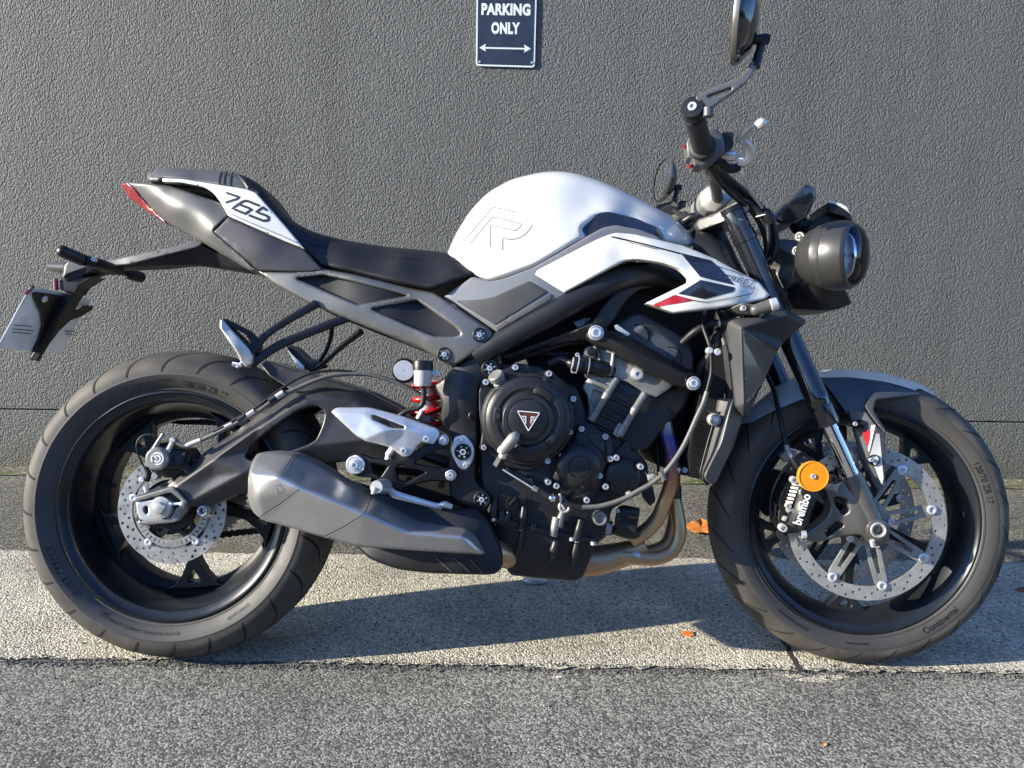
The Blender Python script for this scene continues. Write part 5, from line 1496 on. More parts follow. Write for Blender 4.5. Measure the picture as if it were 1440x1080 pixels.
for a, w_ in ((175, 17), (58, 22), (-48, 22), (-95, 20)):
    mb = MB(); n = 10
    for i in range(n + 1):
        t = R(a - w_ + 2 * w_ * i / n); e = math.sin(math.pi * i / n) ** .5
        for r_, h in ((50, .036), (49 - 1 * e, .0365 + .0045 * e), (40 + 3 * (1 - e), .037 + .0055 * e), (37.2, .038)):
            c = cc + np.array([r_ * k_ * 1.0 * math.cos(t), -h, r_ * k_ * math.sin(t)]); mb.v.append(tuple(c))
    for i in range(n):
        for j in range(3): mb.f.append((i * 4 + j, i * 4 + j + 1, i * 4 + 5 + j, i * 4 + 4 + j))
    build('cover_lug', mb, M['engine'], cov_, ang=50)
# badge: bright triangle with a dark field
bl = -.1972
bf = lambda x, y: np.full(np.shape(x), bl)
relief('badge', [(726.2, 576.6, 1.5), (760.4, 579.6, 1.5), (743, 607.8, 1.5)], bl, M['blackpl'], cov_, thick=.002, step=5)
build('badge_rim', stroke_mb(rnd([(727.6, 577.8, 1.8), (758.8, 580.6, 1.8), (743, 606, 1.8)], 1), 1.3, bf, closed=True, off=.0016), M['logo_white'], cov_, ang=180)
M['maroon'] = mat('maroon_enamel', (.085, .028, .022), .3, coat=.8)
relief('badge_field', [(730, 579.5, 1), (756.5, 582, 1), (743, 603.5, 1)], bl - .0006, M['maroon'], cov_, thick=.0004, step=5)
mbt = MB()
for pth, wd in (([(733.5, 585.3), (739.4, 585.8), (739.4, 595.8)], 1.2), ([(746.6, 595.5), (747, 586.3), (752.8, 586.7)], 1.2), ([(735.2, 587.4), (738.6, 590.2)], .8), ([(751.2, 588.2), (747.6, 590.6)], .8), ([(734, 589), (738, 592.5)], .6), ([(752, 589.8), (748.2, 592.6)], .6)):
    stroke_mb(pth, wd, bf, off=.0015, mb=mbt)
build('badge_mark', mbt, M['logo_white'], cov_, ang=180)
# oil filler cap
fa = np.array([-.45, -.55, .75])
fc = U(707, 545, -.150)
build('oil_filler_cap', lathe_mb(fc + fa * .004, [(.013, -.01), (.0135, .012), (.0115, .014), (.0115, .018), (.0155, .019), (.0155, .028), (.0135, .030), (.0001, .030)], axis=fa, n=20), M['engine_grey'], eng, ang=30)
bl_ = [(725, 516.7), (772, 525.7), (683.6, 537.5), (806, 561), (801.4, 607.6), (770, 648), (680.6, 629), (817.5, 603.3), (851, 614), (858, 645), (866.5, 643.6), (790, 641), (843, 668.6), (782.5, 683), (825, 703), (771, 677.6), (900.6, 656), (851.5, 684), (885, 695), (745, 677)]
for i, (x, y) in enumerate(bl_):
    lat = -.157 if i < 7 else -.150
    build('cover_bolt', bolt_mb(x, y, lat, 4.4 if i not in (6, 4) else 3.8, h=.007), M['zinc'], eng, ang=30)
    build('bolt_boss', lathe_mb(U(x, y, lat), [(.0085, -.03), (.0082, -.002), (.0070, -.0005), (.0001, -.0005)], n=18, cap=False), M['engine'], eng)
# left-over pale boss
build('boss', lathe_mb(U(673.5, 549, -.13), [(.005, 0), (.004, .004), (.0001, .004)], n=12, cap=False), M['alu_light'], eng)
# clutch lever joint on the cover
tube('clutch_arm', [(727, 611, -.198), (722, 616, -.208), (713, 627, -.204), (707, 634, -.198)], [.006, .0105, .0105, .009], M['engine_grey'], eng)
tube('clutch_arm_collar', [(709, 630, -.200), (705, 636, -.197)], [.0095, .0095], M['alu_light'], eng, smooth=False)
tube('sensor_plug', [(709, 636, -.198), (705.5, 644, -.195)], [.0075, .0075], M['alu_light'], eng, smooth=False)
tube('sensor_plug', [(706, 643, -.195), (699, 655, -.19)], [.0095, .0095], M['blackpl'], eng, smooth=False, n=6)
relief('cable_guide', [(709, 661, 2), (714, 658, 2), (751, 677, 3), (748, 686, 2), (744, 687, 2)], -.160, M['engine'], eng, thick=.02, er=1.5, erm=.002)
tube('clutch_cable_core', [(707, 660, -.165), (749, 686, -.165)], .0018, M['alu'], eng, smooth=False)
tube('cable_adjuster', [(749, 685, -.165), (756, 689, -.165)], [.0055, .0060, .0050], M['engine_grey'], eng, smooth=False, n=6)
tube('cable_adjuster', [(756, 689, -.165), (772, 698, -.165)], [.0035, .0055, .004, .007], M['engine'], eng, smooth=False)
build('ball_joint', lathe_mb(U(776, 700, -.165), [(.0001, -.009), (.006, -.0065), (.0085, 0), (.006, .0065), (.0001, .009)], n=16, cap=False), M['chrome'], eng, ang=80)
tube('cable_end', [(787, 694, -.16), (789, 706, -.16), (794, 716, -.158)], .0028, M['alu'], eng)
tor = MB(); c0 = U(793.5, 713, -.150); kx = px2m(793.5, 713, -.15, 1)
tube_mb([c0 + np.array([7 * kx * math.cos(t), 0, 7 * kx * math.sin(t)]) for t in np.linspace(0, 2 * math.pi, 22)], .0028, 8, mb=tor)
build('cable_eye', tor, M['alu_light'], eng, ang=80)
# generator cover
ac_c = [(821, 599, -.142), (856, 612, -.142), (861, 640, -.142), (848, 680, -.142), (831, 706, -.142), (795, 703, -.142), (778, 678, -.142), (787, 639, -.142), (808, 617, -.142), (814, 656, -.166), (800, 670, -.158), (832, 660, -.158), (814, 632, -.156), (818, 684, -.156), (840, 630, -.150), (848, 655, -.146), (800, 690, -.148), (795, 650, -.156), (832, 690, -.147), (829, 612, -.143)]
gen = relief('generator_cover', [(811, 602, 3), (817, 597, 3), (823, 599, 3), (847, 607, 3), (858, 611, 3), (861, 626, 3), (864, 646, 3), (850, 655, 4), (848, 681, 4), (839, 692, 3), (831, 708, 4), (822, 710, 3), (795, 704, 4), (786, 696, 3), (775, 682, 4), (781, 660, 4), (784, 638, 4), (790, 634, 4), (796, 625, 4), (807, 617, 5)],
             ac_c, M['engine'], eng, thick=.03, er=2, erm=.003, step=5, ang=28)
disc('generator_dome', 814, 656, -.158, [(32, -.012), (31, -.002), (28, .003), (23, .007), (17, .0095), (16, .0095), (15.6, .0080), (14.8, .0080), (14.4, .0098), (.01, .0110)], M['engine'], gen, n=48, ang=25)
for pl in ([(822, 607), (849, 609), (851, 640), (836, 626)], [(853, 612), (860, 640), (851, 645)], [(800, 703), (834, 688), (828, 707)], [(795, 702), (781, 682), (806, 690)]):
    relief('cover_web', [(x, y, 1) for x, y in pl], lambda x, y, f=surf(ac_c): f(x, y) - .004, M['engine'], gen, thick=.006, er=2, erm=.003, step=5)
disc('inspection_plug', 804, 628.5, -.152, [(6.4, -.006), (6.2, .002), (5, .003), (4.6, -.003), (.01, -.003)], M['blackpl'], gen)
# water pump cover
wp = relief('pump_cover', [(862, 636, 4), (872, 630, 4), (879, 620, 3), (884, 622, 3), (887, 634, 6), (900, 642, 6), (910, 656, 5), (913, 670, 5), (910, 684, 5), (897, 697, 6), (880, 703, 6), (862, 700, 5), (848, 690, 4), (846, 660, 4)], -.128, M['engine'], eng, thick=.03, er=2, erm=.003)
disc('pump_dome', 874.5, 670, -.128, [(27, -.004), (26.6, .005), (25.4, .009), (23, .012), (15, .0145), (.01, .0155)], M['engine'], wp, n=44, ang=35)
relief('pump_lug', [(905, 662, 2), (914, 668, 2), (920, 668, 2), (920, 675, 2), (910, 676, 2)], -.130, M['alu_light'], wp, thick=.02, er=1)
# cylinder head and block
hd_c = [(819, 500, -.115), (836, 485, -.118), (866, 497, -.130), (905, 519, -.132), (950, 542, -.128), (972, 552, -.112), (925, 565, -.130), (890, 545, -.134), (850, 530, -.128), (860, 512, -.132), (935, 600, -.118)]
relief('cylinder_head', [(816, 505, 3), (822, 496, 3), (836, 484, 4), (866, 496, 6), (905, 517, 6), (947, 541, 3), (940, 548, 2), (924, 559, 2), (908, 555, 3), (900, 548, 3), (885, 539, 2), (872, 534, 3), (860, 528, 3), (848, 540, 3), (836, 538, 3), (824, 530, 3)],
       hd_c, M['engine_grey'], eng, thick=.05, er=2, erm=.003, step=6)
relief('cylinder_head', [(845, 520, 4), (872, 532, 2), (905, 548, 2), (925, 560, 2), (948, 540, 3), (975, 548, 3), (962, 572, 5), (948, 590, 5), (925, 605, 5), (900, 600, 5), (868, 560, 5)],
       [(845, 520, -.110), (975, 548, -.098), (925, 600, -.108), (900, 560, -.122), (948, 560, -.114)], M['engine'], eng, back=0., mirror=True, er=3, erm=.005)
blk2 = relief('cylinder_block', [(826, 590, 2), (866, 532, 4), (908, 552, 2), (948, 580, 3), (912, 630, 3), (889, 634, 3), (872, 618, 4), (845, 606, 3)], -.118, M['engine'], eng, back=0., mirror=True, er=2, erm=.003, step=8)
for i in range(5):
    t = .08 + i * .21
    a = (868 - 40 * t, 542 + 52 * t); b = (903 - 36 * t, 560 + 54 * t)
    ra = U(a[0], a[1], -.1195); rb = U(b[0], b[1], -.1195)
    build('cooling_rib', tube_mb([ra, rb], [.0032, .0032], 8, flat=(1, 1.2)), M['engine'], blk2)
relief('sunlit_side_web', [(823, 538, 2), (829, 530, 2), (858, 530, 3), (866, 533, 2), (847, 566, 2), (831, 592, 2), (826, 590, 2), (829, 574, 3), (826, 556, 4), (820, 545, 3)], [(820, 540, -.112), (858, 532, -.128), (830, 590, -.120), (845, 560, -.124)], M['engine_grey'], eng, thick=.03, er=1.5, erm=.002, step=5,  # side face made pale grey: its sunlight is put into the colour
       holes=[[(834, 548, 2), (849, 553, 2), (836, 574, 2), (831, 566, 2)]])
relief('web_recess', [(833, 547, 2), (850, 552, 2), (836, 576, 2), (830, 566, 2)], -.112, M['engine_grey'], eng, thick=.02)
for a, b in (((868, 532, -.134), (830, 592, -.130)), ((907, 553, -.134), (870, 613, -.130))):
    P = [U(*a), U(*b)]
    mb = tube_mb([P[0] + (P[1] - P[0]) * t for t in (0, .02, .34, .35, .42, .43, .78, .79, .98, 1)], [.0055, .0070, .0070, .0078, .0078, .0070, .0070, .0080, .0080, .006], 14)
    build('stud_column', mb, M['alu_light'] if False else M['engine_grey'], eng, ang=40)
relief('column_foot', [(864, 604, 2), (871, 594, 2), (880, 599, 2), (870, 617, 3), (862, 611, 2)], -.132, M['engine_grey'], eng, thick=.02, er=1.5, erm=.002, step=4)
tube('web_bar', [(832, 536, -.130), (858, 546, -.134)], .0045, M['engine_grey'], eng, smooth=False)
disc('head_plug', 897, 526, -.134, [(10.5, -.006), (10.3, .003), (9, .0045), (8.4, .0045), (8, .007), (6.8, .008), (2.6, .008), (2.3, .004), (.01, .004)], M['engine_grey'], eng)
disc('plug_face', 897, 526, -.1425, [(8, 0), (7.6, .0015), (6.2, .002), (3, .002), (2.8, 0), (.01, 0)], M['zinc'], eng)
cam_c = tsurf([(858, 452, -.100), (887, 440, -.108), (901, 437, -.106), (925, 450, -.112), (966, 476, -.104), (980, 500, -.100), (980, 530, -.100), (940, 520, -.128), (870, 480, -.125), (905, 460, -.130), (930, 470, -.124), (955, 492, -.126)], [(9, 10), (10, 11), (8, 9)])
cam_ = relief('cam_cover', [(862, 470, 3), (868, 455, 4), (887, 444, 6), (901, 441, 5), (912, 446.5, 3), (954, 470, 6), (967, 480, 6), (975, 500, 6), (975, 522, 3), (960, 516, 3), (900, 488, 4), (870, 476, 3)],
               cam_c, M['cam'], eng, back=-.05, er=3, erm=.004, step=5, ang=50, mid=[((905, 460), (930, 470)), ((930, 470), (955, 492)), ((870, 480), (905, 460))])
for x, y, r_ in ((897, 472, 16), (944, 503, 15)):
    a0, a1 = (-2.0, .5)
    build('cam_arc', stroke_mb([(x + r_ * math.cos(t), y + r_ * math.sin(t)) for t in np.linspace(a0, a1, 16)], 1.5, cam_c, off=.0012), M['void'], cam_, ang=180)
    relief('cam_boss', [(x + (r_ - 1) * math.cos(t), y + (r_ - 1) * math.sin(t)) for t in np.linspace(-2.3, .8, 16)], lambda X, Y: cam_c(X, Y) - .0022, M['cam'], cam_, thick=.003, er=1, erm=.001, step=5)
relief('pipe_clip', [(864, 458, 1), (868, 456, 1), (886, 469, 1), (884, 473, 1), (880, 472, 1), (866, 463, 1)], -.140, M['alu_light'], eng, thick=.004, er=.8, erm=.001, step=4)
# thermostat housing
tube('thermostat_housing', [(860, 521, -.120), (848, 519, -.132), (834, 516.5, -.136), (818, 514, -.138)], [.015, .0165, .0158, .0158], M['engine'], eng, smooth=False, n=20)
tube('hose_clamp', [(828, 515.5, -.138), (826.8, 515.3, -.138)], [.0168, .0168], M['alu'], eng, smooth=False, n=20)
for x0, x1, r_, m__ in ((818, 813, .0172, 'blackpl'), (813, 811.5, .0182, 'zinc'), (811.5, 806, .0150, 'blackpl'), (806, 804.5, .0130, 'zinc')):
    tube('housing_ring', [(x0, 514 - (818 - x0) * .2, -.138), (x1, 514 - (818 - x1) * .2, -.138)], [r_, r_], M[m__], eng, smooth=False, n=20)
disc('bleed_cap', 832, 494, -.140, [(6, -.02), (6, .004), (5, .006), (.01, .006)], M['blackpl'], eng, n=10)
disc('bleed_boss', 830, 496, -.125, [(9, -.02), (8.6, .002), (.01, .003)], M['engine_grey'], eng)
tube('head_rib', [(836, 487, -.128), (842, 498, -.130), (844, 511, -.128)], .0035, M['engine_grey'], eng)
tube('head_rib', [(863, 497, -.136), (861, 512, -.138), (857, 528, -.134)], .0045, M['engine_grey'], eng)
build('fitting', bolt_mb(812, 499, -.13, 3), M['zinc'], eng); build('fitting', bolt_mb(806, 522, -.13, 3), M['zinc'], eng)
tube('coolant_elbow', [(772, 512, -.10), (790, 505, -.105), (806, 512, -.12)], .011, M['blackpl'], eng)
relief('connector', [(806, 452, 1), (822, 446, 2), (832, 446, 2), (832, 458, 1), (812, 464, 1)], -.10, M['navy'], eng, thick=.02, er=1.5)
tube('loom', [(700, 512, -.10), (740, 500, -.10), (790, 484, -.10), (825, 480, -.10)], .007, M['hose'], eng)
tube('loom', [(706, 505, -.09), (760, 498, -.09), (800, 498, -.1)], .005, M['hose'], eng)
# sump
su_f = tsurf([(692, 730, -.118), (698, 733, -.122), (737, 743, -.126), (803, 758, -.124), (838, 763, -.118), (834, 780, -.116), (820, 813, -.105), (808, 819, -.100), (767, 815, -.104), (717, 809, -.104), (710, 798, -.104), (716, 780, -.112), (690, 750, -.112),
              (738, 776, -.120), (773, 799, -.118), (812, 803, -.112), (725, 786, -.114), (717, 800, -.104), (770, 745, -.128)],
             [(13, 14), (14, 15), (13, 16), (11, 16)])
sump = relief('sump', [(698, 732, 2), (737, 742.5, 2), (803, 757.5, 2), (837, 763, 2), (834, 778, 3), (820, 812, 5), (808, 818, 5), (767, 814, 5), (718, 809, 6), (711.5, 798, 5), (716, 780, 4), (695, 752, 3)],
              su_f, M['engine'], eng, back=0., mirror=True, er=3, erm=.005, step=5, ang=50, mid=[((738, 776), (773, 799)), ((773, 799), (812, 803)), ((716, 780), (725, 786)), ((725, 786), (738, 776))])
relief('gasket_flange', [(696, 728, 1), (706, 727, 1), (738, 737, 2), (770, 744, 2), (804, 752, 2), (838, 758, 1), (837, 764, 1), (803, 759.5, 1), (737, 744.5, 1), (696, 734, 1)], -.133, M['engine'], sump, thick=.02, er=1, erm=.0015, step=5)
for pth in ([(737, 713, -.134), (736, 727, -.136), (733, 744, -.132)], [(696, 703, -.132), (694, 718, -.134), (692, 731, -.130)], [(817, 731, -.134), (814, 745, -.136), (810, 760, -.132)], [(750, 735, -.130), (750, 745, -.130)], [(706, 718, -.131), (706, 730, -.131)], [(716, 720, -.131), (713, 732, -.131)]):
    tube('bolt_column', pth, [.0060, .0078, .0078], M['engine'], sump, n=12)
for pth, rr_ in (([(735, 746, -.128), (731, 765, -.125), (726, 782, -.112)], [.005, .008, .004]), ([(783, 758, -.130), (779, 775, -.129), (773, 792, -.112)], [.007, .010, .004]), ([(812, 764, -.126), (808, 782, -.122), (803, 801, -.106)], [.007, .009, .004])):
    tube('sump_rib', pth, rr_, M['engine'], sump, n=14)
tube('bolt_column', [(791, 721, -.136), (788, 730, -.138), (785, 740, -.138)], [.0055, .0075, .0085], M['engine_grey'], sump, n=12)  # grey, unlike the black columns: sunlight on this one put into its colour
tube('bolt_column', [(783, 728, -.138), (780, 742, -.140), (778, 752, -.136)], [.0085, .0078, .0078], M['engine_grey'], sump, n=12)  # same sunlit column, brightness again given by the grey
for x, y in ((732.5, 744), (779.5, 753), (811, 761), (693, 731), (834, 765), (804, 759)):
    tube('sump_bolt', [(x + .6, y - 3, -.134), (x, y + 1.5, -.134)], [.0055, .0050], M['zinc'], sump, smooth=False, n=10)
disc('drain_plug', 720, 707, -.135, [(9, -.01), (8.8, .004), (8, .006), (6.8, .006), (6.4, .003), (.01, .003)], M['blackpl'], eng)
relief('plug_key', [(714, 709, 1), (726, 697, 1), (727, 702, 1), (718, 712, 1)], -.143, M['engine'], eng, thick=.006, er=1, step=4)
# oil filter and cooler boss
fa_, fb_ = U(866, 728, -.095), U(897, 734, -.105)
n = 96; ax = (fb_ - fa_); L_ = np.linalg.norm(ax); ax /= L_
u_f = np.cross(ax, [0, 1, 0]); u_f /= np.linalg.norm(u_f); w_f = np.cross(ax, u_f)
mbf_ = MB(); rows = [(0, .016, 0), (.003, .0245, 0), (.010, .0265, 0), (.012, .0275, 1), (L_ - .002, .0275, 1), (L_, .024, 0), (L_, .0001, 0)]
for h, r_, fl in rows:
    for k in range(n):
        a = 2 * math.pi * k / n; q = r_ - (.0014 if fl and (k // 1) % 2 else 0)
        mbf_.v.append(tuple(fa_ + ax * h + q * (math.cos(a) * u_f + math.sin(a) * w_f)))
for i in range(len(rows) - 1):
    for k in range(n): mbf_.f.append((i * n + k, i * n + (k + 1) % n, (i + 1) * n + (k + 1) % n, (i + 1) * n + k))
build('oil_filter', mbf_, M['blackpl'], eng, ang=25)
disc('cooler_union', 843.5, 729, -.135, [(10, -.02), (9.8, .004), (9, .0055), (6.6, .0055), (6.2, -.002), (3.4, -.004), (.01, -.006)], M['engine_grey'], eng)
relief('union_body', [(836, 745, 2), (842, 738, 2), (848, 732, 2), (856, 734, 3), (862, 740, 3), (860, 751, 3), (850, 752, 2), (838, 749, 2)], -.118, M['engine_grey'], eng, thick=.03, er=2, erm=.004, step=4)
for x in (849, 854, 859): tube('union_ring', [(x, 733, -.112), (x - 1, 752, -.112)], .004, M['engine'], eng, smooth=False)
build('bolt', bolt_mb(869, 718, -.12, 2.6), M['zinc'], eng)
tube('oil_pipe', [(862, 745, -.10), (885, 752, -.09), (896, 750, -.08)], .009, M['engine'], eng)
# clutch cable: black, then grey sleeve sweeping under the covers
tube('clutch_cable', [(1000, 424, -.10), (992, 440, -.13), (988, 455, -.15), (996, 480, -.165), (999.5, 494, -.168), (1000.5, 523, -.168), (993.6, 553, -.168)], .0040, M['hose'], bike)
tube('clutch_cable_sleeve', [(994, 551, -.168), (989, 567, -.168), (981, 584, -.168), (970, 609, -.168), (959, 631, -.168), (945, 652, -.168), (931, 668, -.166), (916, 680, -.164), (898, 690, -.164), (881, 699.5, -.163), (862, 707, -.163), (842, 712, -.162), (820, 713.5, -.162), (812, 713, -.162)], .0047, M['hose_grey'], bike)
tube('clutch_cable_boot', [(816, 713.3, -.162), (803, 711, -.163), (790, 706, -.163)], [.0058, .0055, .0035], M['hose'], bike)
tube('cable_tie', [(929, 663, -.166), (934, 675, -.166)], [.006, .009, .009, .006], M['hose_grey'], bike)
relief('cable_bracket', [(910, 668, 1), (920, 666, 1), (922, 674, 1), (912, 676, 1)], -.150, M['alu_light'], bike, thick=.006, er=1)
for x, y, r_ in ((998, 493, 4.2), (1009, 495, 4.4)):
    disc('cable_clip', x, y, -.172, [(r_ + .8, -.008), (r_ + .5, .003), (r_ - 1, .0045), (.01, .004)], M['alu'], bike)
tube('coolant_hose', [(960, 482, -.11), (978, 466, -.13), (1000, 455, -.14), (1024, 454, -.15)], [.008, .0078, .007, .0065], M['hose'], bike)
tube('hose_band', [(1010, 454.3, -.146), (1013, 454, -.147)], [.0082, .0082], M['fluid'], bike, smooth=False)
tube('coolant_hose', [(975, 545, -.06), (985, 520, -.09), (1000, 500, -.10), (1012, 470, -.11), (1015, 440, -.10)], .013, M['hose'], bike)
tube('downpipe_stay', [(923, 608, -.06), (925, 640, -.065), (926, 672, -.065)], .0028, M['engine'], eng)
# radiator, its shroud, cowl
rad = bpy.data.objects.new('radiator', None); COL.objects.link(rad); rad.parent = bike
relief('radiator_core_dark_fill', [(1004, 470, 2), (1030, 470, 2), (1018, 560, 3), (992, 672, 2), (972, 672, 2), (968, 640, 2), (984, 560, 3)], -.118, M['void'], rad, back=.118, step=14)
for i in range(34):
    t = i / 33.
    y = 590 + 78 * t; xl = 977 - 8 * t; xr = 1000 - 12 * t
    build('radiator_fin', tube_mb([U(xl, y + 2, -.121), U(xr, y, -.121)], [.0016, .0016], 4), M['engine'], rad, ang=20)
sh_f = tsurf([(1010, 560, -.128), (1005, 588, -.128), (1001, 602, -.128), (987, 655, -.128), (985, 672, -.128), (1032, 556, -.158), (1016, 620, -.164), (991, 670, -.160), (1046, 560, -.135), (1042, 598, -.135), (1032, 627, -.135), (1005, 684, -.138), (997, 684, -.14)], [(5, 6), (6, 7)])
relief('radiator_shroud', [(1011, 560, 2), (1046, 560, 3), (1043, 588, 3), (1041, 597, 3), (1032.5, 626, 3), (1006, 680, 3), (998, 681, 3), (987, 673, 3), (987.5, 655, 3), (1001, 602, 3), (1006, 590)], sh_f, M['plastic_lt'], rad, back=-.05, er=2, erm=.003, step=5, ang=50, mid=[((1032, 556), (1016, 620)), ((1016, 620), (991, 670))])
tube('shroud_edge', [(1006, 590, -.134), (1001, 603, -.134), (987, 655, -.134), (985.5, 670, -.134), (996, 682, -.14)], .0022, M['blackpl'], rad)
disc('shroud_mount', 1005, 590, -.150, [(9, -.012), (9, .002), (7.6, .004), (7.2, .001), (6, .001), (5.6, .005), (4.8, .007), (3.6, .007), (3.4, .010), (2, .011), (.01, .011)], M['alu_light'], rad)
tube('mount_bracket', [(994, 576, -.135), (1000, 579, -.137), (1008, 579, -.139)], .003, M['engine'], rad)
for x, y in ((963, 661), (999, 681)): build('radiator_bolt', bolt_mb(x, y, -.10, 3.8 if x < 990 else 1.8), M['zinc'], rad)
relief('radiator_tab', [(950, 664, 1), (956, 655, 2), (970, 656, 2), (969, 668, 2), (960, 669, 2)], -.095, M['engine'], rad, thick=.008, er=1)
relief('radiator_tab', [(951, 659, 1), (955, 657, 1), (958, 660, 1), (955, 666, 1)], -.105, M['alu_light'], rad, thick=.004, er=1)
cw_f = tsurf([(1019, 450, -.160), (1028, 446, -.165), (1078, 444, -.178), (1090, 434, -.165), (1105, 433, -.160), (1136, 450, -.140), (1132, 458, -.142), (1102, 482, -.158), (1093, 495, -.160), (1079, 529, -.156), (1064, 561, -.156), (1053, 588, -.160), (1045, 586, -.165), (1032, 572, -.160), (1027, 520, -.160),
              (1042.5, 461, -.200), (1046, 570, -.182), (1094, 492, -.168), (1106, 444, -.170), (1052, 574, -.170)], [(15, 16), (15, 17), (15, 18), (16, 19)])
cowl = relief('radiator_cowl', [(1020.5, 453, 3), (1026, 447.5, 3), (1076, 446, 3), (1089, 436, 3), (1105, 434.5, 3), (1134, 450.5, 2), (1131, 456, 2), (1102, 481, 2), (1093.5, 494, 2), (1078, 528, 6), (1063, 560, 3), (1053, 585, 3), (1046, 583.5, 3), (1034, 571, 3), (1028, 520, 8)],
              cw_f, M['plastic_tex'], rad, back=-.10, er=2, erm=.003, step=5, ang=50, sf=1.8, mid=[((1042.5, 461), (1046, 570)), ((1042.5, 461), (1094, 492)), ((1042.5, 461), (1106, 444))])
off_ = lambda k: (lambda x, y: cw_f(x, y) - k)
relief('cowl_insert', [(1044, 463.5, 1), (1092.5, 493, 1), (1077, 528, 3), (1061, 560, 2), (1048.5, 568, 1)], off_(.0010), M['cowl_gloss'], cowl, thick=.002, er=1, erm=.0006, step=6)
relief('cowl_top', [(1047, 460.5, 1), (1062, 456, 2), (1107, 443.5, 2), (1132, 452.5, 1), (1130, 456, 2), (1102, 480, 2), (1093.5, 491, 1)], off_(.0010), M['blackpl'], cowl, thick=.002, er=1, erm=.0006, step=6)
relief('cowl_clip', [(1015, 476, 1), (1021, 473, 1), (1021, 484, 1), (1017, 486, 1)], -.14, M['engine_grey'], cowl, thick=.004, er=.6, step=3)
for s_ in (-1,):
    pass
mirror_obj(cowl)
# front turn signal, near
tsf = bpy.data.objects.new('turn_signal', None); COL.objects.link(tsf); tsf.parent = bike
relief('signal_base', [(1024, 434, 1), (1044, 426, 3), (1060, 428, 3), (1066, 438, 3), (1058, 443, 3), (1038, 442, 3)], [(1024, 434, -.185), (1045, 432, -.197), (1064, 436, -.200)], M['plastic_lt'], tsf, thick=.015, er=2.5, erm=.004, step=4)
capsule('lamp_housing', (1055, 438, -.225), (1093, 427, -.235), .0105, .0135, M['plastic_lt'], tsf, flat=(1, .95))
capsule('lamp_lens', (1082, 430, -.236), (1094.5, 426.5, -.238), .0128, .0125, M['glass'] if False else M['alu'], tsf, flat=(1, .93))
build('signal_screw', bolt_mb(1045, 433.5, -.200, 3.8), M['zinc'], tsf)

relief('radiator_core_dark_fill', [(905, 552, 3), (1004, 552, 3), (990, 600, 3), (972, 668, 3), (925, 655, 6), (914, 640, 4)], -.025, M['void'], rad, back=.118, step=14)  # black filler added beside the core, painting the dark behind the pipes
# ---------------------------------------------------------------- fork (steered group)
fork = bpy.data.objects.new('front_fork', None); COL.objects.link(fork); fork.parent = bike
LF = -.105
A0 = U(1034, 306, LF, True); A1 = U(1196, 665, LF, True)
fd = (A1 - A0) / np.linalg.norm(A1 - A0); LT = np.linalg.norm(A1 - A0)
at_y = lambda y: (U(1034 + (y - 306) * .4515, y, LF, True) - A0) @ fd
sA = at_y(552); sB = at_y(597); sC = at_y(668); sD = at_y(735)
for s_ in (1, -1):
    o = A0 * np.array([1, s_, 1]); F = fd * np.array([1, s_, 1])

    def lt(nm, prof, mt, n=40, ang=30): return build(nm, lathe_mb(o, [(r, h) for r, h in prof], axis=F, n=n), mt, fork, st=True, ang=ang)
    r0 = .0218
    t = lt('fork_tube', [(.021, -.012), (r0, -.010), (r0, .03), (.0235, .032), (.0235, .052), (r0, .054), (r0, sA - .02), (.0228, sA - .018), (.0228, sA + .004), (.0236, sA + .006), (.0236, sA + .018), (.0228, sA + .020), (.0228, sA + .028), (.0242, sA + .030), (.0242, sB - .005), (.0225, sB), (.0185, sB)], M['fork'])
    lt('fork_cap', [(.0225, -.022), (.0225, -.012), (.0135, -.0225), (.0001, -.0225)], M['blackpl'])
    lt('fork_slider', [(.0160, sB - .01), (.0160, sC + .012)], M['chrome'])
    lt('fork_leg', [(.0185, sC - .001), (.0205, sC + .001), (.0208, sC + .02), (.0206, sD - .02), (.0215, sD), (.019, sD + .02)], M['fork_low'])
cast_c = [(1185, 676, -.108), (1211, 667, -.112), (1239, 728, -.118), (1250, 750, -.118), (1224, 767, -.116), (1185, 753, -.108), (1149, 763, -.112), (1132, 752, -.116), (1146, 742, -.114), (1170, 712, -.108), (1157, 685, -.112), (1195, 720, -.116), (1215, 740, -.122), (1205, 700, -.120)]
cast_o = [(1184, 677, 3), (1198, 672, 3), (1213, 668, 3), (1229, 700, 6), (1240, 728, 6), (1248, 745, 6), (1251.5, 758, 3), (1246, 764, 5), (1236, 769, 5), (1225, 767, 5), (1212, 752, 6), (1185, 754, 6), (1149, 763, 5), (1131, 758, 3), (1131.5, 749, 3), (1146, 741, 5), (1164, 725, 5), (1168, 712, 5), (1162, 694, 5), (1155, 684, 4), (1166, 680, 5)]
cast = relief('axle_clamp', cast_o, cast_c, M['fork_low'], fork, st=True, thick=.03, er=3.5, erm=.006, step=5,
              holes=[[(1173.5, 698, 3), (1190, 702, 3), (1193.5, 719, 3), (1185, 724, 3), (1175, 711, 3)], [(1160, 746, 3), (1177, 733, 3), (1186.5, 738, 3), (1163, 755.5, 3)]])
m2 = relief_mb(rnd(cast_o, 4), cast_c, thick=.03, er=3.5, erm=.006, step=8, st=True); m2.v = [(x, -y, z) for x, y, z in m2.v]; m2.f = [tuple(reversed(f)) for f in m2.f]
build('axle_clamp', m2, M['fork_low'], fork, st=True)
disc('clamp_boss', 1233, 744.5, -.118, [(17, -.03), (16.8, .004), (15.5, .008), (12.5, .0095), (11.5, .0095)], M['fork_low'], cast, st=True, n=40)
disc('front_axle', 1233, 744.5, -.121, [(11.6, 0), (11.4, .008), (10.6, .010), (9.4, .010), (8.8, .0075), (6.9, .0072), (6.8, -.008)], M['alu_light'], cast, st=True, n=36)
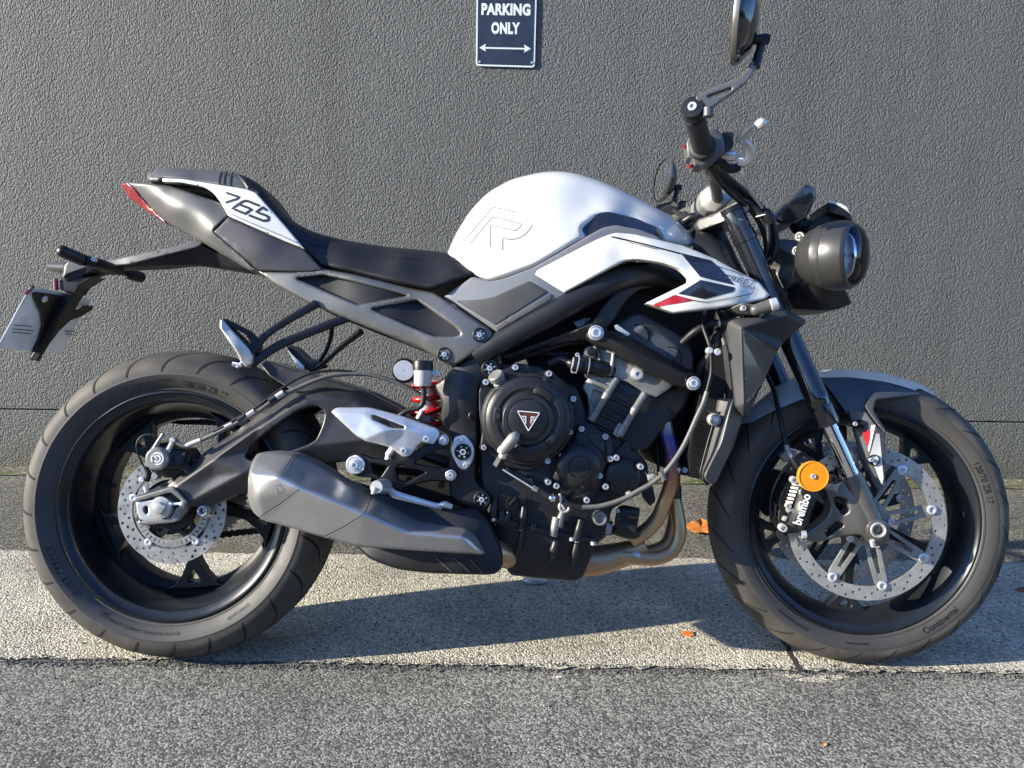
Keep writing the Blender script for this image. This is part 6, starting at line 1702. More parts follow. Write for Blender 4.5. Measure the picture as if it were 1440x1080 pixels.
kx = px2m(1233, 744.5, -.128, 1., True)
build('axle_socket', lathe_mb(U(1233, 744.5, -.128, True), [(9.0 * kx, -.0005), (6.2 * kx, -.0005), (6.3 * kx, -.012), (.0001, -.012)], n=6, cap=False, a0=.5), M['void'], cast, st=True, ang=20)
ac = U(1233, 744.5, -.12, True); build('axle_spindle', tube_mb([ac, (ac[0], .12, ac[2])], .011, 16), M['alu'], fork, st=True)
tube('pinch_bolt', [(1228, 768, -.125), (1226, 760, -.128)], [.005, .005], M['zinc'], cast, st=True, smooth=False)
relief('caliper_mount', [(1148, 690, 3), (1158, 676, 4), (1170, 672, 4), (1186, 678, 4), (1186, 690, 4), (1165, 702, 4)], -.100, M['blackpl'], fork, st=True, thick=.02, er=2, erm=.004)
disc('mount_bolt', 1171.5, 674, -.104, [(7, -.01), (6.8, .003), (5.6, .006), (3, .006), (2.8, .002), (.01, .002)], M['blackpl'], fork, st=True)
# front caliper
fcal = bpy.data.objects.new('front_caliper', None); COL.objects.link(fcal); fcal.parent = bike
cf = tsurf([(1090, 668, -.112), (1125, 684, -.128), (1155, 683, -.128), (1150, 700, -.130), (1139, 727, -.130), (1137, 740, -.122), (1126, 752, -.112), (1110, 753, -.112), (1098, 745, -.108), (1092, 710, -.104), (1130, 700, -.140), (1118, 736, -.140), (1142, 705, -.140), (1130, 738, -.136), (1108, 715, -.118)], [(10, 11), (12, 13), (10, 12), (11, 13)])
relief('caliper_body', [(1122, 680, 3), (1140, 684, 3), (1155, 684, 4), (1151, 699, 4), (1139.5, 726, 4), (1138, 738, 5), (1127, 750, 5), (1111, 751, 4), (1104, 744, 4), (1108, 729, 4), (1117, 703, 4)], cf, M['engine'], fcal, st=True, thick=.05, er=2.5, erm=.005, step=5, ang=25)
relief('caliper_body', [(1099, 748, 4), (1093, 732, 4), (1094, 705, 5), (1103, 682, 5), (1112, 668, 4), (1124, 664, 4), (1128, 690, 4), (1112, 752, 4)], -.110, M['blackpl'], fcal, st=True, thick=.05, er=3, erm=.006)
text_px('caliper_lettering', 'brembo', 1127.5, 716, 45, 13.2, -71.6, lambda x, y: np.full(np.shape(x), -.1405), M['logo_white'], fcal, st=True, bold=.03, off=.001)
for i in range(6):
    y = 682 + i * 5
    tube('pad_pin', [(1125 - i * 2.0, y, -.128), (1114 - i * 1.6, y - 1.5, -.120)], [.0030, .0030], M['alu_light'], fcal, st=True, smooth=False, n=8)
for x, y, r_, h in ((1099.7, 741.5, 6, .012), (1108, 711, 4.4, .006), (1115.5, 674.5, 5.4, .010)):
    build('caliper_bolt', bolt_mb(x, y, -.124, r_, True, h=h), M['zinc'], fcal, st=True, ang=30)
relief('caliper_bridge', [(1106, 716, 2), (1116, 714, 2), (1117, 718, 2), (1108, 722, 2)], -.128, M['alu_light'], fcal, st=True, thick=.01, er=1)
relief('caliper_bridge', [(1100, 732, 2), (1104, 726, 2), (1109, 727, 2), (1105, 734, 2)], -.124, M['alu_light'], fcal, st=True, thick=.01, er=1)
relief('caliper_foot', [(1093, 746, 2), (1103, 750, 2), (1110, 760, 2), (1103, 765, 3), (1094, 756, 3)], -.104, M['engine'], fcal, st=True, thick=.01, er=1)
tube('bleed_nipple', [(1127, 752, -.124), (1133, 752, -.124)], [.008, .0085], M['alu'], fcal, st=True, smooth=False)
cm = relief_mb(rnd([(1112, 672), (1155, 684), (1138, 738), (1111, 751), (1095, 732)], 5), -.110, thick=.04, st=True); cm.v = [(x, -y, z) for x, y, z in cm.v]; cm.f = [tuple(reversed(f)) for f in cm.f]
build('far_caliper', cm, M['engine'], fcal, st=True)
rf = disc('reflector', 1143.7, 670, -.150, [(22.3, -.006), (22.3, .0), (21.8, .002), (20.6, .0028), (20.2, .0014), (.01, .0018)], M['orange'], bike, st=True, n=48)
disc('reflector_screw', 1143.7, 670, -.152, [(4, 0), (3.6, .002), (2.4, .0025), (2.2, .001), (.01, .001)], M['zinc'], rf, st=True)
tube('front_brake_hose', [(1066, 505, -.03), (1077, 525, -.04), (1088, 548, -.055), (1092, 565, -.07), (1096, 582, -.085), (1102, 610, -.10), (1107, 630, -.112), (1112.5, 643, -.120), (1121, 656, -.125), (1128, 664, -.125)], .0048, M['hose'], bike, st=True)
tube('hose_ferrule', [(1106, 627, -.110), (1110, 638, -.118), (1114, 646, -.120)], [.0055, .0058, .005], M['engine_grey'], bike, st=True)
relief('hose_bracket', [(1097, 640, 2), (1105, 634, 2), (1120, 634, 3), (1121, 641, 3), (1113, 649, 3), (1104, 650, 2)], -.085, M['engine_grey'], bike, st=True, thick=.02, er=2, erm=.004)
# ---------------------------------------------------------------- mudguard
fen = bpy.data.objects.new('front_mudguard', None); COL.objects.link(fen); fen.parent = bike
ft_c = [(1150, 520, .000), (1197, 518, .000), (1247, 524, .000), (1297, 539, -.002), (1315, 553, -.002), (1288, 549, -.050), (1247, 537, -.062), (1197, 531, -.064), (1155, 533, -.064)]
relief('mudguard_top', [(1135, 523, 2), (1152, 520.5, 4), (1197, 518.5, 10), (1247, 525, 10), (1297, 540, 6), (1316, 552, 1), (1313, 554.5, 1), (1288, 549, 6), (1247, 537, 8), (1197, 531, 8), (1150, 533, 2)], ft_c, M['white'], fen, st=True, back=.001, mirror=False, er=0, step=4, ang=60)
relief('mudguard_side', [(1150, 531, 2), (1195, 530, 8), (1242, 536, 8), (1291, 549, 3), (1293, 554, 1), (1231, 562, 4), (1227, 577, 3), (1245, 603, 2), (1244, 610, 2), (1216, 584, 3), (1190, 582, 3), (1172, 556, 4), (1160, 540, 4)], [(1150, 531, -.066), (1197, 532, -.066), (1247, 539, -.065), (1292, 551, -.05), (1216, 572, -.090), (1228, 553, -.084), (1244, 607, -.100), (1190, 580, -.084), (1260, 548, -.066)], M['navy_plastic'], fen, st=True, thick=.02, mirror=True, er=2, erm=.003, step=6)
relief('guard_brace', [(1293, 550.5, 1), (1292, 555, 1), (1232, 562.5, 3), (1228, 577, 3), (1245, 603, 2), (1245, 610, 1), (1231, 594, 2), (1215.5, 571, 3), (1228, 551, 3)], [(1292, 552, -.056), (1230, 555, -.096), (1217, 571, -.102), (1245, 606, -.112), (1260, 551, -.080)], M['plastic_lt'], fen, st=True, thick=.012, mirror=True, er=2, erm=.004, step=5)
relief('mudguard_rear', [(1040, 592, 2), (1058, 573, 8), (1080, 553.5, 8), (1109, 534, 6), (1130, 526, 4), (1142, 556, 3), (1126, 562, 6), (1084, 579, 8), (1059, 593.5, 4), (1044, 596, 3)], [(1040, 591, -.025), (1057, 572, -.012), (1080, 552, -.006), (1109, 533, -.004), (1130, 560, -.070), (1084, 580, -.070), (1059, 594, -.068), (1095, 562, -.050)], M['white'], fen, st=True, back=.001, mirror=False, er=0, step=5, ang=60)
st_c = tsurf([(1190, 575, -.098), (1220, 574, -.100), (1246, 608, -.108), (1246, 684, -.106), (1236, 694, -.104), (1224, 680, -.098), (1195, 590, -.094), (1232, 600, -.112), (1222, 640, -.108)], [(7, 8)])
stay = relief('fork_guard', [(1193, 577, 2), (1217, 578, 2), (1230, 596, 2), (1245, 609, 3), (1245, 682, 3), (1236, 692, 2), (1225, 676, 3), (1206, 625, 3)], st_c, M['plastic_lt'], fen, st=True, thick=.006, mirror=True, er=1.5, erm=.003, step=5, ang=50, mid=[((1232, 600), (1222, 640))])
relief('guard_edge', [(1208, 632, 2), (1214, 633, 2), (1225, 668, 2), (1237, 690, 1), (1234, 694, 1), (1222, 674, 2)], -.090, M['plastic_lt'], fen, st=True, thick=.012, er=1)
go = lambda k: (lambda x, y: st_c(x, y) - k)
relief('white_graphic', [(1232.5, 609, 1), (1237, 610.5, 1), (1242.5, 672, 1), (1240, 682, 1), (1223.5, 640, 1)], go(.0008), M['white'], stay, st=True, thick=.0004, step=6)
relief('white_graphic', [(1225.5, 598), (1231, 597.5), (1222.5, 636), (1220.5, 631)], go(.0008), M['white'], stay, st=True, r=.3, thick=.0004, step=6)
relief('red_graphic', [(1216, 603.5), (1224.6, 606), (1224.2, 616), (1220.4, 630), (1212.8, 610)], go(.0008), M['red'], stay, st=True, r=.4, thick=.0004, step=6)
for x, y, bx, by in ((1207.5, 597, 1202, 596), (1229, 647, 1224.5, 646.5)):
    disc('guard_hole', x, y, -.1085, [(8.2, -.006), (8.2, .002), (7.2, .0025), (6.8, -.001), (.01, -.001)], M['void'], stay, st=True)
    build('guard_screw', bolt_mb(bx, by, -.1110, 3, True), M['zinc'], stay, st=True)
# ---------------------------------------------------------------- yokes and steering head
yoke = bpy.data.objects.new('triple_clamp', None); COL.objects.link(yoke); yoke.parent = bike
relief('top_yoke', [(977, 316, 4), (982, 308, 3), (1006, 300, 4), (1022, 290, 4), (1039, 281, 6), (1050, 282, 6), (1055, 291, 5), (1054, 298, 4), (1036, 305, 4), (1011, 315, 4), (983, 325, 3)], [(977, 316, -.05), (1006, 302, -.09), (1039, 283, -.118), (1055, 295, -.118), (1011, 314, -.10), (983, 325, -.06)], M['fork_low'], yoke, st=True, back=.0, mirror=True, er=2.5, erm=.005, step=6)
relief('bottom_yoke', [(1058, 408, 4), (1090, 398, 5), (1110, 410, 4), (1104, 424, 4), (1070, 432, 4)], -.115, M['blackpl'], yoke, st=True, back=0, mirror=True, er=3, erm=.006)
sh0, sh1 = U(992, 318, -.0, True), U(1048, 440, 0, True)
build('steering_head', tube_mb([sh0, sh0 + (sh1 - sh0) * .08, sh0 + (sh1 - sh0) * .1, sh1], [.036, .036, .031, .033], 24), M['frame'], bike, st=True)
tube('head_gusset', [(975, 345, -.05), (995, 350, -.055), (1020, 380, -.06), (1040, 410, -.06)], .030, M['frame'], bike)
relief('frame_plate', [(1016, 350, 1), (1022, 350, 1), (1042, 386, 1), (1036, 386, 1)], -.093, M['blackpl'], bike, thick=.004, er=1)
for s_ in (1, -1):
    nm = 'handlebar_clamp'
    mb = relief_mb(rnd([(983, 284, 3), (985, 270, 3), (999, 259, 4), (1017, 262, 4), (1029, 269, 4), (1031, 280, 4), (1018, 290, 4), (1007, 299, 3), (995, 298, 3), (986, 292, 3)], 4), [(983, 284, -.060), (999, 262, -.068), (1029, 270, -.072), (1007, 299, -.066), (1006, 279, -.076)], thick=.04, er=4, erm=.006, step=5, st=True)
    if s_ == -1: mb.v = [(x, -y, z) for x, y, z in mb.v]; mb.f = [tuple(reversed(f)) for f in mb.f]
    build(nm, mb, M['clamp'], yoke, st=True, ang=35)
build('clamp_seam', stroke_mb([(983, 284), (993, 279), (1000, 276)], .9, lambda x, y: np.full(np.shape(x), -.0765), st=True), M['void'], yoke, st=True, ang=180)
# ---------------------------------------------------------------- handlebar, grips, levers, mirrors
hb = bpy.data.objects.new('handlebar', None); COL.objects.link(hb); hb.parent = bike
half = [U(1010, 282, -.02, True), U(1009, 279, -.07, True), U(1006, 262, -.11, True), U(1001, 247, -.16, True), U(996, 232, -.24, True), U(986, 196, -.33, True), U(975, 158, -.43, True), U(974, 153, -.448, True)]
for s_ in (-1, 1):
    P = [h * np.array([1, -s_, 1]) for h in half]
    build('bar', tube_mb(catm(P, 6), .0115, 16), M['plastic_lt'], hb, st=True, ang=60)
    sgn = np.array([1, -s_, 1])

    def Q(x, y, l): return U(x, y, l, True) * sgn
    g0, g1 = Q(988, 207, -.305), Q(975.5, 161, -.425)
    gv = (g1 - g0)
    prof = [g0 + gv * t for t in (0, .03, .06, .08, .5, .94, 1)]
    build('grip', tube_mb(prof, [.0235, .0235, .0225, .0175, .0165, .0172, .0178], 24), M['grip'], hb, st=True, ang=45)
    be = Q(974.5, 154, -.440); ev = gv / np.linalg.norm(gv)
    e_ = build('bar_end', lathe_mb(be, [(.0170, -.012), (.0185, -.010), (.0190, .004), (.0165, .010), (.008, .0105), (.0075, .008), (.0001, .008)], axis=ev, n=32), M['blackpl'], hb, st=True)
    build('bar_end_bolt', lathe_mb(be, [(.0072, .008), (.0068, .0120), (.0035, .0120), (.003, .009), (.0001, .009)], axis=ev, n=20), M['zinc'], e_, st=True)
    # switch cube
    mb = relief_mb(rnd([(965, 201, 2), (969, 192, 3), (982, 184, 5), (1006, 180, 5), (1017, 190, 4), (1020, 214, 4), (1008, 225, 3), (988, 235, 3), (976, 234, 2), (973, 224, 1), (966, 222, 2)], 3), [(965, 210, -.300), (1006, 181, -.296), (1020, 214, -.296), (988, 235, -.302), (990, 212, -.304)], thick=.032, er=3, erm=.005, step=5, st=True)
    mb.v = [(x, y * -s_, z) for x, y, z in mb.v]
    sw = build('switch_housing', mb, M['plastic_lt'], hb, st=True, ang=25)
    build('switch_housing', tube_mb([Q(1000, 212, -.27), Q(994, 218, -.255)], [.026, .024], 20), M['blackpl'], hb, st=True, ang=40)
    if s_ == -1:
        pass
    for x, y in ((963.5, 206), (970.5, 234)):
        build('switch_button', tube_mb([Q(x, y - 2.5, -.292), Q(x, y + 2.5, -.290)], [.005, .005], 12), M['redpl'], sw, st=True, ang=50)
    # master cylinder and lever
    mb = relief_mb(rnd([(1014, 188), (1020, 185), (1031, 186), (1032, 206), (1020, 215), (1013, 205)], 3), -.285, thick=.05, er=2, erm=.003, step=5, st=True)
    mb.v = [(x, y * -s_, z) for x, y, z in mb.v]
    build('master_cylinder', mb, M['blackpl'], hb, st=True, ang=30)
    build('lever_perch', tube_mb([Q(1012, 219, -.27), Q(1036, 219, -.285)], [.008, .009], 14), M['alu'], hb, st=True)
    lv = catm([Q(1038, 226, -.29), Q(1048, 226, -.292), Q(1054, 217, -.30), Q(1052, 206, -.31), Q(1046, 199, -.325), Q(1042, 197, -.34), Q(1046, 188, -.37), Q(1056, 178, -.40), Q(1066, 173.5, -.425)], 5)
    build('lever', tube_mb(lv, [.007, .0095, .0085, .0065, .0058, .0055], 14, flat=(.8, 1.1)), M['alu'], hb, st=True, ang=60)
    c = Q(1071, 173.5, -.43)
    build('lever_ball', lathe_mb(c, [(.0001, -.009), (.006, -.007), (.009, 0), (.006, .007), (.0001, .009)], n=18, cap=False), M['alu'], hb, st=True, ang=80)
    tube_ = tube_mb(catm([Q(1008, 226, -.27), Q(1022, 236, -.265), Q(1036, 236, -.26), Q(1044, 228, -.27)], 4), [.011, .009, .008, .006], 12)
    build('lever_bracket', tube_, M['blackpl'], hb, st=True)
    # mirror stalk
    mr = bpy.data.objects.new('mirror', None); COL.objects.link(mr); mr.parent = bike
    mb = relief_mb(rnd([(977, 137, 4), (992, 128, 5), (1025, 115, 6), (1042, 107, 6), (1052, 95, 6), (1058, 84, 3), (1068, 86, 3), (1060, 101, 6), (1051, 115, 6), (1025, 134, 5), (1001, 151, 4), (988, 150, 6)], 4), -.452, thick=.011, er=2, erm=.0035, step=5, st=True, holes=[rnd([(994, 135), (1029, 122.3), (1028, 128), (1000, 138.5)], 2)])
    mb.v = [(x, y * -s_, z) for x, y, z in mb.v]
    build('mirror_stalk', mb, M['frame_grey'], mr, st=True, ang=30)
    build('stalk_upper', tube_mb([Q(1062, 94, -.446), Q(1067, 76, -.447), Q(1073, 56, -.449)], [.0078, .0066, .0070], 14), M['blackpl'], mr, st=True)
    build('stalk_knuckle', tube_mb([Q(1056, 58, -.449), Q(1064, 56, -.449), Q(1076, 55, -.449), Q(1082, 56, -.449)], [.005, .0075, .0085, .0075], 14), M['blackpl'], mr, st=True)
    build('clamp_screw', tube_mb([Q(996, 152, -.45), Q(996, 164, -.45)], [.0085, .0085], 12), M['plastic_lt'], mr, st=True)
    # mirror head: rounded shield standing across the bike
    mc = Q(1037, 32, -.452); aa = R(12.2)
    uo = np.array([-math.sin(aa), s_ * -1 * -1 * -math.cos(aa) * (1 if s_ == -1 else 1), 0.])
    uo = np.array([-math.sin(aa), math.cos(aa) * (1 if s_ == 1 else -1), 0.])
    uo = np.array([-math.sin(aa), -math.cos(aa) * (1 if s_ == -1 else -1), 0.])
    vv = np.array([.10, 0, 1.]); vv /= np.linalg.norm(vv)
    nf = np.cross(uo, vv); nf /= np.linalg.norm(nf)
    if nf[0] < 0: nf = -nf                       # towards the front of the bike
    sh = rnd([(-.060, -.020, .03), (-.030, -.058, .03), (.030, -.060, .03), (.066, -.030, .03), (.072, .020, .03), (.040, .050, .03), (-.020, .052, .03), (-.055, .030, .03)], .03)
    sh = rnd([(a * 1000, b * 1000, 26) for a, b in [(q[0], q[1]) for q in sh]], 26)
    sh = np.array(resample(sh, 9.)) / 1000.
    n_ = len(sh); V = []
    rows = [(1.0, -.004), (1.015, .000), (1.015, .004), (.975, .010), (.93, .010), (.86, .016), (.70, .024), (.45, .030), (.2, .032)]
    for k_s, h in rows:
        for a, b in sh: V.append(mc + uo * a * k_s + vv * b * k_s + nf * h)
    Fm = [(i * n_ + k, i * n_ + (k + 1) % n_, (i + 1) * n_ + (k + 1) % n_, (i + 1) * n_ + k) for i in range(len(rows) - 1) for k in range(n_)]
    build('mirror_housing', MB().add(V, Fm + [tuple(range((len(rows) - 1) * n_, len(rows) * n_))]), M['fork'], mr, st=True, ang=40)
    V = [mc + uo * a * .965 + vv * b * .965 - nf * .0045 for a, b in sh] + [mc + uo * a * 1.0 + vv * b * 1.0 - nf * .004 for a, b in sh]
    V2 = [mc + uo * a * .965 + vv * b * .965 - nf * .003 for a, b in sh]
    V3 = [mc + uo * a * k_s + vv * b * k_s + nf * h for k_s, h in ((1.005, -.0042), (1.028, -.001), (1.028, .004), (1.005, .0045)) for a, b in sh]
    build('mirror_lit_edge', MB().add(V3, [(i * n_ + k, i * n_ + (k + 1) % n_, (i + 1) * n_ + (k + 1) % n_, (i + 1) * n_ + k) for i in range(3) for k in range(n_)]), M['frame_grey'], mr, st=True, ang=40)  # pale ring: light on the rim's edge put into its colour
    build('mirror_rim', MB().add(V, [(k, (k + 1) % n_, (k + 1) % n_ + n_, k + n_) for k in range(n_)]), M['alu_light'] if False else M['blackpl'], mr, st=True)
    build('mirror_glass', MB().add(V2 + [q + nf * .002 for q in V2], [tuple(range(n_)), tuple(range(2 * n_ - 1, n_ - 1, -1))]), M['mirror'], mr, st=True)
# cables from the switches down past the head
for pth, r_ in (([(1000, 232, -.26), (1014, 245, -.20), (1035, 262, -.14), (1055, 280, -.11), (1072, 296, -.10), (1082, 312, -.10), (1087, 335, -.09), (1084, 362, -.08)], .0060),
                ([(1006, 230, -.26), (1022, 248, -.18), (1046, 268, -.13), (1066, 286, -.11), (1080, 302, -.11), (1090, 325, -.105), (1092, 350, -.10), (1082, 372, -.09)], .0055),
                ([(1000, 236, -.25), (1012, 256, -.19), (1030, 275, -.14), (1052, 292, -.11), (1066, 310, -.10), (1076, 335, -.09), (1078, 365, -.08)], .0050),
                ([(1004, 238, -.24), (1018, 254, -.17), (1042, 276, -.12), (1062, 292, -.12), (1078, 310, -.115), (1081, 340, -.11), (1076, 360, -.10)], .0045),
                ([(962, 300, .10), (975, 312, .06), (985, 325, .03)], .006), ([(948, 296, .16), (960, 305, .12), (978, 318, .06)], .005)):
    tube('control_cable', pth, r_, M['hose'], bike, st=True)
tube('cable_tie', [(1063, 305, -.12), (1078, 301, -.122), (1086, 298, -.115)], .0016, M['logo_white'], bike, st=True)
tube('cable_sleeve', [(1074, 298, -.112), (1080, 306, -.112), (1084, 314, -.11)], .0125, M['blackpl'], bike, st=True)
tube('brake_line', [(1044, 236, -.28), (1045, 246, -.27), (1051, 262, -.24), (1060, 276, -.20), (1072, 292, -.14)], .0024, M['alu'], bike, st=True)
tube('ignition_loom', [(962, 312, -.02), (975, 305, -.03), (990, 312, -.03)], .009, M['blackpl'], bike, st=True)
# ---------------------------------------------------------------- instrument and headlights
ins = relief('instrument', [(1086, 309, 3), (1090, 300, 4), (1128, 262, 5), (1136, 258, 4), (1147, 265, 5), (1148.5, 276, 6), (1143, 288, 6), (1132, 309, 5), (1118, 314, 4), (1098, 315, 3)],
             [(1086, 309, -.080), (1136, 258, -.080), (1148, 275, -.070), (1132, 309, -.065), (1110, 290, -.088), (1125, 290, -.078)], M['black_gloss'], bike, st=True, back=.0, mirror=True, er=4, erm=.010, step=6)
relief('screen_glass', [(1086.5, 306, 1), (1126, 264, 3), (1134, 259, 2), (1130, 268, 3), (1093, 306, 2), (1088, 311, 1)], -.091, M['cowl_gloss'], ins, st=True, back=.0, mirror=True, er=1.5, erm=.003)
tube('instrument_bracket', [(1118, 306, 0), (1125, 318, 0), (1140, 322, 0)], .02, M['blackpl'], bike, st=True)
hl = bpy.data.objects.new('headlight', None); COL.objects.link(hl); hl.parent = bike
mb = relief('lamp_bracket', [(1088, 343, 3), (1098, 336, 3), (1122, 338, 3), (1134, 352, 3), (1138, 384, 3), (1131, 395, 3), (1104, 409, 4), (1090, 402, 4), (1082, 372, 4)], tsurf([(1080, 335, -.05), (1135, 335, -.07), (1140, 395, -.07), (1100, 412, -.05), (1082, 380, -.045), (1098, 350, -.07), (1120, 362, -.09), (1112, 396, -.085), (1104, 372, -.055)], [(5, 6), (6, 7)]), M['plastic_lt'], hl, st=True, back=0., mirror=True, er=2, erm=.003, step=5, ang=50, mid=[((1098, 350), (1120, 362)), ((1120, 362), (1112, 396))])
relief('lamp_underside', [(1104, 412, 3), (1130, 400, 4), (1190, 408, 4), (1198, 427, 3), (1177, 435.5, 4), (1150, 437, 3), (1116, 435, 3)], [(1104, 412, -.06), (1190, 408, -.07), (1198, 427, -.055), (1140, 436, -.06), (1150, 420, -.085)], M['blackpl'], hl, st=True, back=0., mirror=True, er=2, erm=.005, step=6)
relief('lamp_bridge', [(1132, 322, 3), (1150, 304, 4), (1166, 296, 3), (1196, 310, 3), (1196, 330, 3), (1150, 340, 5)], -.040, M['blackpl'], hl, st=True, back=0., mirror=True, er=3, erm=.006)
relief('visor', [(1164, 299, 2), (1163.5, 286, 2), (1168, 283.5, 2), (1180, 285.5, 4), (1192, 291, 3), (1196, 300, 2), (1199, 311, 2), (1184, 304, 4)], -.060, M['blackpl'], hl, st=True, back=0., mirror=True, er=2, erm=.006)
relief('visor_top', [(1163, 285.5, 1), (1168, 282.5, 2), (1180, 284.5, 4), (1192, 290.5, 3), (1197, 302, 1), (1190, 296, 3), (1178, 289, 4)], -.062, M['white'], hl, st=True, back=0., mirror=True, er=1.5, erm=.004)
LC = U(1195, 359, -.160, True)
for s_ in (1, -1):
    ph_ = R(35)
    ax = np.array([math.cos(ph_), -math.sin(ph_) * s_, -.04]); ax /= np.linalg.norm(ax)
    c = LC * np.array([1, s_, 1])
    sc_ = (1.0, .985)
    shl = build('lamp_shell', lathe_mb(c, [(.0001, -.092), (.032, -.092), (.038, -.089), (.050, -.076), (.0585, -.058), (.0600, -.0565), (.0603, -.0548), (.0645, -.040), (.0655, -.0385), (.0652, -.0375), (.0668, -.026), (.0670, -.012), (.0655, .000), (.0625, .005), (.0600, .006), (.0590, .002)], axis=ax, n=72, scale=sc_, cap=False), M['lamp_shell'], hl, st=True, ang=22)
    build('lamp_reflector', lathe_mb(c, [(.0590, .003), (.0585, -.004), (.050, -.016), (.046, -.018), (.040, -.030), (.022, -.040), (.0001, -.042)], axis=ax, n=64, scale=sc_, cap=False), M['bowl'], shl, st=True, ang=22)
    build('lamp_bezel', lathe_mb(c, [(.0595, .0045), (.0575, .007), (.0545, .004), (.0540, -.004)], axis=ax, n=64, scale=sc_, cap=False), M['alu'], shl, st=True, ang=30)
    build('lamp_projector', lathe_mb(c, [(.020, -.038), (.021, -.020), (.018, -.014), (.0001, -.010)], axis=ax, n=32, cap=False), M['fork'], shl, st=True)
    oc = [(.0600, .0035), (.0597, .0075), (.057, .014), (.048, .022), (.034, .028), (.017, .031), (.0001, .0322)]
    build('lamp_cover', lathe_mb(c, oc + [(max(r - .0018, .0001), h - .0018) for r, h in reversed(oc)], axis=ax, n=64, scale=sc_, cap=False), M['glass'], shl, st=True, ang=60)
for x, y, r_ in ((1125, 333, 7), (1121, 353, 7), (1139.5, 383, 4)):
    build('lamp_screw', lathe_mb(U(x, y, -.118, True), [(px2m(x, y, -.118, 1, True) * r_ * a_, h) for a_, h in ((1, -.01), (1, .003), (.85, .005), (.6, .005), (.55, .001), (.4, .001), (.35, .005), (.01, .006))], axis=(-.5, -.85, 0), n=20), M['engine_grey'], hl, st=True, ang=30)
# far front turn signal
tf2 = bpy.data.objects.new('turn_signal', None); COL.objects.link(tf2); tf2.parent = bike
for nm in ('signal_base', 'lamp_housing', 'lamp_lens'):
    for o in list(tsf.children):
        if o.name.split('.')[0] == nm:
            m = o.data.copy(); m.transform(Matrix.Scale(-1, 4, (0, 1, 0))); m.flip_normals(); link(nm, m, tf2)

for o in list(fen.children):
    if o.name.startswith(('mudguard_top', 'mudguard_rear')): mirror_obj(o)
# ---------------------------------------------------------------- parking sign on the wall
ys = WY
sg = bpy.data.objects.new('parking_sign', None); COL.objects.link(sg); sg.location = WP(711, 20, ys - .004)
sg['label'] = 'black metal sign with white border reading parking only above a double arrow'
sg['category'] = 'sign'
so_ = Vector(sg.location)


def on_sign(x, y, d): return WP(x, y, ys - d) - so_


def sign_poly(name, pts, d, t, mt):
    P = [on_sign(x, y, d) for x, y in pts]; n = len(P)
    mb = MB().add([tuple(p) for p in P] + [tuple(p + Vector((0, t, 0))) for p in P], [tuple(range(n)), tuple(range(2 * n - 1, n - 1, -1))] + [(i, (i + 1) % n, (i + 1) % n + n, i + n) for i in range(n)])
    return build(name, mb, mt, sg, ang=40)


c4 = [(670.7, -62, 5), (756, -61, 5), (752, 95, 5), (669, 92.5, 5)]
sign_poly('sign_border', rnd(c4, 5), .0065, .003, M['sign_wht'])
sign_poly('sign_plate', rnd([(672.7, -60, 3), (753.6, -59, 3), (749.6, 92.4, 3), (671.2, 90, 3)], 3), .0072, .003, M['sign_blk'])


def sign_text(s, cx, cy, w_, h_, rot):
    V, Fs = text_tris(s, .05, 0, 1.06)
    x = V[:, 0] / np.ptp(V[:, 0]) * w_; y = -V[:, 1] / np.ptp(V[:, 1]) * h_
    c, q = math.cos(R(rot)), math.sin(R(rot))
    return build('lettering', MB().add([tuple(on_sign(cx + a * c - b * q, cy + a * q + b * c, .0078)) for a, b in zip(x, y)], Fs), M['sign_wht'], sg, ang=180)


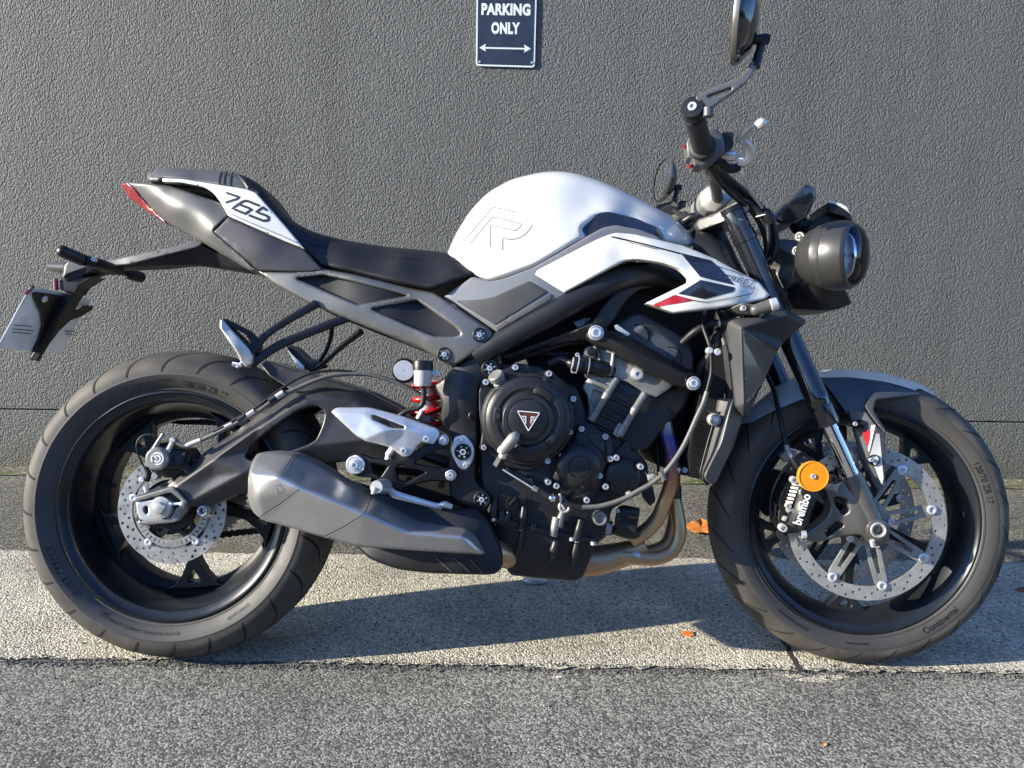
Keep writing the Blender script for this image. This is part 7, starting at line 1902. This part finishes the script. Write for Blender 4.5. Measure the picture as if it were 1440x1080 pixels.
sign_text('PARKING', 711.5, 13.2, 69, 17, .9)
sign_text('ONLY', 711, 39.6, 40.5, 17, .9)
sign_text('MOTORCYCLE', 712, -14, 72, 13, .9)
sign_poly('arrow', [(674, 67), (683.3, 61.5), (682, 66.2), (738, 67.4), (737, 62.5), (746.5, 68.5), (736.7, 74), (738, 69.6), (682, 68.4), (683.3, 72.5)], .0078, .0004, M['sign_wht'])
for x, y in ((674.5, 87), (748, 88)):
    build('sign_screw', lathe_mb(on_sign(x, y, .0072), [(.0045, 0), (.004, .002), (.0001, .0025)], n=12, cap=False), M['zinc'], sg)


# ---------------------------------------------------------------- fallen leaves
def leaf(name, pts, z, mt, label, lift=.012):
    c = GP(sum(p[0] for p in pts) / len(pts), sum(p[1] for p in pts) / len(pts), z)
    bm = bmesh.new(); P = []
    for i, (x, y) in enumerate(pts):
        g = GP(x, y, z) - c; P.append((g.x, g.y, lift * (.35 + .65 * ((i * 7) % 5) / 5)))
    n = len(P)
    mb = MB().add([(0, 0, .003)] + P + [(0, 0, .002)] + [(x, y, q - .0012) for x, y, q in P], [(0, 1 + i, 1 + (i + 1) % n) for i in range(n)] + [(n + 1, n + 2 + (i + 1) % n, n + 2 + i) for i in range(n)] + [(1 + i, n + 2 + i, n + 2 + (i + 1) % n, 1 + (i + 1) % n) for i in range(n)])
    o = build(name, mb, mt, None, ang=60); o.location = c
    o['label'] = label; o['category'] = 'leaf'; o['group'] = 'fallen leaves'
    return o


leaf('fallen_leaf', [(962, 741), (972, 737), (981, 738), (984, 731), (992, 736), (999, 741), (1003, 749), (999, 754), (993, 752), (984, 753), (974, 750)], 0, M['leaf'], 'large bright orange leaf lying on the old asphalt behind the front tyre', .015)
leaf('fallen_leaf', [(958, 889), (965, 888), (974, 890), (976, 895), (969, 896), (961, 894)], 0, M['leaf'], 'small yellow orange leaf on the concrete in front of the engine', .004)
leaf('fallen_leaf', [(1428, 829), (1434, 827), (1442, 827), (1444, 832), (1436, 834)], 0, M['leaf_brown'], 'small reddish brown leaf at the right end of the concrete strip', .005)
leaf('fallen_leaf', [(1158, 1046), (1161, 1045), (1164, 1048), (1161, 1050)], -.004, M['leaf'], 'tiny yellow leaf scrap on the road below the front wheel', .003)
